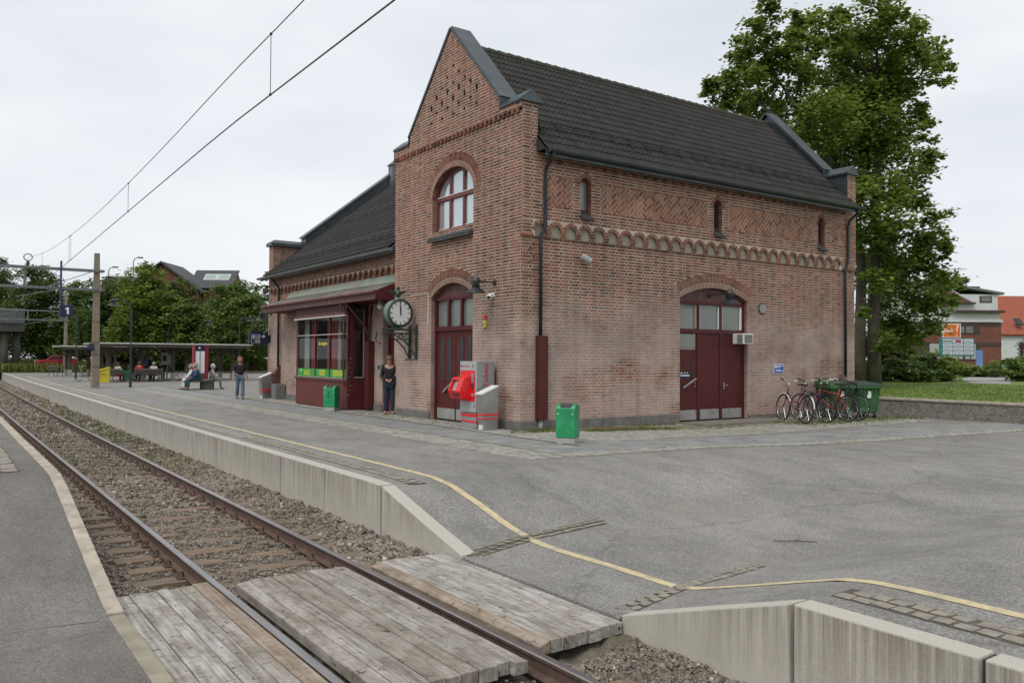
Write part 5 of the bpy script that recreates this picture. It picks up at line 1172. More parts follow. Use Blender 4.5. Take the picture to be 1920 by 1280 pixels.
for yy in (20.94, 21.34):
    b = MB(); zt = 2.52
    b.bar((10.48, yy, zt), (11.40, yy, zt), .03, .045); b.bar((10.50, yy, zt-.11), (11.40, yy, zt-.11), .022, .03)
    b.tube([(10.50, yy, zt-.10), (10.72, yy, zt-.17), (10.98, yy, zt-.32), (11.20, yy, zt-.52), (11.35, yy, zt-.78), (11.39, yy, zt-.86)], .02, 6)
    b.bar((11.37, yy, 1.70), (11.37, yy, 2.62), .05, .05, (0, 1, 0)); b.bar((10.92, yy, zt-.28), (11.37, yy, zt-.28), .02, .025)
    b.tube([(11.10+.085*math.cos(t)*(1-.05*t), yy, zt-.19+.075*math.sin(t)*(1-.05*t)) for t in np.linspace(0, 9, 18)], .010, 5)
    b.tube([(10.92, yy, zt-.3), (11.12, yy, zt-.12)], .012, 5); b.tube([(11.1, yy, zt-.12), (11.36, yy, zt-.45)], .010, 5)
    b.tube([(11.37, yy, 1.72), (11.28, yy, 1.64), (11.24, yy, 1.67)], .018, 6); b.build('bracket', M_cgreen, ck)
    b = MB(); b.box(11.395, 11.412, yy-.05, yy+.05, 1.7, 2.68); b.build('wall_plate', M_cgreen, ck)
b = MB(); b.bar((CC.x, 20.94, 2.545), (CC.x, 21.34, 2.545), .18, .05); b.lathe([(.10, 0), (.06, .05)], (CC.x, CC.y, 2.56), 10); b.build('clock_foot', M_cgreen, ck)
# ---- wall lamps
def lamp_head(b, c, r=.25, mi=0):
    b.lathe([(r, -.23), (r*.92, -.205), (r*.42, -.105), (r*.33, -.10), (r*.33, .03), (r*.44, .035), (r*.44, .075), (r*.36, .12), (r*.18, .155), (.01, .165)], c, 20, mi)
M_lampm = mk('lamp_black', (.025, .028, .030), (.018, .02, .022), 5, .4); M_bulb = mk('lamp_glass', (.55, .55, .5), (.5, .5, .46), 4, .3)
def wall_lamp(mount, dirv, L_, label, r=.25):
    m_, d = Vector(mount), Vector(dirv); t = thing('wall_lamp', label, 'lamp', mount, 0, 'black bell shaped wall lamps on the station')
    b = MB(); b.lathe([(.075, 0), (.075, .03), (.04, .05)], m_, 14, axis=d); b.build('wall_plate', M_lampm, t)
    h = m_+d*L_; b = MB(); b.tube([m_, h+d*-.06], .018, 8); b.build('arm', M_lampm, t)
    b = MB(); lamp_head(b, h-Vector((0, 0, .06)), r); hd = b.build('lamp_shade', M_lampm, t, smooth=False)
    b = MB()
    for z in (.0, .035, .07): b.lathe([(r*.36, -.012), (r*.42, 0), (r*.36, .012)], h+Vector((0, 0, -.15+z)), 16)
    b.build('louvre', MATS['lamp_black'], hd, kind='stuff'); b = MB(); b.ball(h-Vector((0, 0, .24)), .055, 8); b.build('bulb', M_bulb, hd)
wall_lamp((XF, 16.96, 3.60), (-1, 0, 0), .56, 'black bell wall lamp beside the gable door above the ticket machine')
wall_lamp((18.2, YA+.15, 3.56), (0, -1, 0), .75, 'black bell wall lamp over the wide maroon side door', .29)
wall_lamp((XW, 34.35, 3.52), (-1, 0, 0), .45, 'black bell wall lamp at the far end of the low wing', .22)
# ---- small fittings
t = thing('security_camera', 'small white dome camera under the gable wall lamp', 'camera', (XF, 17.0, 3.25)); b = MB(); b.box(XF-.05, XF, 16.95, 17.05, 3.24, 3.34); b.tube([(XF-.04, 17., 3.31), (XF-.14, 17., 3.29)], .03, 8); b.build('bracket', M_white, t); b = MB(); b.ball((XF-.14, 17.0, 3.24), .075, 10); b.build('housing', M_white, t, smooth=True); b = MB(); b.ball((XF-.175, 16.97, 3.225), .045, 8); b.build('lens', M_black, t, smooth=True)
t = thing('notice_box', 'small red and yellow warning box on the brick beside the gable door', 'sign', (XF, 17.36, 2.5))
M_sred = mk('signal_red', (.62, .02, .022), (.55, .018, .02), 3, .45); M_syel = mk('signal_yellow', (.58, .52, .05), (.5, .45, .05), 3, .5)
b = MB(); b.box(XF-.05, XF-.006, 17.30, 17.43, 2.49, 2.69); b.build('box', M_syel, t, bev=.006); b = MB(); b.box(XF-.045, XF-.006, 17.30, 17.43, 2.70, 2.81); b.build('box_top', M_sred, t, bev=.006)
for z in (2.535, 2.575, 2.675): b = MB(); b.box(XF-.053, XF-.0505, 17.32, 17.41, z, z+.014); b.build('print', M_black, t)
b = MB(); b.tube([(13.28, YA-.002, 4.27), (13.28, YA-.10, 4.22)], .03, 8); t = thing('flood_lamp', 'grey tubular flood lamp high on the long brick wall', 'lamp', (13.26, YA, 4.2)); b.build('bracket', MATS['pipe_grey'], t)
b = MB(); b.lathe([(.085, 0), (.09, .02), (.09, .27), (.08, .275)], (13.17, YA-.16, 4.26), 16, axis=(.72, -.35, -.42)); b.build('housing', mk('lamp_grey', (.33, .35, .35), (.27, .29, .29), 4, .45), t, smooth=False)
t = thing('air_conditioner', 'boxy white air conditioner sticking out over the side door', 'air conditioner', (19.4, 15.8, 2.2)); b = MB(); b.box(19.17, 19.60, 15.60, YA+.12, 2.17, 2.47); b.build('case', M_white, t, bev=.01)
b = MB(); b.box(19.21, 19.56, 15.593, 15.599, 2.20, 2.44); b.build('grille', mk('ac_grille', (.22, .22, .20), (.16, .16, .15), 5), t); b = MB(); b.box(19.160, 19.1695, 15.64, 15.82, 2.20, 2.44); b.build('side_grille', MATS['ac_grille'], t)
for k in range(7): b = MB(); b.box(19.22, 19.55, 15.588, 15.5925, 2.21+k*.032, 2.219+k*.032); b.build('slat', MATS['pipe_grey'], t)
t = thing('wall_vent', 'round white louvred vent right of the side door', 'vent', (20.34, YA, 3.24)); b = MB(); b.lathe([(.165, 0), (.17, .02), (.15, .03)], (20.34, YA-.004, 3.24), 24, axis=(0, -1, 0)); b.build('vent_ring', M_black, t)
for k in range(5):
    z = 3.24-.105+k*.052; hw = math.sqrt(max(.001, .145**2-(z-3.24)**2)); b = MB(); b.obox((20.34, YA-.042, z), (hw, 0, 0), (0, .006, .004), (0, -.005, .008)); b.build('louvre', M_white, t)
M_sblue = mk('sign_blue', (.02, .075, .36), (.018, .065, .30), 3, .4); M_navy = mk('navy', (.012, .016, .055), (.01, .013, .045), 3, .4); M_wht = mk('sign_white', (.78, .78, .78), (.74, .74, .74), 3, .5)
t = thing('wall_sign', 'small blue notice with white lettering on the wall above the bicycles', 'sign', (21.12, YA, 1.3)); b = MB(); b.box(20.89, 21.36, YA-.018, YA-.006, 1.30, 1.58); b.build('panel', M_wht, t, bev=.004); b = MB(); b.box(20.905, 21.345, YA-.022, YA-.0185, 1.315, 1.565); b.build('panel_face', M_sblue, t)
b = MB(); b.lathe([(.045, 0), (.045, .003)], (20.98, YA-.0225, 1.505), 14, axis=(0, -1, 0)); b.build('emblem', M_wht, t)
for (x0, x1, z) in ((21.05, 21.30, 1.515), (21.05, 21.20, 1.475), (21.0, 21.22, 1.40), (21.0, 21.32, 1.365), (20.94, 20.97, 1.39)): b = MB(); b.box(x0, x1, YA-.025, YA-.0225, z, z+.018); b.build('print', M_wht, t)
t = thing('door_sign', 'small dark blue plate with white lettering on the side door leaf', 'sign', (17.2, yd, 1.2)); b = MB(); b.box(16.96, 17.40, yd-.036, yd-.0262, 1.20, 1.37); b.build('plate', M_navy, t)
for (x0, x1, z) in ((17.0, 17.36, 1.25), (17.0, 17.08, 1.32), (17.15, 17.2, 1.32), (17.27, 17.3, 1.325)): b = MB(); b.box(x0, x1, yd-.039, yd-.0365, z, z+.03); b.build('print', M_wht, t)
t = thing('globe_lamp', 'white globe lamp hanging under the canopy by the clock', 'lamp', (11.2, 23.3, 3.2)); b = MB(); b.lathe([(.07, 0), (.06, -.10)], (11.25, 23.0, 3.46), 12); b.build('cap', MATS['pipe_grey'], t); b = MB(); b.ball((11.25, 23.0, 3.28), .10, 12); b.build('globe', mk('opal_glass', (.55, .55, .52), (.5, .5, .48), 3, .2), t, smooth=True)
for zz in (4.35, 4.05, 3.70):
    b = MB(); b.tube([(11.78, YA-.01, zz+.14), (11.78, YA-.06, zz+.14), (11.78, YA-.06, zz), (11.62, YA-.05, zz-.02)], .012, 5); b.build('wall_hook', mk('hook_rust', (.08, .03, .025)), st)
t = thing('pay_phone', 'grey intercom box on the wall beside the wing door', 'intercom', (11.75, 23.9, 1.2)); b = MB(); b.box(11.64, XW-.008, 23.76, 23.98, 1.12, 1.5); b.build('case', MATS['pipe_grey'], t, bev=.01); b = MB(); b.box(11.634, 11.639, 23.80, 23.94, 1.34, 1.46); b.build('display', M_black, t)
t = thing('wall_lantern', 'small ornate iron lantern on the pier left of the clock', 'lantern', (11.74, 23.92, 2.3)); b = MB(); b.tube([(11.73, 23.95, 2.15), (11.62, 23.95, 2.2), (11.55, 23.95, 2.32)], .015, 6); b.build('arm', M_cgreen, t); b = MB(); b.lathe([(.03, 0), (.065, .03), (.075, .16), (.04, .22), (.015, .27)], (11.55, 23.95, 2.33), 8); b.build('lantern_body', M_cgreen2, t)
b = MB(); b.tube([(XF-.012, 21.2, 3.52), (XF-.012, 20.30, 3.52), (XF-.012, 20.30, 2.65)], .009, 5); b.build('cable', M_wht, ck)
# ---- hanging sign at the wing end
t = thing('hanging_sign', 'navy hanging sign with pictograms, WC and a white arrow at the wing corner', 'sign', (11.3, 34.5, 2.2))
b = MB(); b.box(10.84, 11.62, 34.42, 34.58, 2.21, 2.72); b.build('sign_case', M_navy, t, bev=.03); b = MB(); b.box(10.90, 11.45, 34.46, 34.54, 2.72, 2.78); b.build('top_rail', M_navy, t); b = MB(); b.box(11.62, 11.745, 34.44, 34.56, 2.30, 2.62); b.build('wall_bracket', M_navy, t)
for (x0, z0, fill) in ((10.92, 2.48, 1), (11.12, 2.48, 1), (10.92, 2.28, 0), (11.12, 2.28, 2)):
    b = MB(); w_ = .165
    for (a, c, d, e) in ((x0, x0+w_, z0, z0+.010), (x0, x0+w_, z0+w_-.010, z0+w_), (x0, x0+.010, z0, z0+w_), (x0+w_-.010, x0+w_, z0, z0+w_)): b.box(a, c, 34.414, 34.4195, d, e)
    b.build('pictogram_frame', M_wht, t)
    if fill == 1: b = MB(); s = 1 if x0 < 11 else -1; c = x0+w_/2; b.prism([(c-.05, 34.415, z0+.04), (c-.01*s, 34.415, z0+.04), (c+.045, 34.415, z0+.12), (c+.02, 34.415, z0+.14), (c-.02*s, 34.415, z0+.08)], (0, -.004, 0)); b.box(c+.0, c+.05, 34.411, 34.4145, z0+.035, z0+.06); b.build('pictogram', M_wht, t)
    if fill == 2: text_on('lettering', 'WC', .11, (x0+w_/2, 34.4145, z0+w_/2), (1, 0, 0), (0, 0, 1), M_wht, t, sx=.8)
b = MB(); b.box(11.33, 11.46, 34.413, 34.419, 2.555, 2.578); b.prism([(11.43, 34.419, 2.64), (11.50, 34.419, 2.567), (11.43, 34.419, 2.494), (11.41, 34.419, 2.515), (11.46, 34.419, 2.567), (11.41, 34.419, 2.619)], (0, -.006, 0)); b.build('arrow', M_wht, t)
# ---- ticket machine
M_tgrey = mk('machine_grey', (.40, .415, .42), (.36, .375, .38), 2, .35, metal=.1); M_tgrey2 = mk('machine_side', (.30, .305, .305), (.26, .265, .265), 2, .4, metal=.2); M_tred = mk('machine_red', (.72, .012, .015), (.66, .011, .014), 3, .35); M_tdark = mk('machine_dark', (.05, .05, .05)); M_lred = mk('letter_red', (.45, .015, .03), (.42, .014, .028), 3, .5)
t = thing('ticket_machine', 'tall grey ticket machine with a red protruding console beside the gable door', 'ticket machine', (11.02, 17.12, 0))
y0, y1 = 16.78, 17.52
b = MB(); b.box(10.80, 11.28, y0+.02, y1-.02, .01, .385); pl = b.build('machine_base', M_tgrey2, t)
for z in (.29, .15): b = MB(); b.box(10.793, 11.287, y0+.013, y1-.013, z, z+.07 if z > .2 else z+.045); b.build('stripe', M_tred, pl)
b = MB(); b.box(10.80, 11.30, y0, y1, .40, 1.64); b.build('cabinet', M_tgrey2, t, bev=.012); b = MB(); b.box(10.765, 10.80, y0, y1, .40, 1.64); b.build('front_panel', M_tgrey, t, bev=.01)
b = MB(); b.box(10.755, 10.764, y0+.05, y1-.04, .66, 1.42); b.build('red_panel', M_tred, t)
ya, yb = 16.98, 17.53
b = MB(); b.hexa([(10.50, ya, .74), (10.755, ya, .70), (10.755, yb, .70), (10.50, yb, .74), (10.42, ya, .92), (10.755, ya, .96), (10.755, yb, .96), (10.42, yb, .92)]); b.hexa([(10.42, ya, .92), (10.755, ya, .96), (10.755, ya+.05, .96), (10.42, ya+.05, .92), (10.56, ya, 1.24), (10.755, ya, 1.27), (10.755, ya+.05, 1.27), (10.56, ya+.05, 1.24)])
b.hexa([(10.42, yb-.05, .92), (10.755, yb-.05, .96), (10.755, yb, .96), (10.42, yb, .92), (10.56, yb-.05, 1.24), (10.755, yb-.05, 1.27), (10.755, yb, 1.27), (10.56, yb, 1.24)]); b.hexa([(10.55, ya+.05, 1.19), (10.755, ya+.05, 1.22), (10.755, yb-.05, 1.22), (10.55, yb-.05, 1.19), (10.56, ya+.05, 1.24), (10.755, ya+.05, 1.27), (10.755, yb-.05, 1.27), (10.56, yb-.05, 1.24)])
b.hexa([(10.42, ya+.05, .91), (10.48, ya+.05, .91), (10.48, ya+.22, .91), (10.42, ya+.22, .91), (10.55, ya+.05, 1.21), (10.60, ya+.05, 1.21), (10.60, ya+.22, 1.21), (10.55, ya+.22, 1.21)]); b.build('console', M_tred, t)
b = MB(); b.hexa([(10.50, ya+.23, .925), (10.52, ya+.23, .925), (10.52, yb-.06, .925), (10.50, yb-.06, .925), (10.62, ya+.23, 1.19), (10.64, ya+.23, 1.19), (10.64, yb-.06, 1.19), (10.62, yb-.06, 1.19)]); b.build('screen', mk('screen_grey', (.34, .36, .34), (.28, .30, .28), 3, .2), t)
b = MB(); b.hexa([(10.450, ya+.12, .79), (10.47, ya+.12, .79), (10.47, ya+.36, .79), (10.450, ya+.36, .79), (10.430, ya+.12, .855), (10.45, ya+.12, .855), (10.45, ya+.36, .855), (10.430, ya+.36, .855)]); b.build('ticket_tray', M_tdark, t)
for (a, c, d, e, mt) in ((y0+.09, y0+.19, 1.12, 1.36, M_tgrey2), (y0+.09, y0+.19, .98, 1.10, M_tdark), (y0+.09, y0+.19, .80, .86, M_tgrey)): b = MB(); b.box(10.747, 10.7545, a, c, d, e); b.build('slot_panel', mt, t)
b = MB(); b.box(10.757, 10.7645, y0+.06, y0+.075, .52, .60); b.build('lock', M_tdark, t)
text_on('lettering', 'Billetter Tickets', .075, (10.763, 17.30, 1.52), (0, -1, 0), (0, 0, 1), M_lred, t, sx=.8); text_on('lettering', 'Tickets', .20, (11.05, y0-.003, 1.30), (0, 0, 1), (-1, 0, 0), M_lred, t)
for a, l in ((1.57, .05), (.2, .04), (2.94, .04), (-.9, .05), (-2.2, .04)): b = MB(); p = Vector((10.7625, 16.93, 1.52)); d = Vector((0, -math.cos(a), math.sin(a))); b.bar(p+d*.012, p+d*l, .016, .002, (1, 0, 0)); b.build('emblem', M_lred, t)
def validator(name, label, loc, rz, extra=False):
    t = thing(name, label, 'ticket validator', loc, rz, 'steel ticket validators with slanted tops')
    b = MB(); b.hexa([(-.19, -.10, .02), (.21, -.10, .02), (.21, .14, .02), (-.19, .14, .02), (-.26, -.13, .84), (.21, -.13, 1.03), (.21, .16, 1.03), (-.26, .16, .84)]); b.build('post', M_steel, t, world=False, bev=.006)
    b = MB(); b.hexa([(-.28, -.135, .845), (.21, -.135, 1.04), (.21, .165, 1.04), (-.28, .165, .845), (-.285, -.135, .875), (.20, -.135, 1.07), (.20, .165, 1.07), (-.285, .165, .875)]); b.build('top_plate', M_white, t, world=False)
    for k in range(3): b = MB(); x = -.13+.12*k; b.obox((x, .015, .913+x*.40+.034), (.035, 0, .014), (0, .11, 0), (-.001, 0, .003)); b.build('print', M_lred if k != 1 else M_tdark, t, world=False)
    for z in (.36, .27): b = MB(); b.box(-.223, .214, -.125, .155, z, z+.04 if z > .3 else z+.025); b.build('stripe', M_tred, t, world=False)
    b = MB(); b.box(-.21, -.192, -.07, .10, .01, .13); b.build('notice', M_white, t, world=False); b = MB(); b.box(-.24, .26, -.15, .19, 0, .02); b.build('foot', MATS['pipe_grey'], t, world=False)
    return t
validator('ticket_validator', 'slanted steel ticket validator with red stripes beside the ticket machine', (10.92, 16.47, 0), 0)
validator('ticket_validator', 'slanted steel ticket validator at the far end of the low wing', (11.22, 33.4, 0), .1)
t = thing('cable_cabinet', 'small grey metal cabinet at the foot of the wing downpipe', 'cabinet', (11.45, 32.75, 0)); b = MB(); b.box(11.3, 11.7, 32.5, 33.0, .03, .62); b.build('case', mk('cabinet_grey', (.17, .175, .175), (.13, .135, .135), 4, .5), t, bev=.01); b = MB(); b.box(11.26, 11.72, 32.46, 33.04, 0, .03); b.build('foot', MATS['pipe_grey'], t)
# ---- litter bins
M_bin = mk('bin_green', (.010, .26, .095), (.009, .22, .08), 3, .4, dirt=(.04, .28, .13), dscale=6); M_binb = mk('bin_concrete', (.38, .37, .34), (.3, .29, .27), 5, .85, bmp=.4, bs=40)
def litter_bin(loc, rz, label):
    t = thing('litter_bin', label, 'bin', loc, rz, 'green litter bins'); w_, d_ = .20, .19
    b = MB(); b.box(-w_*.93, w_*.93, -d_*.93, d_*.93, 0, .13); b.build('bin_foot', M_binb, t, world=False, bev=.01)
    pr = [(-d_, .13), (d_, .13), (d_, .70)]+[(d_*math.cos(a), .70+.115*math.sin(a)) for a in np.linspace(.2, math.pi-.2, 9)]+[(-d_, .70)]
    b = MB(); b.prism([(-w_, y, z) for y, z in pr], (2*w_, 0, 0)); b.build('bin_body', M_bin, t, world=False, bev=.012)
    b = MB(); b.obox((0, -.132, .768), (.115, 0, 0), (0, .040, .042), (0, -.018, .017)); b.build('bin_opening', M_black, t, world=False, bev=.012)
    for s in (-1, 1): b = MB(); b.box(s*.15-.012, s*.15+.012, -d_-.003, -d_-.0005, .60, .62); b.build('scuff', M_wht, t, world=False)
    return t
B_ANG = -.42
litter_bin((10.60, 13.06, float(hg(10.6, 13.06))), -.95, 'green litter bin on the paving in front of the building corner')
litter_bin((10.50, 24.92, 0), -.85, 'green litter bin with black graffiti in front of the restaurant bay window')
litter_bin((10.66, 59.7, 0), -.3, 'green litter bin under the shelter beside the far bench')
b = MB()
gb = [o for o in bpy.data.objects if o.name.startswith('litter_bin')][1]
for k, (x, z) in enumerate(((.0, .62), (.02, .57), (-.01, .52), (.02, .47), (0., .42))): b = MB(); b.obox((x-.03, -.1925, z), (.035, 0, .012 if k % 2 else -.012), (0, .0012, 0), (-.003, 0, .008)); b.build('graffiti', M_black, gb, world=False)
# graffiti scratches on the bay side
for k in range(9): b = MB(); z = .5+.21*k*.7; b.obox((11.05+.03*(k % 3), 24.853, z), (.03, 0, .02*(-1)**k), (0, .001, 0), (-.004, 0, .006)); b.build('graffiti', mk('chalk', (.4, .35, .33)), st)

# ================================================================= CATENARY
M_pole = mk('pole_concrete', (.255, .225, .18), (.18, .158, .125), 3, .85, bmp=.4, bs=30, dirt=(.24, .16, .10), dscale=1.5); M_galv = mk('galvanised', (.20, .205, .20), (.15, .155, .15), 3, .5, metal=.4); M_wire = mk('wire', (.03, .03, .03), (.025, .025, .025), 3, .6)
def gantry(x, y, h, label, labp, z1, z2, xl, s=1.0):
    t = thing('catenary_pole', labp, 'pole', (x, y, 0), 0, 'concrete catenary poles'); b = MB(); w0, w1 = .20*s, .13*s
    b.hexa([(x-w0, y-w0*.8, -.05), (x+w0, y-w0*.8, -.05), (x+w0, y+w0*.8, -.05), (x-w0, y+w0*.8, -.05), (x-w1, y-w1*.8, h), (x+w1, y-w1*.8, h), (x+w1, y+w1*.8, h), (x-w1, y+w1*.8, h)]); b.build('pole', M_pole, t, bev=.02)
    for z in (1.1, 1.75, 2.4, 3.5): b = MB(); w_ = w0+(w1-w0)*z/h+.008; b.box(x-w_, x+w_, y-w_*.8, y+w_*.8, z, z+.03); b.build('band', M_rust, t)
    g = thing('catenary_gantry', label, 'gantry', (x-2, y, z1), 0, 'steel catenary beams over the tracks')
    for z in (z1, z2): b = MB(); b.box(xl, x+.35, y-.22, y-.15, z-.06, z+.06); b.build('beam', M_galv, g); b = MB(); b.box(xl, x+.35, y+.15, y+.22, z-.06, z+.06); b.build('beam', M_galv, g)
    for xx in (x-3.3, x-7.5): b = MB(); b.box(xx-.06, xx+.06, y-.08, y+.08, z2-.05, z1+.05); b.build('hanger', M_galv, g)
    for (xa, za, xb, zb) in ((x-.2, z1-.05, x-2.3, z1-.95), (x-1.7, z2-.05, x-3.7, z2-.55), (x-4.2, z1-.1, x-6., z1-.6)): b = MB(); b.tube([(xa, y-.28, za), (xb, y-.28, zb)], .022, 6); b.build('arm', M_galv, g)
    return t, g
t, g = gantry(7.12, 48.45, 7.15, 'grey steel beams spanning the tracks from the near concrete pole', 'tall concrete catenary pole on the platform beside the yellow grit bin', 6.2, 5.2, -14)
b = MB(); b.lathe([(.16, 0), (.17, .03), (.17, .17), (.16, .2)], (6.85, 48.2, 2.05), 4, axis=(0, 0, 1)); b.box(6.76, 7.0, 48.16, 48.2, 2.0, 2.35); b.build('notice', M_navy, t); b = MB(); b.box(6.80, 6.96, 48.14, 48.157, 2.08, 2.2); b.build('notice_print', M_wht, t)
b = MB(); b.tube([(3.95+.19*math.cos(a), 48.45, 6.72+.15*math.sin(a)*(1 if math.sin(a) > 0 else 1.25)) for a in np.linspace(0, 2*math.pi, 19)], .03, 6); b.build('insulator_ring', M_galv, g); b = MB(); b.lathe([(.05, 0), (.11, .05), (.05, .1), (.11, .15), (.05, .2)], (3.95, 48.45, 6.3), 10); b.build('insulator', mk('insulator_brown', (.10, .035, .025)), g)
gantry(11.0, 93.5, 8.2, 'distant grey steel beams spanning the tracks near the bridge', 'slim distant concrete catenary pole behind the shelter', 6.1, 5.2, -14, .9)
M_postb = mk('post_blue', (.035, .04, .13), (.03, .034, .105), 3, .45)
t = thing('platform_sign', 'blue platform number 1 sign hanging from the catenary beam', 'sign', (5.42, 48.1, 3.7)); b = MB(); b.box(5.37, 5.46, 48.12, 48.21, 3.72, 6.60); b.build('hanger_post', M_postb, t); b = MB(); b.box(5.40, 6.03, 48.09, 48.20, 3.72, 4.33); b.build('panel', M_navy, t, bev=.02); b = MB(); b.prism([(5.70+dx, 48.086, 4.02+dz) for dx, dz in ((.0, -.17), (.085, -.17), (.085, .18), (.01, .18), (-.075, .125), (-.075, .05), (.0, .085))], (0, -.004, 0)); b.build('numeral', M_wht, t)
def wx(y): return 3.13+max(0, y-11)*.0225 if y < 48.45 else 3.97-(y-48.45)*.01
def wz(y): return 5.32+(y-18)**2*.0015 if y < 48.45 else 5.4+(y-71)**2*.0025
cwire = thing('contact_wire', 'thin black contact wire strung over the track', 'wire', (3.13, 0, 4.73), 0, 'overhead wires'); ys = list(np.arange(-12, 48.5, 1.5))+list(np.arange(48.45, 100, 4.))
b = MB(); b.tube([(wx(y), y, 4.73) for y in ys], .0085, 5); b.build('wire', M_wire, cwire)
mw = thing('messenger_wire', 'sagging black messenger wire above the contact wire with droppers', 'wire', (3.13, 0, 5.3), 0, 'overhead wires'); b = MB(); b.tube([(wx(y), y, wz(y)) for y in ys], .0065, 5); b.build('wire', M_wire, mw)
for y in (9.28, 18.6, 29.2, 29.7, 40., -1.): b = MB(); b.tube([(wx(y), y, 4.73), (wx(y), y, wz(y))], .0045, 4); b.ball((wx(y), y, 4.735), .018, 6); b.ball((wx(y), y, wz(y)), .018, 6); b.build('dropper', M_wire, mw)
# ---- platform lamps
M_lpost = mk('lamp_post', (.022, .026, .028), (.016, .019, .02), 4, .45)
def street_lamp(x, y, sgn, h, label):
    t = thing('platform_lamp', label, 'lamp', (x, y, 0), 0, 'bell shaped platform lamps on bent posts'); b = MB()
    b.tube([(x, y, 0), (x, y, 1.0)], .075, 8); b.tube([(x, y, 1.0), (x, y, h-.45), (x+sgn*.06, y, h-.2), (x+sgn*.25, y, h-.02), (x+sgn*.5, y, h+.05), (x+sgn*.85, y, h+.05)], .045, 8); b.build('post', M_lpost, t); b = MB(); lamp_head(b, (x+sgn*.87, y, h-.02), .34); b.build('lamp_shade', M_lampm, t); b = MB(); b.ball((x+sgn*.87, y, h-.22), .07, 6); b.build('bulb', M_bulb, t)
for (x, y, s, h, lab) in ((8.87, 48.6, -1, 4.65, 'nearest black bent platform lamp beside the concrete pole'), (8.87, 69.3, -1, 4.65, 'black bent platform lamp just left of the concrete pole'), (11.15, 99.5, -1, 5.0, 'distant bent platform lamp under the bridge side beams'), (11.3, 110.5, -1, 5.4, 'farthest bent platform lamp left of the slim pole'),
        (19.83, 65.5, 1, 4.75, 'bent lamp behind the shelter nearest the station wing'), (19.4, 75.6, 1, 4.75, 'bent lamp rising over the right end of the shelter roof'), (19.5, 87.8, 1, 4.75, 'bent lamp over the middle of the shelter roof'), (18.0, 91.3, 1, 4.75, 'dim bent lamp over the left half of the shelter roof')): street_lamp(x, y, s, h, lab)

# ================================================================= SHELTER AND ITS FURNITURE
M_tim = mk('shelter_timber', (.095, .08, .063), (.055, .047, .038), 4, .9, bmp=.3); M_rooft = mk('shelter_roof', (.34, .33, .31), (.27, .26, .245), 1.5, .75, dirt=(.22, .22, .2), dscale=1); M_wpost = mk('post_white', (.36, .35, .32), (.28, .27, .25), 4, .8)
def shelter(x0, x1, y0, y1, z, n, label):
    t = thing('shelter', label, 'shelter', ((x0+x1)/2, (y0+y1)/2, 0), 0, 'timber platform shelters'); b = MB(); ym = (y0+y1)/2
    b.hexa([(x0, y0, z-.04), (x1, y0, z-.04), (x1, y1, z-.04), (x0, y1, z-.04), (x0, y0, z+.03), (x1, y0, z+.03), (x1, y1, z+.10), (x0, y1, z+.10)]); b.build('roof', M_rooft, t); b = MB(); b.box(x0-.03, x1+.03, y0-.06, y0-.005, z-.01, z+.06); b.build('roof_edge', mk('roof_edge', (.62, .61, .58), (.5, .49, .47), 1.5, .6), t)
    b = MB(); b.box(x0+.1, x1-.1, y0+.02, y0+.08, z-.22, z-.04); b.build('fascia', M_tim, t)
    for k in range(n):
        x = x0+.9+(x1-x0-1.8)*k/(n-1)
        for yy in (y0+1.6, y1-1.6):
            b = MB(); b.box(x-.11, x+.11, yy-.11, yy+.11, .0, z-.3); b.build('post', M_tim, t); b = MB(); b.box(x-.125, x+.125, yy-.125, yy+.125, 0, .55); b.build('post_base', M_wpost, t)
            for s in (-1, 1): b = MB(); b.bar((x, yy, z-.85), (x+s*.6, yy, z-.28), .12, .10, (0, 1, 0)); b.build('brace', M_tim, t)
        b = MB(); b.box(x-.07, x+.07, y0+.1, y1-.1, z-.24, z-.05); b.build('rafter', M_tim, t)
    for yy in (y0+1.6, y1-1.6): b = MB(); b.box(x0+.2, x1-.2, yy-.08, yy+.08, z-.34, z-.245); b.build('beam', M_tim, t)
shelter(8.7, 18.6, 58.4, 64.6, 2.50, 5, 'long open timber shelter with pale flat roof behind the benches')
shelter(8.3, 13.4, 73.5, 79.0, 2.42, 3, 'shorter timber shelter farther along the platform')
M_benchw = mk('bench_wood', (.10, .075, .055), (.065, .05, .038), 5, .8); M_cast = mk('cast_iron', (.02, .02, .02))
def bench(loc, rz, w_, label):
    t = thing('bench', label, 'bench', loc, rz, 'slatted platform benches')
    for k in range(4): b = MB(); b.box(-w_/2, w_/2, -.22+k*.115, -.125+k*.115, .43, .46); b.build('seat_slat', M_benchw, t, world=False)
    for k in range(3): b = MB(); b.obox((0, .27+.035*k, .56+.125*k), (w_/2, 0, 0), (0, .006, .014), (0, -.016, .05)); b.build('back_slat', M_benchw, t, world=False)
    for s in (-1, 1):
        x = s*(w_/2-.2); b = MB(); b.tube([(x, -.25, 0), (x, -.16, .2), (x, -.2, .42), (x, .22, .42), (x, .36, .88)], .025, 6); b.tube([(x, .35, 0), (x, .2, .22), (x, .2, .42)], .025, 6); b.tube([(x, -.2, .42), (x, -.22, .64), (x, .26, .62)], .018, 6); b.build('side_frame', M_cast, t, world=False)
    return t
bench((11.75, 58.6, 0), math.pi, 1.75, 'dark bench seen from behind with people in red and white sitting'); bench((9.9, 58.9, 0), 2.2, 1.3, 'dark bench between the yellow grit bin and green litter bin'); bench((8.4, 76.9, 0), 2.0, 1.6, 'lone dark bench far along the platform')
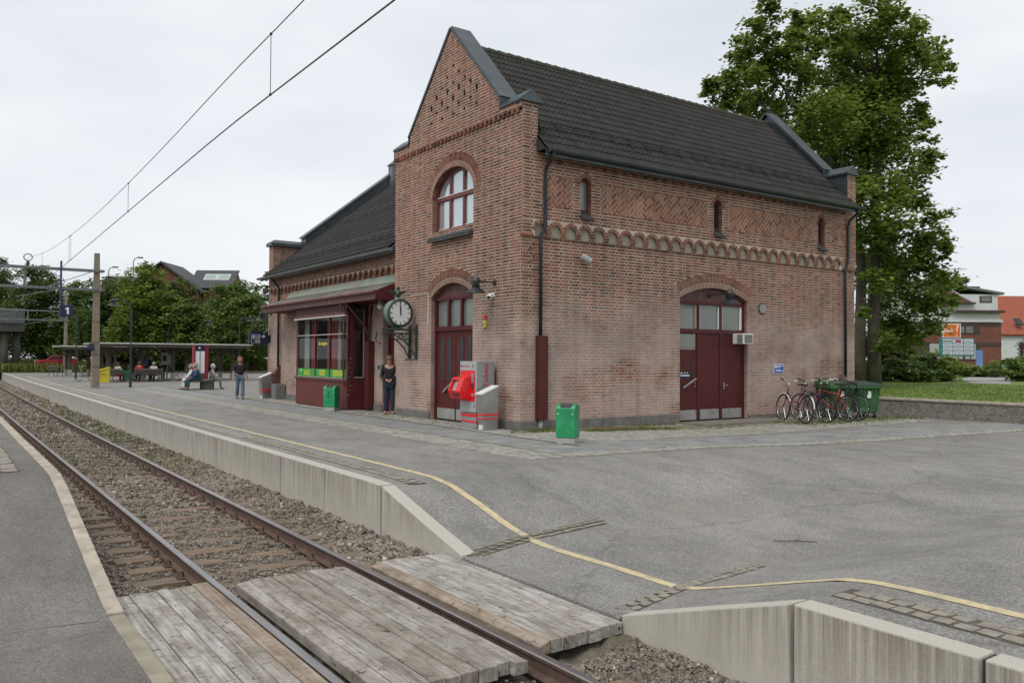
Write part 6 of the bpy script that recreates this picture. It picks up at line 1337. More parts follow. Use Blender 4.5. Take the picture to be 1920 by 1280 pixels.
t = thing('grit_bin', 'yellow plastic grit bin with sloping lid by the concrete pole', 'bin', (8.95, 57.9, 0)); b = MB(); b.prism([(8.6, 57.6, 0), (9.3, 57.6, 0), (9.3, 57.6, .92), (8.6, 57.6, .70)], (0, .8, 0)); b.build('bin_body', mk('bin_yellow', (.55, .46, .03), (.46, .38, .03), 3, .5), t, bev=.02); b = MB(); b.hexa([(8.56, 57.56, .71), (9.34, 57.56, .93), (9.34, 58.44, .93), (8.56, 58.44, .71), (8.56, 57.56, .75), (9.34, 57.56, .98), (9.34, 58.44, .98), (8.56, 58.44, .75)]); b.build('lid', MATS['bin_yellow'], t); b = MB(); b.box(8.8, 9.1, 57.585, 57.598, .52, .55); b.build('handle', M_black, t)
# information pillar with ring bench
t = thing('information_pillar', 'crimson and navy timetable pillar with white posters and ring bench', 'information pillar', (11.45, 44.0, 0)); cxp, cyp = 11.35, 44.0
M_crim = mk('crimson', (.24, .012, .025), (.2, .011, .022), 3, .45)
b = MB(); b.box(11.05, 11.66, cyp-.2, cyp+.2, .5, 2.0); b.build('core', mk('pillar_brown', (.12, .095, .075)), t); b = MB(); b.box(11.03, 11.52, cyp-.22, cyp+.2, 2.0, 2.27); b.build('header', M_navy, t)
b = MB(); b.box(11.52, 11.68, cyp-.26, cyp+.22, .45, 2.28); b.build('side_panel', M_crim, t); b = MB(); b.box(10.98, 11.04, cyp-.24, cyp+.2, .45, 2.26); b.build('side_panel', M_crim, t)
for x0 in (11.05, 11.30):
    b = MB(); b.box(x0, x0+.20, cyp-.222, cyp-.205, .85, 1.97); po = b.build('poster', M_wht, t)
    for k in range(9): b = MB(); b.box(x0+.02, x0+.18-.03*(k % 3), cyp-.2245, cyp-.2225, .93+k*.11, .945+k*.11); b.build('print', MATS['pipe_grey'], po)
b = MB(); b.box(11.2, 11.28, cyp-.223, cyp-.2205, 2.10, 2.18); b.build('header_mark', M_wht, t)
b = MB(); b.lathe([(.32, 0), (.32, .03), (.30, .04), (.30, .54), (.28, .55)], (11.66, 43.85, 0), 20); b.build('planter', mk('planter_grey', (.14, .14, .135), (.11, .11, .105), 4, .7), t)
b = MB(); b.lathe([(.35, .42), (.92, .42), (.92, .46), (.35, .46), (.35, .42)], (11.45, 44.25, 0), 28, caps=False); b.build('ring_seat', mk('seat_dark', (.07, .075, .075), (.05, .054, .054), 4, .6), t)
for k in range(6): a = math.pi/3*k+.3; b = MB(); b.tube([(11.45+.7*math.cos(a), 44.25+.7*math.sin(a), 0), (11.45+.7*math.cos(a), 44.25+.7*math.sin(a), .43)], .03, 6); b.build('seat_leg', M_cast, t)
# notice board under the shelter
t = thing('notice_board', 'pale notice board on a post under the shelter', 'notice board', (14.0, 62, 0)); b = MB(); b.box(13.3, 14.1, 61.9, 61.95, 1.1, 1.95); b.build('panel', mk('pale_grey', (.42, .42, .39)), t); b = MB(); b.box(13.66, 13.74, 61.93, 61.99, 0, 1.1); b.build('post', M_galv, t); b = MB(); b.box(13.38, 13.65, 61.885, 61.898, 1.35, 1.72); b.build('poster', M_tdark, t)
# ================================================================= BICYCLES
M_tyre = mk('tyre', (.018, .018, .018), (.012, .012, .012), 6, .9); M_chrome = mk('chrome', (.55, .55, .54), (.45, .45, .44), 4, .25, metal=.9)
def ring(b, c, r, rt, ax, n=28, m_=6, a0=0, a1=2*math.pi):
    c = Vector(c); ax = Vector(ax).normalized(); u = Vector((0, 0, 1)); v = ax.cross(u).normalized()
    b.tube([c+(v*math.cos(t)+u*math.sin(t))*r for t in np.linspace(a0, a1, n+1)], rt, m_)
def bicycle(loc, rz, lean, fm, label, guard=None, basket=False, rack=True, up=False, group='bicycles parked by the brick wall', simple=False):
    t = thing('bicycle', label, 'bicycle', loc, rz, group); t.rotation_euler = (0, lean, rz); t.scale = (1.18,)*3 if not simple else (1,)*3   # heads along +y
    r = .335
    for yw in (0., 1.06):
        b = MB(); ring(b, (0, yw, r), r-.018, .018, (1, 0, 0)); wh = b.build('tyre', M_tyre, t, world=False, smooth=True)
        b = MB(); ring(b, (0, yw, r), r-.038, .009, (1, 0, 0)); b.build('rim', M_chrome, wh, world=False, smooth=True)
        b = MB()
        for k in range(10 if simple else 18): a = math.pi*2*k/(10 if simple else 18); b.tube([(.02*(-1)**k, yw, r), (0, yw+math.cos(a)*(r-.04), r+math.sin(a)*(r-.04))], .0022, 3, caps=False)
        b.tube([(-.05, yw, r), (.05, yw, r)], .018, 6); b.build('spokes', M_chrome, wh, world=False, kind='stuff')
        if guard: b = MB(); ring(b, (0, yw, r), r+.018, .016, (1, 0, 0), 14, 5, .25 if yw else .1, 2.3 if yw else 2.7); b.build('mudguard', guard, t, world=False)
    hd = Vector((0, .86, .80)); bb = Vector((0, .43, .29)); sp = Vector((0, .26, .80))
    b = MB(); b.tube([(0, 1.06, r), (0, .95, .55)], .013, 6); b.tube([(0, .95, .55), hd], .02, 6); b.tube([(0, .93, .60), bb], .019, 6)
    b.tube([hd-Vector((0, .02, .06)), sp-Vector((0, .0, .14))] if up else [hd-Vector((0, 0, .10)), (0, .62, .50), (0, .36, .50)], .016, 6)
    b.tube([bb, sp], .017, 6)
    for s in (-1, 1): b.tube([(s*.05, 0, r), bb], .009, 5); b.tube([(s*.05, 0, r), (0, .29, .68)], .008, 5)
    b.build('frame', fm, t, world=False, smooth=True)
    b = MB(); b.tube([hd, (0, .84, .95)], .013, 6)
    b.tube([(-.29, .62, 1.02), (-.27, .80, 1.04), (-.10, .87, .98), (.10, .87, .98), (.27, .80, 1.04), (.29, .62, 1.02)], .012, 6); b.build('handlebar', M_chrome, t, world=False, smooth=True)
    for s in (-1, 1): b = MB(); b.tube([(s*.29, .62, 1.02), (s*.285, .73, 1.03)], .018, 6); b.build('grip', M_tyre, t, world=False)
    b = MB(); b.tube([sp, sp+Vector((0, -.02, .08))], .012, 6); b.hexa([(-.035, .42, .895), (.035, .42, .895), (.09, .13, .895), (-.09, .13, .895), (-.02, .42, .925), (.02, .42, .925), (.075, .13, .945), (-.075, .13, .945)]); b.build('saddle', M_tyre, t, world=False, bev=.012)
    b = MB(); ring(b, (.045, .43, .29), .085, .008, (1, 0, 0), 16, 4); b.tube([(.06, .43, .29), (.06, .47, .13)], .01, 5); b.tube([(-.06, .43, .29), (-.06, .39, .45)], .01, 5); b.tube([(-.06, .43, .29), (.06, .43, .29)], .015, 6); b.box(.05, .14, .44, .51, .12, .14); b.box(-.14, -.05, .36, .43, .44, .46); b.build('crank', M_chrome, t, world=False)
    if rack: b = MB(); b.box(-.06, .06, -.22, .2, .70, .715); b.tube([(.06, -.1, .70), (.05, 0, r)], .006, 4); b.tube([(-.06, -.1, .70), (-.05, 0, r)], .006, 4); b.build('rack', M_black, t, world=False)
    if basket: b = MB(); b.box(-.15, .15, .95, 1.17, .72, .95); b.build('basket', basket, t, world=False)
    b = MB(); b.tube([(-.03, .1, .30), (-.22, .16, .0)], .008, 5); b.build('kickstand', M_chrome, t, world=False)
    return t
M_bred = mk('bike_red', (.16, .012, .018), (.13, .01, .015), 3, .35); M_bblue = mk('bike_blue', (.02, .018, .07), (.018, .016, .06), 3, .35); M_bred2 = mk('bike_bright_red', (.36, .018, .02), (.3, .016, .018), 3, .35); M_bblk = mk('bike_black', (.02, .022, .024))
zg = lambda x, y: float(hg(x, y))+.012
bicycle((20.02, 14.15, zg(20.5, 14)), -.42, .07, M_bred, 'dark red bicycle with white mudguards, nearest the side door', guard=M_white)
bicycle((20.76, 13.98, zg(21, 14)), -.30, .05, M_bblue, 'dark blue bicycle second from the side door', up=True)
bicycle((21.72, 13.95, zg(21.7, 14)), -.12, .06, M_bred2, 'bright red bicycle with black tyres in front of the bins', up=True)
bicycle((22.33, 14.02, zg(22.3, 14)), .05, .05, M_bblk, 'black bicycle standing closest to the green bins')
for k, (x, y, rz) in enumerate(((13.2, 62.9, 1.3), (12.7, 62.8, 1.6), (12.2, 62.9, 1.4), (14.9, 62.6, 1.2), (8.9, 62.0, 2.2))): bicycle((x, y, 0), rz, .05, (M_bblk, M_bred, M_bblk, M_galv, M_galv)[k], ('black bicycle in the shelter rack behind the posts', 'red bicycle in the shelter rack left of the black one', 'black bicycle at the left end of the shelter rack', 'grey bicycle right of the shelter rack post', 'silver bicycle at the left end of the shelter')[k], group='bicycles under the shelter', simple=True)
# ================================================================= WASTE CONTAINERS
M_dump = mk('container_green', (.026, .098, .028), (.021, .08, .023), 2.5, .5, dirt=(.05, .14, .05), dscale=3); M_dlid = mk('container_lid', (.025, .045, .035), (.02, .035, .028), 3, .5)
def container(loc, rz, label, lidm):
    t = thing('waste_container', label, 'waste container', loc, rz, 'green wheeled waste containers')
    b = MB(); b.hexa([(-.30, -.50, .20), (.30, -.50, .20), (.30, .50, .20), (-.30, .50, .20), (-.38, -.60, 1.0), (.38, -.60, 1.0), (.38, .60, 1.0), (-.38, .60, 1.0)]); b.build('container_body', M_dump, t, world=False, bev=.03)
    b = MB(); b.box(-.42, .42, -.65, .65, .98, 1.06); b.build('container_rim', M_dump, t, world=False, bev=.01)
    b = MB(); b.hexa([(-.41, -.64, 1.062), (.41, -.64, 1.062), (.41, .64, 1.062), (-.41, .64, 1.062), (-.36, -.6, 1.15), (.36, -.6, 1.15), (.38, .62, 1.20), (-.38, .62, 1.20)]); b.build('lid', lidm, t, world=False, bev=.02)
    t.scale = (.94,)*3
    for k in range(6): b = MB(); x = -.3+.12*k; b.box(x-.008, x+.008, -.63, -.59, .80, .98); b.build('rib', M_dump, t, world=False)
    for sx_ in (-1, 1):
        for sy in (-1, 1): b = MB(); b.lathe([(.085, -.02), (.09, 0), (.085, .02)], (sx_*.24, sy*.42, .09), 14, axis=(1, 0, 0)); w = b.build('wheel', M_tyre, t, world=False); b = MB(); b.box(sx_*.24-.035, sx_*.24+.035, sy*.42-.03, sy*.42+.03, .10, .215); b.build('castor', M_galv, w, world=False)
        b = MB(); b.tube([(sx_*.405, -.4, .92), (sx_*.46, -.35, .92), (sx_*.46, .35, .92), (sx_*.405, .4, .92)], .015, 6); b.build('handle', M_dump, t, world=False)
    b = MB(); b.obox((.0, -.588, .78), (.065, 0, 0), (0, .002, 0), (0, -.013, .11)); b.build('label_sheet', M_wht, t, world=False)
    return t
container((23.75, 14.75, zg(24, 15)), -.62, 'green wheeled waste container with grey lid and white label, farthest right', M_dlid)
container((22.75, 15.05, zg(23, 15)), -.55, 'green wheeled waste container half hidden behind the bicycles', M_dump)
container((24.35, 16.6, zg(24, 16)), -.4, 'green waste container with dark lid behind the labelled one', M_dlid) if False else None

# ================================================================= PEOPLE
M_skin = mk('skin', (.42, .24, .17), (.37, .205, .145), 6, .55); M_jean = mk('denim', (.10, .145, .21), (.065, .10, .155), 6, .9, dirt=(.15, .20, .27), dscale=5); M_jeand = mk('dark_denim', (.02, .03, .05), (.015, .022, .036), 6, .9); M_blk = mk('black_cloth', (.014, .013, .013), (.010, .010, .010), 6, .9)
M_hred = mk('auburn_hair', (.20, .065, .028), (.12, .04, .018), 20, .6); M_hbr = mk('brown_hair', (.11, .055, .03), (.07, .035, .02), 20, .6); M_hgrey = mk('grey_hair', (.30, .29, .28), (.22, .21, .2), 20, .7)
def skin_mesh(name, verts, edges, rad, root, mat, parent, sub=2):
    me = bpy.data.meshes.new(name); me.from_pydata(verts, edges, []); me.materials.append(mat); o = link(name, me, parent)
    sk = o.modifiers.new('skin', 'SKIN'); sk.use_smooth_shade = True
    lay = me.skin_vertices[0] if me.skin_vertices else None
    if lay is None:
        bpy.context.view_layer.objects.active = o; lay = me.skin_vertices[0]
    for i, r in enumerate(rad): lay.data[i].radius = (r, r) if not hasattr(r, '__len__') else r
    for i in range(len(verts)): lay.data[i].use_root = (i == root)
    s = o.modifiers.new('sub', 'SUBSURF'); s.levels = sub; s.render_levels = sub
    return o
def person(loc, rz, label, J, cloth, hairm, hair='long', h=1.0, fingers=True, extra=None):
    """J: joint dictionary in metres, facing -y"""
    t = thing('person', label, 'person', loc, rz); t.scale = (h, h, h)
    def chain(names, closed=None): return names
    R0 = {'pelvis': .115, 'spine': .10, 'chest': .12, 'neck': .05, 'head1': .068, 'head2': .088, 'head3': .07, 'hip': .085, 'thigh': .078, 'knee': .056, 'calf': .055, 'ankle': .038, 'toe': .032, 'sh': .055, 'elb': .040, 'wr': .026, 'palm': .028}
    keys, verts, rad, edges = {}, [], [], []
    def add(k, p, r): keys[k] = len(verts); verts.append(tuple(p)); rad.append(r)
    for k in ('pelvis', 'spine', 'chest', 'neck', 'head1', 'head2', 'head3'): add(k, J[k], R0[k])
    for a, c in zip(('pelvis', 'spine', 'chest', 'neck', 'head1', 'head2'), ('spine', 'chest', 'neck', 'head1', 'head2', 'head3')): edges.append((keys[a], keys[c]))
    for s in ('l', 'r'):
        for k in ('hip', 'knee', 'ankle', 'toe', 'sh', 'elb', 'wr', 'palm'): add(s+k, J[s+k], R0[k])
        for a, c in (('pelvis', s+'hip'), (s+'hip', s+'knee'), (s+'knee', s+'ankle'), (s+'ankle', s+'toe'), ('chest', s+'sh'), (s+'sh', s+'elb'), (s+'elb', s+'wr'), (s+'wr', s+'palm')): edges.append((keys[a], keys[c]))
        if fingers:
            pw_, pp = Vector(J[s+'wr']), Vector(J[s+'palm']); d = (pp-pw_).normalized(); side = d.cross(Vector((0, 1, .2))).normalized()
            for f in range(4):
                o_ = side*(.022*(f-1.5)); l = (.062, .072, .068, .052)[f]; p1 = pp+o_+d*.03; p2 = p1+d*l*.6+Vector((0, -.012, 0)); add(s+'f%da' % f, p1, .0095); add(s+'f%db' % f, p2, .008); edges += [(keys[s+'palm'], keys[s+'f%da' % f]), (keys[s+'f%da' % f], keys[s+'f%db' % f])]
            p1 = pw_+d*.03+side*.035*(1 if s == 'l' else -1); add(s+'th', p1+d*.03, .0095); edges.append((keys[s+'wr'], keys[s+'th']))
    body = skin_mesh('body', verts, edges, rad, 0, M_skin, t)
    def garment(name, ks, es, r, mat, root=0):
        ix = {k: i for i, k in enumerate(ks)}; return skin_mesh(name, [tuple(J[k]) for k in ks], [(ix[a], ix[c]) for a, c in es], r, root, mat, t)
    ks = ['pelvis', 'lhip', 'lknee', 'lankle', 'rhip', 'rknee', 'rankle']; fl = cloth.get('flare', .055)
    garment('trousers', ks, [('pelvis', 'lhip'), ('lhip', 'lknee'), ('lknee', 'lankle'), ('pelvis', 'rhip'), ('rhip', 'rknee'), ('rknee', 'rankle')], [.145, .108, .075, fl, .108, .075, fl], cloth['legs'])
    J2 = dict(J); ks = ['pelvis', 'spine', 'chest', 'lsh', 'lelb', 'rsh', 'relb']; es = [('pelvis', 'spine'), ('spine', 'chest'), ('chest', 'lsh'), ('lsh', 'lelb'), ('chest', 'rsh'), ('rsh', 'relb')]; rr = [.150, cloth.get('waist', .125), .145, .075, .056, .075, .056]
    if cloth.get('sleeve', 0): ks += ['lwr', 'rwr']; es += [('lelb', 'lwr'), ('relb', 'rwr')]; rr += [.042, .042]
    garment('top', ks, es, rr, cloth['top'])
    for s in ('l', 'r'):
        b = MB(); a, c = Vector(J[s+'ankle']), Vector(J[s+'toe']); b.obox((a+c)/2-Vector((0, 0, .02)), (c-a)*.62, Vector((.042, 0, 0)), Vector((0, 0, .032))); b.build('shoe', cloth.get('shoe', M_blk), t, world=False, bev=.02)
    H2 = Vector(J['head2']); H1 = Vector(J['head1'])
    b = MB(); n = 12
    for i in range(n):
        pass
    b.lathe([(.02, .145), (.075, .128), (.106, .085), (.116, .03), (.114, -.03), (.10, -.07 if hair != 'long' else -.12)], H2+Vector((0, .028, 0)), 16)
    if hair == 'long': b.hexa([(H2.x-.14, H2.y-.04, H2.z-.30), (H2.x+.14, H2.y-.04, H2.z-.30), (H2.x+.11, H2.y+.12, H2.z-.32), (H2.x-.11, H2.y+.12, H2.z-.32), (H2.x-.112, H2.y-.035, H2.z+.05), (H2.x+.112, H2.y-.035, H2.z+.05), (H2.x+.085, H2.y+.125, H2.z+.03), (H2.x-.085, H2.y+.125, H2.z+.03)])
    if hair: b.build('hair', hairm, t, world=False, smooth=True)
    # face in front of the hair line
    b = MB(); b.lathe([(.005, -.115), (.045, -.105), (.066, -.06), (.074, -.01), (.07, .03), (.05, .06), (.02, .075)], H2+Vector((0, -.045, -.012)), 14); b.build('face', M_skin, t, world=False, smooth=True)
    b = MB(); b.prism([H2+Vector((-.014, -.115, -.03)), H2+Vector((.014, -.115, -.03)), H2+Vector((0, -.145, -.032)), ], (0, .012, .05)); b.build('nose', M_skin, t, world=False)
    if extra == 'sunglasses': b = MB(); b.box(H2.x-.075, H2.x+.075, H2.y-.140, H2.y-.105, H2.z+.0, H2.z+.042); b.build('sunglasses', M_black, t, world=False, bev=.01)
    else:
        for s in (-1, 1): b = MB(); b.ball(H2+Vector((s*.032, -.112, .012)), .012, 6); b.build('eye', M_black, t, world=False)
    b = MB(); b.box(H2.x-.025, H2.x+.025, H2.y-.122, H2.y-.11, H2.z-.068, H2.z-.058); b.build('mouth', mk('lips', (.30, .09, .08)), t, world=False)
    if extra == 'badge': pass
    return t
STAND = dict(pelvis=(0, 0, .95), spine=(0, -.01, 1.12), chest=(0, -.005, 1.33), neck=(0, .0, 1.47), head1=(0, -.01, 1.53), head2=(0, -.02, 1.60), head3=(0, -.01, 1.68))
def limb(lx):
    d = {}
    for s, sg in (('l', 1), ('r', -1)):
        for k, (x, y, z) in lx.items(): d[s+k] = (sg*x, y, z)
    return d
legs = dict(hip=(.085, 0, .90), knee=(.095, -.02, .50), ankle=(.10, .01, .09), toe=(.12, -.13, .05))
walk = dict(STAND); walk.update(limb(dict(sh=(.165, 0, 1.39), elb=(.235, .03, 1.13), wr=(.27, -.03, .90), palm=(.275, -.06, .83)))); walk.update(limb(legs)); walk.update(dict(lknee=(.09, -.12, .51), lankle=(.08, -.14, .10), ltoe=(.085, -.28, .06), rknee=(-.085, .02, .50), rankle=(-.08, .17, .12), rtoe=(-.085, .05, .045)))
person((10.19, 33.5, .0), -.12, 'person walking in black top and blue jeans with long auburn hair', walk, dict(top=M_blk, legs=M_jean, flare=.085, waist=.165), M_hred, 'long', 1.0)
st2 = dict(STAND); st2.update(limb(legs)); st2.update(limb(dict(sh=(.165, 0, 1.39), elb=(.225, .03, 1.12), wr=(.07, -.19, 1.02), palm=(.02, -.21, 1.0))))
person((11.28, 22.42, 0), -.55, 'person in black with sunglasses standing with clasped hands by the wing door', st2, dict(top=M_blk, legs=M_jeand, flare=.07, sleeve=1, waist=.115, shoe=mk('sandal', (.25, .10, .07))), M_hbr, 'short', 1.03, extra='sunglasses')
SIT = dict(pelvis=(0, .05, .54), spine=(0, .04, .72), chest=(0, .0, .92), neck=(0, -.02, 1.06), head1=(0, -.04, 1.12), head2=(0, -.05, 1.19), head3=(0, -.04, 1.27)); SIT.update(limb(dict(hip=(.09, .03, .53), knee=(.11, -.40, .52), ankle=(.11, -.42, .09), toe=(.12, -.56, .05), sh=(.17, 0, .98), elb=(.23, -.08, .74), wr=(.14, -.30, .62), palm=(.10, -.36, .60))))
M_blj = mk('blue_jacket', (.025, .065, .13), (.02, .05, .10), 5, .9); M_tealp = mk('teal_trousers', (.025, .06, .085), (.02, .048, .07), 5, .9); M_whc = mk('white_cloth', (.62, .61, .59), (.52, .51, .49), 5, .9); M_redc = mk('red_cloth', (.45, .02, .022), (.38, .018, .02), 5, .9); M_bluc = mk('blue_cloth', (.04, .09, .18), (.03, .07, .14), 5, .9)
person((11.05, 43.75, 0), -1.35, 'person in blue jacket sitting on the ring bench by the timetable pillar', SIT, dict(top=M_blj, legs=M_tealp, sleeve=1, waist=.15), M_hgrey, 'short', 1.03, False)
person((11.0, 44.3, 0), -1.5, 'person in white trousers sitting behind the one in the blue jacket', SIT, dict(top=M_whc, legs=M_whc, sleeve=1, waist=.15), M_hgrey, 'short', 1.0, False)
person((12.05, 44.35, 0), 1.3, 'person in white sitting on the far side of the timetable pillar', SIT, dict(top=M_whc, legs=MATS['pipe_grey'], waist=.14), M_wht, 'short', 1.0, False)
person((11.25, 58.75, 0), math.pi, 'person in red seen from behind on the long bench', SIT, dict(top=M_redc, legs=M_jeand, sleeve=1, waist=.17), M_hbr, 'short', 1.02, False)
person((12.15, 58.75, 0), math.pi, 'person in white seen from behind on the long bench', SIT, dict(top=M_whc, legs=M_jeand, waist=.16), M_hgrey, 'short', 1.0, False)
person((10.0, 59.0, 0), 2.3, 'person in a pale shirt on the bench by the grit bin', SIT, dict(top=M_whc, legs=M_redc, waist=.15), M_hbr, 'short', .98, False)
person((11.7, 60.2, 0), -.6, 'person in blue standing under the shelter behind the long bench', {**STAND, **limb(legs), **limb(dict(sh=(.165, 0, 1.39), elb=(.24, .0, 1.15), wr=(.22, -.12, 1.0), palm=(.2, -.18, .98)))}, dict(top=M_bluc, legs=M_jeand, sleeve=1, waist=.14), M_hbr, 'short', 1.02, False)
person((12.4, 61.0, 0), .8, 'person in dark clothes standing under the shelter right of the one in blue', {**STAND, **limb(legs), **limb(dict(sh=(.165, 0, 1.39), elb=(.24, .0, 1.15), wr=(.25, -.05, .93), palm=(.25, -.08, .86)))}, dict(top=M_blk, legs=M_jeand, sleeve=1, waist=.14), M_hbr, 'short', 1.04, False)
# ================================================================= TREES, LAWN, BACKGROUND
def leafy(name, clumps, dens, size, mat, parent, flat=.5):
    """small bent leaf faces scattered through the clumps: (x, y, z, r) or (x, y, z, rx, ry, rz)"""
    P, SZ = [], []
    for c in clumps:
        x, y, z = c[:3]; rx, ry, rz = (c[3],)*3 if len(c) == 4 else c[3:6]
        n = int(dens*(rx*ry*rz)**(2/3.)*4)
        nb = max(3, int(n/55)); u = np.random.normal(size=(nb, 3)); u /= np.linalg.norm(u, axis=1)[:, None]; bc = u*np.random.uniform(.45, 1.0, (nb, 1))**.6*[rx, ry, rz]+[x, y, z]
        bi = np.random.randint(0, nb, n); off = np.random.normal(size=(n, 3))*np.array([rx, ry, rz*.7])*.20; P.append(bc[bi]+off)
    P = np.concatenate(P); n = len(P); s = size*np.random.uniform(.6, 1.35, n)
    a = np.random.uniform(0, 6.28, n); d = np.stack([np.cos(a), np.sin(a), np.random.uniform(-.7, .35, n)], 1); d /= np.linalg.norm(d, axis=1)[:, None]
    up = np.stack([np.random.normal(0, .5, n), np.random.normal(0, .5, n), np.ones(n)], 1); sd_ = np.cross(d, up); sd_ /= np.linalg.norm(sd_, axis=1)[:, None]; nn = np.cross(sd_, d)
    A = P; B_ = P+d*s[:, None]*.5+sd_*s[:, None]*.38+nn*s[:, None]*.10; C_ = P+d*s[:, None]; D_ = P+d*s[:, None]*.5-sd_*s[:, None]*.38+nn*s[:, None]*.10
    V = np.stack([A, B_, C_, D_], 1).reshape(-1, 3)-np.array(root_xf(parent).translation); V = V.astype(np.float32)
    I = np.arange(n)*4; F = np.stack([I, I+1, I+2, I+3], 1).astype(np.int32)
    me = bpy.data.meshes.new(name); me.vertices.add(len(V)); me.vertices.foreach_set('co', V.ravel()); me.loops.add(F.size); me.loops.foreach_set('vertex_index', F.ravel()); me.polygons.add(n); me.polygons.foreach_set('loop_start', np.arange(0, F.size, 4, dtype=np.int32)); me.update(calc_edges=True)
    me.materials.append(mat); return link(name, me, parent)
M_leafA = leafmat('lime_leaf', [(0, (.10, .15, .032)), (.5, (.175, .25, .05)), (.85, (.24, .315, .066)), (1, (.32, .35, .09))], .5)
M_leafB = leafmat('dark_leaf', [(0, (.058, .10, .03)), (.5, (.10, .155, .042)), (.9, (.145, .21, .056)), (1, (.20, .25, .075))], .42)
M_leafC = leafmat('mid_leaf', [(0, (.08, .135, .034)), (.5, (.135, .21, .052)), (.9, (.19, .265, .068)), (1, (.25, .30, .085))], .42)
M_leafD = leafmat('autumn_leaf', [(0, (.07, .075, .02)), (.5, (.12, .12, .035)), (1, (.20, .15, .06))], .25)
M_bark = mk('bark', (.11, .095, .075), (.055, .048, .04), 5, .95, bmp=.9, bs=9, dist=.04, sc3=(3, 3, .6), dirt=(.10, .115, .06), dscale=1.5)
def limb_path(p0, p1, n=6, w_=.3):
    p0, p1 = Vector(p0), Vector(p1); out = []
    for i in range(n+1):
        t = i/n; p = p0.lerp(p1, t); k = math.sin(t*math.pi)*w_; out.append(p+Vector((random.uniform(-k, k), random.uniform(-k, k), k*.4)))
    return out
# ---- the big tree behind the station
CL = [(30.6, 23.9, 17.2, .82), (31.7, 25.0, 16.2, 1.06), (30.5, 24.8, 14.2, 1.13), (30.3, 26.3, 14.1, .66), (33.0, 24.5, 15.0, 1.27), (31.1, 22.5, 15.9, .52), (32.2, 21.5, 16.4, .94), (35.5, 24.0, 16.2, 1.2), (34.8, 21.1, 17.3, 1.22), (35.8, 20.2, 16.6, 1.02), (38.0, 23.1, 16.5, 1.75), (37.1, 20.7, 15.3, 1.15), (39.9, 20.8, 16.9, .78), (38.5, 19.8, 15.2, .6), (36.0, 22.5, 13.5, 1.94), (32.7, 22.0, 12.5, 1.44), (33.2, 24.5, 13.1, 1.32), (38.3, 22.2, 13.4, 1.47), (37.9, 20.5, 13.3, .55), (36.1, 23.1, 11.1, 1.65), (37.5, 21.7, 11.0, 1.59), (34.2, 20.6, 8.5, 1.52), (38.7, 21.4, 9.2, .98), (38.7, 20.4, 11.2, .56), (36.2, 20.5, 7.1, 1.27), (36.3, 18.9, 7.6, .8), (38.0, 22.6, 6.3, 1.36), (37.8, 20.5, 5.3, 1.3), (40.2, 20.2, 5.2, .62), (38.3, 22.5, 4.1, 1.21), (38.8, 21.2, 3.6, 1.23), (39.2, 22.2, 2.9, .8), (38.1, 19.8, 4.2, .64), (32.9, 25.6, 13.6, 1.04), (30.3, 25.4, 13.1, .6), (38.0, 22.8, 15.2, 1.58), (36.7, 23.5, 12.4, 1.57), (35.2, 24.8, 17.6, .9), (37.8, 25.2, 14.2, 1.5), (36.5, 25.6, 10.2, 1.5), (39.2, 24.0, 7.5, 1.1), (34.4, 25.8, 11.4, 1.2), (34.1, 20.6, 6.9, .55), (34.6, 20.6, 5.4, .7), (34.2, 21.0, 3.9, .35), (35.0, 20.6, 2.6, .6), (34.1, 20.8, 8.7, .65), (34.0, 21.1, 9.7, .6), (29.7, 25.2, 14.6, .54), (30.6, 25.2, 15.7, .65), (29.6, 25.9, 14.4, .45), (36.4, 19.4, 11.9, .5), (37.9, 19.7, 6.8, .64), (37.9, 20.3, 6.6, .75), (32.7, 23.1, 17.7, .6), (31.7, 23.8, 16.1, .69)]
bt = thing('lime_tree', 'tall twin stemmed leafy tree rising behind the right end of the station', 'tree', (35.7, 22.0, .45))
b = MB(); T1 = [(35.45, 22.15, .3), (35.42, 22.1, 2.5), (35.45, 22.0, 6), (35.0, 22.4, 9.5), (33.6, 23.2, 12.2), (32.2, 24.2, 14.8)]; b.tube(T1, [.32, .25, .22, .18, .13, .05], 12)
for i in (14, 15, 16, 2, 33): p = random.choice(T1[3:]); b.tube(limb_path(p, CL[i][:3]), [.10, .085, .07, .055, .04, .03, .015], 6)
b.build('trunk', M_bark, bt, smooth=True)
b = MB(); T2 = [(36.02, 21.72, .3), (36.0, 21.74, 3.), (36.05, 21.7, 7), (36.4, 21.8, 11), (36.9, 22.2, 14.5), (36.9, 22.4, 17)]; b.tube(T2, [.34, .27, .23, .19, .12, .04], 12)
for i in (8, 9, 10, 12, 17, 20, 21, 22, 24, 25, 27, 28, 30, 13, 6, 7, 38, 39): c = CL[i]; p = min(T2[2:], key=lambda q_: abs(q_[2]-c[2]+2.2)); b.tube(limb_path(p, c[:3]), [.11, .09, .075, .055, .04, .03, .012], 6)
b.build('trunk', M_bark, bt, smooth=True)
leafy('crown', CL, 300, .215, M_leafA, bt)
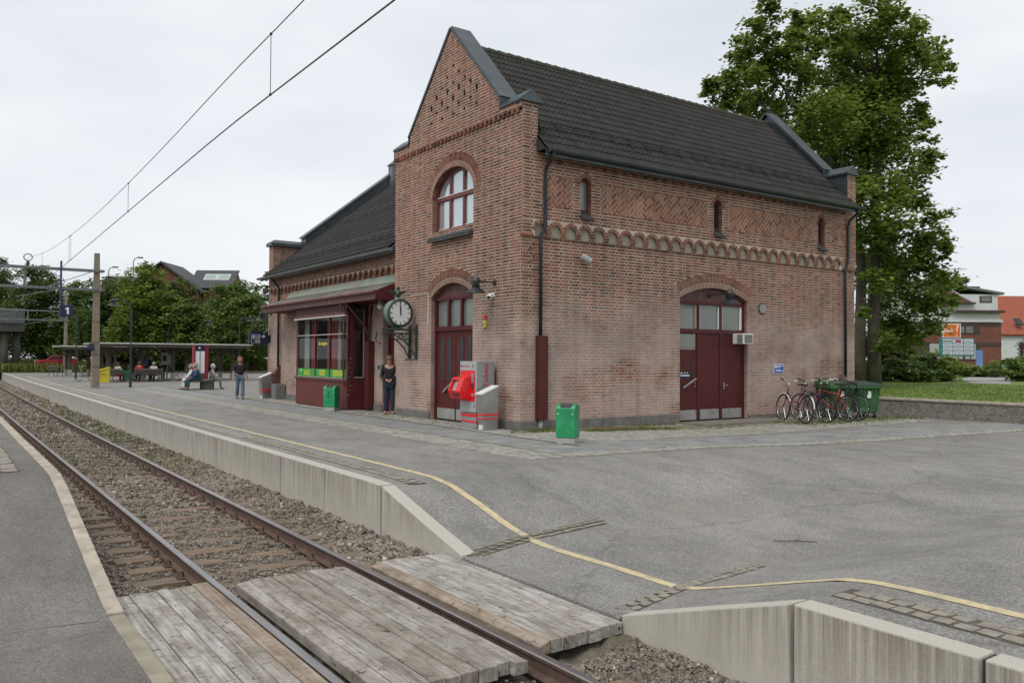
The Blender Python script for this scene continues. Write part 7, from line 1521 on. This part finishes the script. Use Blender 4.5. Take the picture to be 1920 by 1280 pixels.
# ---- trees behind the left platform
def bg_tree(x, y, z0, h, r, mat, label, n=10, dens=100, size=.31, squash=1.0):
    t = thing('tree', label, 'tree', (x, y, z0), 0, 'leafy trees beyond the platform'); b = MB(); b.tube([(x, y, z0), (x+.1, y, z0+h*.3), (x, y+.1, z0+h*.7)], [.28, .2, .07], 8)
    cl = []
    for k in range(n):
        a = 2.4*k+random.random(); zz = (k+.5)/n; rr = r*(.95 if zz < .55 else (1.55-zz)*.95); d = rr*.52*random.uniform(.6, 1.1); cr = r*random.uniform(.42, .6)*(1.05-.35*zz)
        p = (x+math.cos(a)*d, y+math.sin(a)*d, z0+h*(.22+.66*zz)); cl.append((p[0], p[1], p[2], cr, cr, cr*.85)); b.tube(limb_path((x, y, z0+h*(.15+.4*zz)), p, 4, .2), [.07, .05, .04, .03, .02], 5)
    cl.append((x, y, z0+h*.5, r*.55, r*.55, h*.34)); cl.append((x, y, z0+h-r*.3, r*.36, r*.36, r*.3)); b.build('trunk', M_bark, t); leafy('crown', cl, dens, size, mat, t)
BT = [(6.6, 118, 0, 13.6, 4.6, M_leafB, 'dark leafy tree at the far left above the bridge'), (10.6, 112, 0, 12.6, 4.6, M_leafB, 'dark leafy tree left of the platform number sign'), (14.2, 108, 0, 10.6, 3.6, M_leafC, 'leafy tree right behind the slim catenary pole'), (15.6, 97, 0, 10.2, 4.2, M_leafB, 'leafy tree behind the bent lamp by the concrete pole'), (18.4, 91.5, 0, 11.2, 4.4, M_leafA, 'tall bright green tree in front of the tiled house roof'),
      (22.4, 95, 0, 10.2, 3.6, M_leafB, 'narrow dark tree below the house gable'), (25.6, 86, 0, 9.6, 4.9, M_leafC, 'round green tree nearest the station wing'), (28.8, 90, 0, 8.6, 3.6, M_leafC, 'lower green tree touching the station wing edge'), (21.4, 88, 0, 7.6, 2.8, M_leafC, 'low green tree behind the middle of the shelter'), (12.6, 110, 0, 7.4, 3.2, M_leafB, 'low dark tree below the far platform lamps')]
for a in BT: bg_tree(*a)
def birch():
    t = thing('birch_tree', 'pale drooping tree peeking out behind the wing parapet', 'tree', (23.3, 68.5, 0)); b = MB(); b.tube([(23.3, 68.5, 0), (23.3, 68.5, 6), (23.3, 68.5, 9.0)], [.18, .12, .03], 8)
    cl = []
    for k in range(14): z = 3.2+k*.40; r = 1.9*(1-(k/15)**1.3)+.25; a = 2.4*k; cl.append((23.3+math.cos(a)*r*.6, 68.5+math.sin(a)*r*.6, z, .75, .75, .95)); b.tube([(23.3, 68.5, z+.5), cl[-1][:3]], .02, 4)
    b.build('trunk', M_bark, t); leafy('crown', cl, 55, .30, leafmat('birch_leaf', [(0, (.08, .115, .055)), (1, (.15, .20, .09))], .4), t)
birch()
# undergrowth as one mass behind the yard
t = thing('undergrowth', 'mass of dark shrubs along the bank behind the platform', 'shrubs', (20, 100, 0)); t['kind'] = 'stuff'
cl = [(x, 99+random.uniform(-3, 6)-.15*(x-20), random.uniform(.8, 3.2), 1.9, 1.6, 1.5) for x in np.arange(15.5, 34, .75)]+[(x, 118+random.uniform(-2, 2), random.uniform(1.5, 6.5), 2.4, 2, 2) for x in np.arange(-10, 30, 1.2)]
leafy('foliage', cl, 46, .32, M_leafB, t)['kind'] = 'stuff'
M_mead = leafmat('meadow_grass', [(0, (.07, .10, .02)), (.5, (.12, .15, .03)), (1, (.18, .19, .05))], .2)
sheet('bank', np.linspace(-2, 60, 12), np.linspace(92.5, 135, 8), lambda X, Y: .05+.028*np.maximum(0, Y-97)+0*X, mk('bank_grass', (.09, .12, .03), (.06, .08, .022), .8, .95, bmp=.6, bs=5, dist=.1))
pts = [(random.uniform(3, 34), random.uniform(93, 108), .0) for _ in range(5200)]; pts = [(x, y, .05+.028*max(0, y-97)) for x, y, z in pts]
blades('meadow', pts, .35, .95, .05, M_mead, 'rough tall grass along the bank beyond the platform end', 'grass', .3, 4)
b = MB(); b.box(16, 45, 88.5, 88.7, 0, .13); b.build('far_kerb', M_kerb, platform)
# ---- road bridge at the far left
br = thing('road_bridge', 'concrete road bridge crossing the tracks at the far left', 'bridge', (4, 102, 0)); M_brc = mk('bridge_concrete', (.085, .08, .07), (.055, .052, .046), 1, .9); M_bra = mk('bridge_panel', (.10, .115, .112), (.075, .088, .086), 1.5, .6)
b = MB(); b.box(-30, 7.9, 99.5, 106, 4.15, 5.0); b.build('deck', M_brc, br); b = MB(); b.box(-30, 7.9, 99.4, 99.495, 5.0, 6.3); b.build('parapet', M_bra, br); b = MB(); b.tube([(-30, 99.35, 6.45), (7.9, 99.35, 6.45)], .05, 6); b.build('handrail', M_galv, br)
for x in np.arange(-12, 7.9, 1.9): b = MB(); b.box(x-.04, x+.04, 99.31, 99.39, 5.0, 6.45); b.build('rail_post', M_galv, br)
for x, y_ in ((6.15, 100.3), (7.25, 101.0)): b = MB(); b.tube([(x, y_, -.9), (x, y_, 4.15)], .36, 14); b.build('pier', M_brc, br, smooth=True)
b = MB(); b.box(8.6, 14, 112.5, 121, -.6, 4.0); b.hexa([(8.6, 112.5, 4.), (14, 112.5, 1.), (14, 121, 1.), (8.6, 121, 4.), (8.6, 112.5, 4.7), (9, 112.5, 4.7), (9, 121, 4.7), (8.6, 121, 4.7)]) if False else None
# ---- red car
car = thing('parked_car', 'red hatchback parked beyond the tall grass', 'car', (11.0, 100.6, .36), -.12); M_cred = mk('car_red', (.34, .014, .018), (.30, .012, .016), 2, .3)
pr = [(-2.0, .35), (-2.05, .62), (-1.95, .75), (-1.0, .88), (-.45, 1.32), (.85, 1.36), (1.75, .95), (2.0, .88), (2.05, .45), (1.95, .3), (-1.9, .28)]
b = MB(); b.prism([(x, -.82, z) for x, z in pr], (0, 1.64, 0)); b.build('body', M_cred, car, world=False, bev=.06)
b = MB(); b.prism([(x, -.828, z) for x, z in ((-.82, .90), (-.40, 1.26), (.12, 1.29), (.12, .92))], (0, 1.656, 0)); b.build('side_window', M_gdark, car, world=False); b = MB(); b.prism([(x, -.828, z) for x, z in ((.2, .92), (.2, 1.29), (.80, 1.30), (1.40, .98))], (0, 1.656, 0)); b.build('side_window', M_gdark, car, world=False)
for x in (-1.25, 1.25):
    for y in (-.74, .74): b = MB(); b.lathe([(.30, -.09), (.32, 0), (.30, .09)], (x, y, .31), 18, axis=(0, 1, 0)); w = b.build('wheel', M_tyre, car, world=False); b = MB(); b.lathe([(.19, -.1), (.19, .1)], (x, y, .31), 14, axis=(0, 1, 0)); b.build('rim', M_chrome, w, world=False)
b = MB(); b.box(-2.06, -1.98, -.7, -.45, .6, .74); b.build('headlight', M_wht, car, world=False); b = MB(); b.box(1.98, 2.06, -.75, -.5, .7, .85); b.build('tail_light', M_sred, car, world=False)
car.location.z = .36
# ---- house roof above the left trees
hs = thing('tiled_house', 'red brick house with dark tiled gables and two roof windows above the trees', 'house', (29, 121, 0)); M_hbk = mk('house_brick', (.17, .068, .045), (.13, .055, .037), 3, .9); M_htile = mk('house_tile', (.055, .058, .065), (.04, .042, .048), 2, .7, bmp=.5, bs=9)
ux_, uy_ = Vector((.823, -.568, 0)), Vector((.568, .823, 0)); O = Vector((26.2, 122, 0))
def hp(a, d, z): p = O+ux_*a+uy_*d; return (p.x, p.y, z)
b = MB(); b.prism([hp(-5.0, 0, 0), hp(5.0, 0, 0), hp(5.0, 0, 10.9), hp(0, 0, 14.5), hp(-5.0, 0, 10.9)], uy_*7); b.build('wall', M_hbk, hs)
b = MB(); b.prism([hp(4.0, 1.2, 0), hp(9.0, 1.2, 0), hp(9.0, 1.2, 11.3), hp(4.0, 1.2, 11.3)], uy_*6); b.build('wall', M_hbk, hs)
b = MB(); b.prism([hp(-9., 1.2, 0), hp(-3.0, 1.2, 0), hp(-3.0, 1.2, 12.2), hp(-9., 1.2, 12.2)], uy_*5); b.build('wall', M_hbk, hs)
for s in (-1, 1): b = MB(); b.hexa([hp(0, -.7, 14.60), hp(s*5.9, -.7, 10.4), hp(s*5.9, 7.3, 10.4), hp(0, 7.3, 14.60), hp(0, -.7, 14.85), hp(s*6.0, -.7, 10.62), hp(s*6.0, 7.3, 10.62), hp(0, 7.3, 14.85)]); b.build('roof', M_htile, hs)
b = MB(); b.hexa([hp(3.2, .6, 11.1), hp(9.4, .6, 11.1), hp(9.4, 4.2, 13.95), hp(3.2, 4.2, 13.95), hp(3.2, .5, 11.25), hp(9.4, .5, 11.25), hp(9.4, 4.15, 14.1), hp(3.2, 4.15, 14.1)]); rf2 = b.build('roof', M_htile, hs)
b = MB(); b.prism([hp(8.9, 1.2, 11.2), hp(8.9, 4.2, 13.9), hp(8.9, 7.2, 11.2)], ux_*.2); b.build('gable', M_hbk, hs)
for a in (4.9, 6.75): b = MB(); p = [hp(a, 2.2, 12.42), hp(a+1.75, 2.2, 12.42), hp(a+1.75, 3.35, 13.32), hp(a, 3.35, 13.32)]; b.hexa(p+[(x-.06, y-.08, z+.14) for x, y, z in p]); sk = b.build('roof_window', M_wht, rf2); b = MB(); q_ = [hp(a+.1, 2.3, 12.50), hp(a+1.65, 2.3, 12.50), hp(a+1.65, 3.25, 13.24), hp(a+.1, 3.25, 13.24)]; b.face([(x-.07, y-.1, z+.16) for x, y, z in q_]); b.build('pane', mk('pale_green_pane', (.28, .36, .30), (.24, .31, .26), 3, .3), sk)
b = MB(); b.hexa([hp(-9.3, .9, 12.2), hp(-2., .9, 12.2), hp(-2., 6.4, 12.2), hp(-9.3, 6.4, 12.2), hp(-8.6, 3, 13.0), hp(-2, 3, 13.0), hp(-2, 4, 13.0), hp(-8.6, 4, 13.0)]); b.build('roof', M_htile, hs)
for (x, y, z, lab) in ((19.7, 120.5, 13.5, 'slim street light above the trees, left one'), (22.4, 118.6, 14.8, 'slim street light above the trees, right taller one')):
    t = thing('street_light', lab, 'street light', (x, y, 0), 0, 'slim street lights behind the trees'); b = MB(); b.tube([(x-.6, y, 0), (x-.6, y, z-.7), (x-.45, y, z-.2), (x+.0, y, z)], .07, 6); b.build('post', M_galv, t); b = MB(); b.box(x-.1, x+.6, y-.12, y+.12, z-.08, z+.08); b.build('lamp_head', M_tdark, t)
# ---- lawn and retaining wall at the right
rw = thing('garden_wall', 'low rough grey concrete wall with pale coping below the lawn', 'wall', (25.6, 8, 0)); M_rough = mk('rough_concrete', (.24, .22, .185), (.135, .123, .105), 7, .95, bmp=1., bs=14, dist=.05)
for a in np.arange(-14, 18, 3.2): b = MB(); b.box(25.5, 25.85, a+.005, a+3.195, -.3, .44); b.build('wall_block', M_rough, rw); b = MB(); b.box(25.46, 25.9, a, a+3.2-.006, .44, .50); b.build('coping', M_kerb, rw)
M_lawn = mk('lawn', (.15, .215, .04), (.10, .155, .03), .5, .95, bmp=.5, bs=35, dist=.04, dirt=(.10, .12, .03), dscale=2.5)
sheet('lawn', np.concatenate([np.linspace(25.85, 60, 24), [80, 120]]), np.linspace(-20, 60, 20), lambda X, Y: .44+.0*X+.10*np.sin(X*.13+Y*.1)*0+.004*np.maximum(0, X-40), M_lawn)
pts = [(random.uniform(25.95, 46), random.uniform(5, 30), .44) for _ in range(9000)]; blades('lawn_grass', pts, .03, .09, .012, leafmat('lawn_blade', [(0, (.11, .17, .03)), (.5, (.16, .23, .042)), (1, (.23, .28, .065))], .3), 'short mown grass on the lawn behind the low wall', 'grass', .2, 4)
M_path = mk('path', (.30, .29, .27), (.24, .23, .215), 1, .9)
b = MB(); b.face([(46, 22.0, .475), (50, 24.6, .49), (80, 38.6, .64), (81, 36.9, .64), (53, 23.2, .50), (47, 20.6, .475)]); b.build('path', M_path, kind='structure')
b = MB(); b.face([(33, 22.3, .449), (40, 23.3, .449), (47, 22.5, .474), (47, 21.9, .474), (40, 22.6, .449), (33, 21.2, .449)]); b.build('worn_path', mk('worn_earth', (.15, .13, .085), (.10, .10, .05), 2, .95), kind='structure')
def shrub(x, y, r, h, mat, label, dens=150, size=.22):
    t = thing('shrub', label, 'shrub', (x, y, .45), 0, 'shrubs along the lawn'); cl = [(x+random.uniform(-.6, .6)*r, y+random.uniform(-.6, .6)*r, .45+h*random.uniform(.25, .72), r*.5, r*.5, h*.3) for _ in range(9)]+[(x, y, .45+h*.4, r*.7, r*.7, h*.4)]
    b = MB()
    for k in range(5): b.tube([(x+random.uniform(-.2, .2), y, .4), cl[k][:3]], .03, 4)
    b.build('stems', M_bark, t); leafy('foliage', cl, dens, size, mat, t)
for a in ((45.2, 27.2, 1.6, 1.35, M_leafC, 'loose green shrub nearest the tree trunks'), (46.6, 26.0, 1.7, 1.45, M_leafB, 'green shrub second from the tree trunks'), (48.2, 25.9, 1.9, 1.75, M_leafC, 'broad bright shrub left of the path'), (49.6, 25.4, 1.5, 1.6, M_leafA, 'rounded shrub beside the path opening'), (53.6, 22.6, 1.8, 1.4, M_leafC, 'shrub on the right side of the path'), (55.2, 21.6, 2.1, 1.85, M_leafA, 'large shrub at the right edge of the lawn'), (62.5, 29.6, 2.6, 1.1, M_leafB, 'low hedge crossing behind the path'), (47.5, 29.3, 2.0, 3.7, M_leafD, 'yellowish shrub below the big tree crown'), (50.8, 29.2, 1.9, 3.0, M_leafC, 'taller green shrub behind the row left of the path'), (77.2, 32.0, 1.5, 4.6, M_leafB, 'small conifer at the right edge by the red roof')): shrub(*a)
t = thing('flower_basket', 'purple flower ball hanging at the right edge', 'flowers', (64.5, 27.2, .5)); leafy('blossoms', [(65., 27.6, 2.65, .42)], 160, .14, leafmat('purple', [(0, (.12, .02, .09)), (1, (.28, .06, .2))], .2), t); b = MB(); b.tube([(65., 27.6, .5), (65., 27.6, 2.9)], .04, 6); b.build('post', M_galv, t)
# ---- office building at the right
ob = thing('office_building', 'brick office block with white gable, dark window bands and brown roof', 'building', (100, 48, 0)); M_obr = mk('office_brick', (.18, .065, .048), (.13, .05, .038), 1.2, .9, bmp=.3); M_owh = mk('office_white', (.56, .57, .58), (.5, .51, .52), 1, .8); M_obrn = mk('office_brown', (.055, .04, .035)); M_oroof = mk('office_roof', (.15, .165, .155), (.12, .13, .125), 1, .7); M_orr = mk('office_red_roof', (.16, .065, .05), (.12, .05, .04), 2, .8)
A0 = Vector((92.2, 51.2, 0)); e1 = Vector((.818, -.576, 0)); e2 = Vector((.576, .818, 0))
def op(a, d, z): p = A0+e1*a+e2*d; return (p.x, p.y, z)
def obx(a0, a1, d0, d1, z0, z1, nm, mt, par=ob): b = MB(); b.hexa([op(a0, d0, z0), op(a1, d0, z0), op(a1, d1, z0), op(a0, d1, z0), op(a0, d0, z1), op(a1, d0, z1), op(a1, d1, z1), op(a0, d1, z1)]); return b.build(nm, mt, par)
obx(0, 10.5, 0, 9, .2, 6.1, 'wall', M_obr); obx(-.02, 8.0, -.06, 0, 4.75, 6.0, 'window_band', M_obrn); obx(-.02, 10.5, -.05, 0, 5.65, 6.0, 'window_band', M_obrn); obx(0, 8., -.06, 0, 1.7, 3.75, 'window_band', M_obrn); obx(8., 10.5, -.05, 0, 3.35, 3.75, 'window_band', M_obrn); obx(-.02, 10.5, -.06, 0, .2, 1.2, 'window_band', M_obrn)
obx(-.1, 10.6, -.15, 9, 6.1, 6.4, 'cornice', M_owh)
for a0, a1 in ((.3, 1.5), (2.4, 3.6), (4.1, 5.0), (5.2, 6.2), (6.4, 7.2)): obx(a0, a1, -.10, -.065, 4.85, 5.6, 'window', mk('office_pane', (.20, .20, .185), (.14, .14, .13), 2, .3, metal=.2))
for a0, a1 in ((3.9, 4.7), (4.85, 6.0), (6.3, 7.5), (2.2, 3.6)): obx(a0, a1, -.10, -.065, 1.85, 3.6, 'window', mk('office_blind', (.36, .37, .34), (.3, .31, .28), 2, .5))
for a0, a1 in ((1.8, 3.6), (4.3, 5.2), (6.2, 7.4)): obx(a0, a1, -.10, -.065, .35, 1.1, 'window', MATS['office_pane'])
b = MB(); b.prism([op(-1.5, 0, 6.4), op(10.4, 0, 6.4), op(10.4, 0, 7.3), op(8.6, 0, 7.5), op(3.8, 0, 10.6), op(-1.5, 0, 10.6)], e2*8); b.build('upper_wall', M_owh, ob)
obx(5.0, 10.0, -.2, 8, 7.4, 9.3, 'dormer_wall', M_owh); obx(7.9, 9.3, -.26, -.2, 8.35, 9.1, 'window', M_obrn, ob); obx(8.05, 9.15, -.29, -.265, 8.45, 9.0, 'pane', MATS['office_pane'])
b = MB(); b.prism([op(1.5, -.5, 10.75), op(10.6, -.5, 9.25), op(10.6, -.5, 9.5), op(1.5, -.5, 11.05)], e2*9); b.build('roof', M_oroof, ob); b = MB(); b.prism([op(-1.5, -.6, 11.0), op(1.2, -.6, 10.6), op(5.3, -.6, 7.35), op(5.0, -.6, 7.15), op(1., -.6, 10.3), op(-1.5, -.6, 10.7)], e2*.35); b.build('verge', mk('verge', (.2, .16, .14)), ob)
b = MB(); b.prism([op(1.3, -.45, 10.3), op(3.5, -.45, 10.2), op(7.0, -.45, 8.35), op(3.6, -.45, 8.3)], e2*.3); b.build('roof_slope', M_orr, ob); obx(3.3, 7.2, -.75, -.2, 8.15, 8.35, 'gutter', M_obrn); obx(5.0, 10.6, -.6, -.1, 7.15, 7.45, 'gutter', M_obrn)
obx(-2.2, .2, 2, 4, 9, 12.8, 'chimney', mk('chimney_zinc', (.13, .15, .155))); obx(8.6, 9.8, 3, 4, 9.2, 10.5, 'chimney', M_obr)
for (a, z0, z1) in ((4.4, 10.4, 14.2), (6.7, 10.1, 12.6)):
    b = MB(); p = op(a, 2, z0); b.tube([p, op(a, 2, z1)], .05, 5)
    for k, (dz, l) in enumerate(((.1, 1.0), (1.1, .9), (2.2, .7))):
        if z1-dz > z0: b.tube([op(a-l, 2, z1-dz), op(a+l, 2, z1-dz-.08)], .035, 4)
    b.build('antenna', M_galv, ob)
rh = thing('red_roof_house', 'house with bright orange tiled roof at the right edge', 'house', (119, 50, 0)); b = MB(); b.hexa([(116.3, 52.2, 5.0), (125.8, 45.7, 5.0), (128.8, 51.7, 10.6), (119.8, 57.7, 10.6), (116.3, 52.1, 5.2), (125.8, 45.6, 5.2), (128.8, 51.7, 10.8), (119.8, 57.7, 10.8)]); b.build('roof', mk('orange_tile', (.29, .075, .036), (.23, .06, .03), 2, .8, bmp=.5, bs=8), rh); b = MB(); b.prism([(116.8, 52.3, .2), (125.8, 46.1, .2), (125.8, 46.1, 5.2), (116.8, 52.3, 5.2)], (4, 5, 0)); b.build('wall', M_owh, rh)
b = MB(); b.obox((119.2, 51.2, 6.9), (.35, -.25, 0), (.25, .35, .4), (0, 0, .1)); b.build('roof_window', M_gdark, rh)
# ---- signs at the right
e1v = Vector((.818, -.576, 0))
def board(c, w_, h_, nm, label, mt, border=None):
    t = thing(nm, label, 'sign', (c[0], c[1], .6)); c = Vector(c); b = MB(); b.obox(c, e1v*w_/2, Vector((.03, .045, 0)), (0, 0, h_/2)); pn = b.build('panel', mt, t)
    for s in (-1, 1): b = MB(); p = c+e1v*s*w_*.42+Vector((.05, .08, 0)); b.tube([(p.x, p.y, .55), (p.x, p.y, c.z+h_/2)], .05, 6); b.build('post', M_tdark, t)
    return t, c
def rect(t, c, a0, a1, z0, z1, mt, nm, off=.08): b = MB(); d = Vector((-.58*off, -.82*off, 0)); b.obox(c+e1v*(a0+a1)/2+Vector((0, 0, (z0+z1)/2))+d, e1v*(a1-a0)/2, Vector((.003, .004, 0)), (0, 0, (z1-z0)/2)); return b.build(nm, mt, t)
M_teal = mk('board_teal', (.035, .16, .18), (.03, .14, .155), 2, .5); M_pale = mk('board_pale', (.50, .55, .60), (.46, .5, .55), 3, .5); M_org = mk('billboard_orange', (.62, .13, .015), (.56, .115, .013), 2, .5)
t, c = board((76.25, 38.0, 2.88), 3.15, 1.62, 'directory_board', 'wide pale blue directory sign with twelve name panels below the orange sign', M_teal)
for i in range(3):
    for j in range(4):
        a0, z0 = -1.28+i*.95, .42-j*.36; rect(t, c, a0, a0+.88, z0, z0+.31, M_pale, 'name_panel')
        if (i, j) == (1, 0): rect(t, c, a0+.18, a0+.70, z0+.05, z0+.27, mk('panel_red', (.40, .02, .03)), 'print', .09)
        elif (i, j) == (0, 0):
            for k in range(3): rect(t, c, a0+.06+.27*k, a0+.26+.27*k, z0+.09, z0+.20, M_tdark, 'print', .09)
        else: rect(t, c, a0+.1, a0+.72, z0+.11, z0+.18, mk('print_grey', (.25, .26, .28)), 'print', .09)
rect(t, c, -1.5, 1.5, .74, .80, mk('board_edge', (.25, .42, .52)), 'top_edge')
t, c = board((80.9, 40.8, 4.58), 1.75, 1.36, 'billboard', 'orange advertising sign with white border and question mark', M_wht); rect(t, c, -.81, .81, -.61, .61, M_org, 'billboard_face', .07)
text_on('lettering', '?', .95, c+e1v*.52+Vector((-.05, -.07, .17)), e1v, (0, 0, 1), M_wht, t); text_on('lettering', 'jobb', .55, c+e1v*-.32+Vector((-.05, -.07, .03)), e1v, (0, 0, 1), M_wht, t, sx=.85); rect(t, c, .35, .55, -.50, -.45, M_wht, 'print', .085); rect(t, c, -.7, .1, -.22, -.18, mk('print_brown', (.25, .05, .01)), 'print', .085)
t, c = board((73.8, 39.7, 1.9), .95, .75, 'crossing_sign', 'dark blue pictogram sign left of the directory sign', M_navy); rect(t, c, -.3, -.05, -.2, .15, M_pale, 'pictogram'); rect(t, c, .08, .3, -.2, .1, M_pale, 'pictogram')
t = thing('blue_kiosk_box', 'rounded pale blue box standing in front of the office windows', 'box', (83.2, 39.3, .5)); b = MB(); b.tube([(83.2, 39.3, 1.2), (83.2, 39.3, 2.7)], .3, 14); b.build('case', mk('pale_blue', (.13, .24, .50), (.11, .2, .42), 2, .5), t); b = MB(); b.box(82.6, 83.8, 38.8, 39.8, .55, 1.2); b.build('foot', M_owh, t)
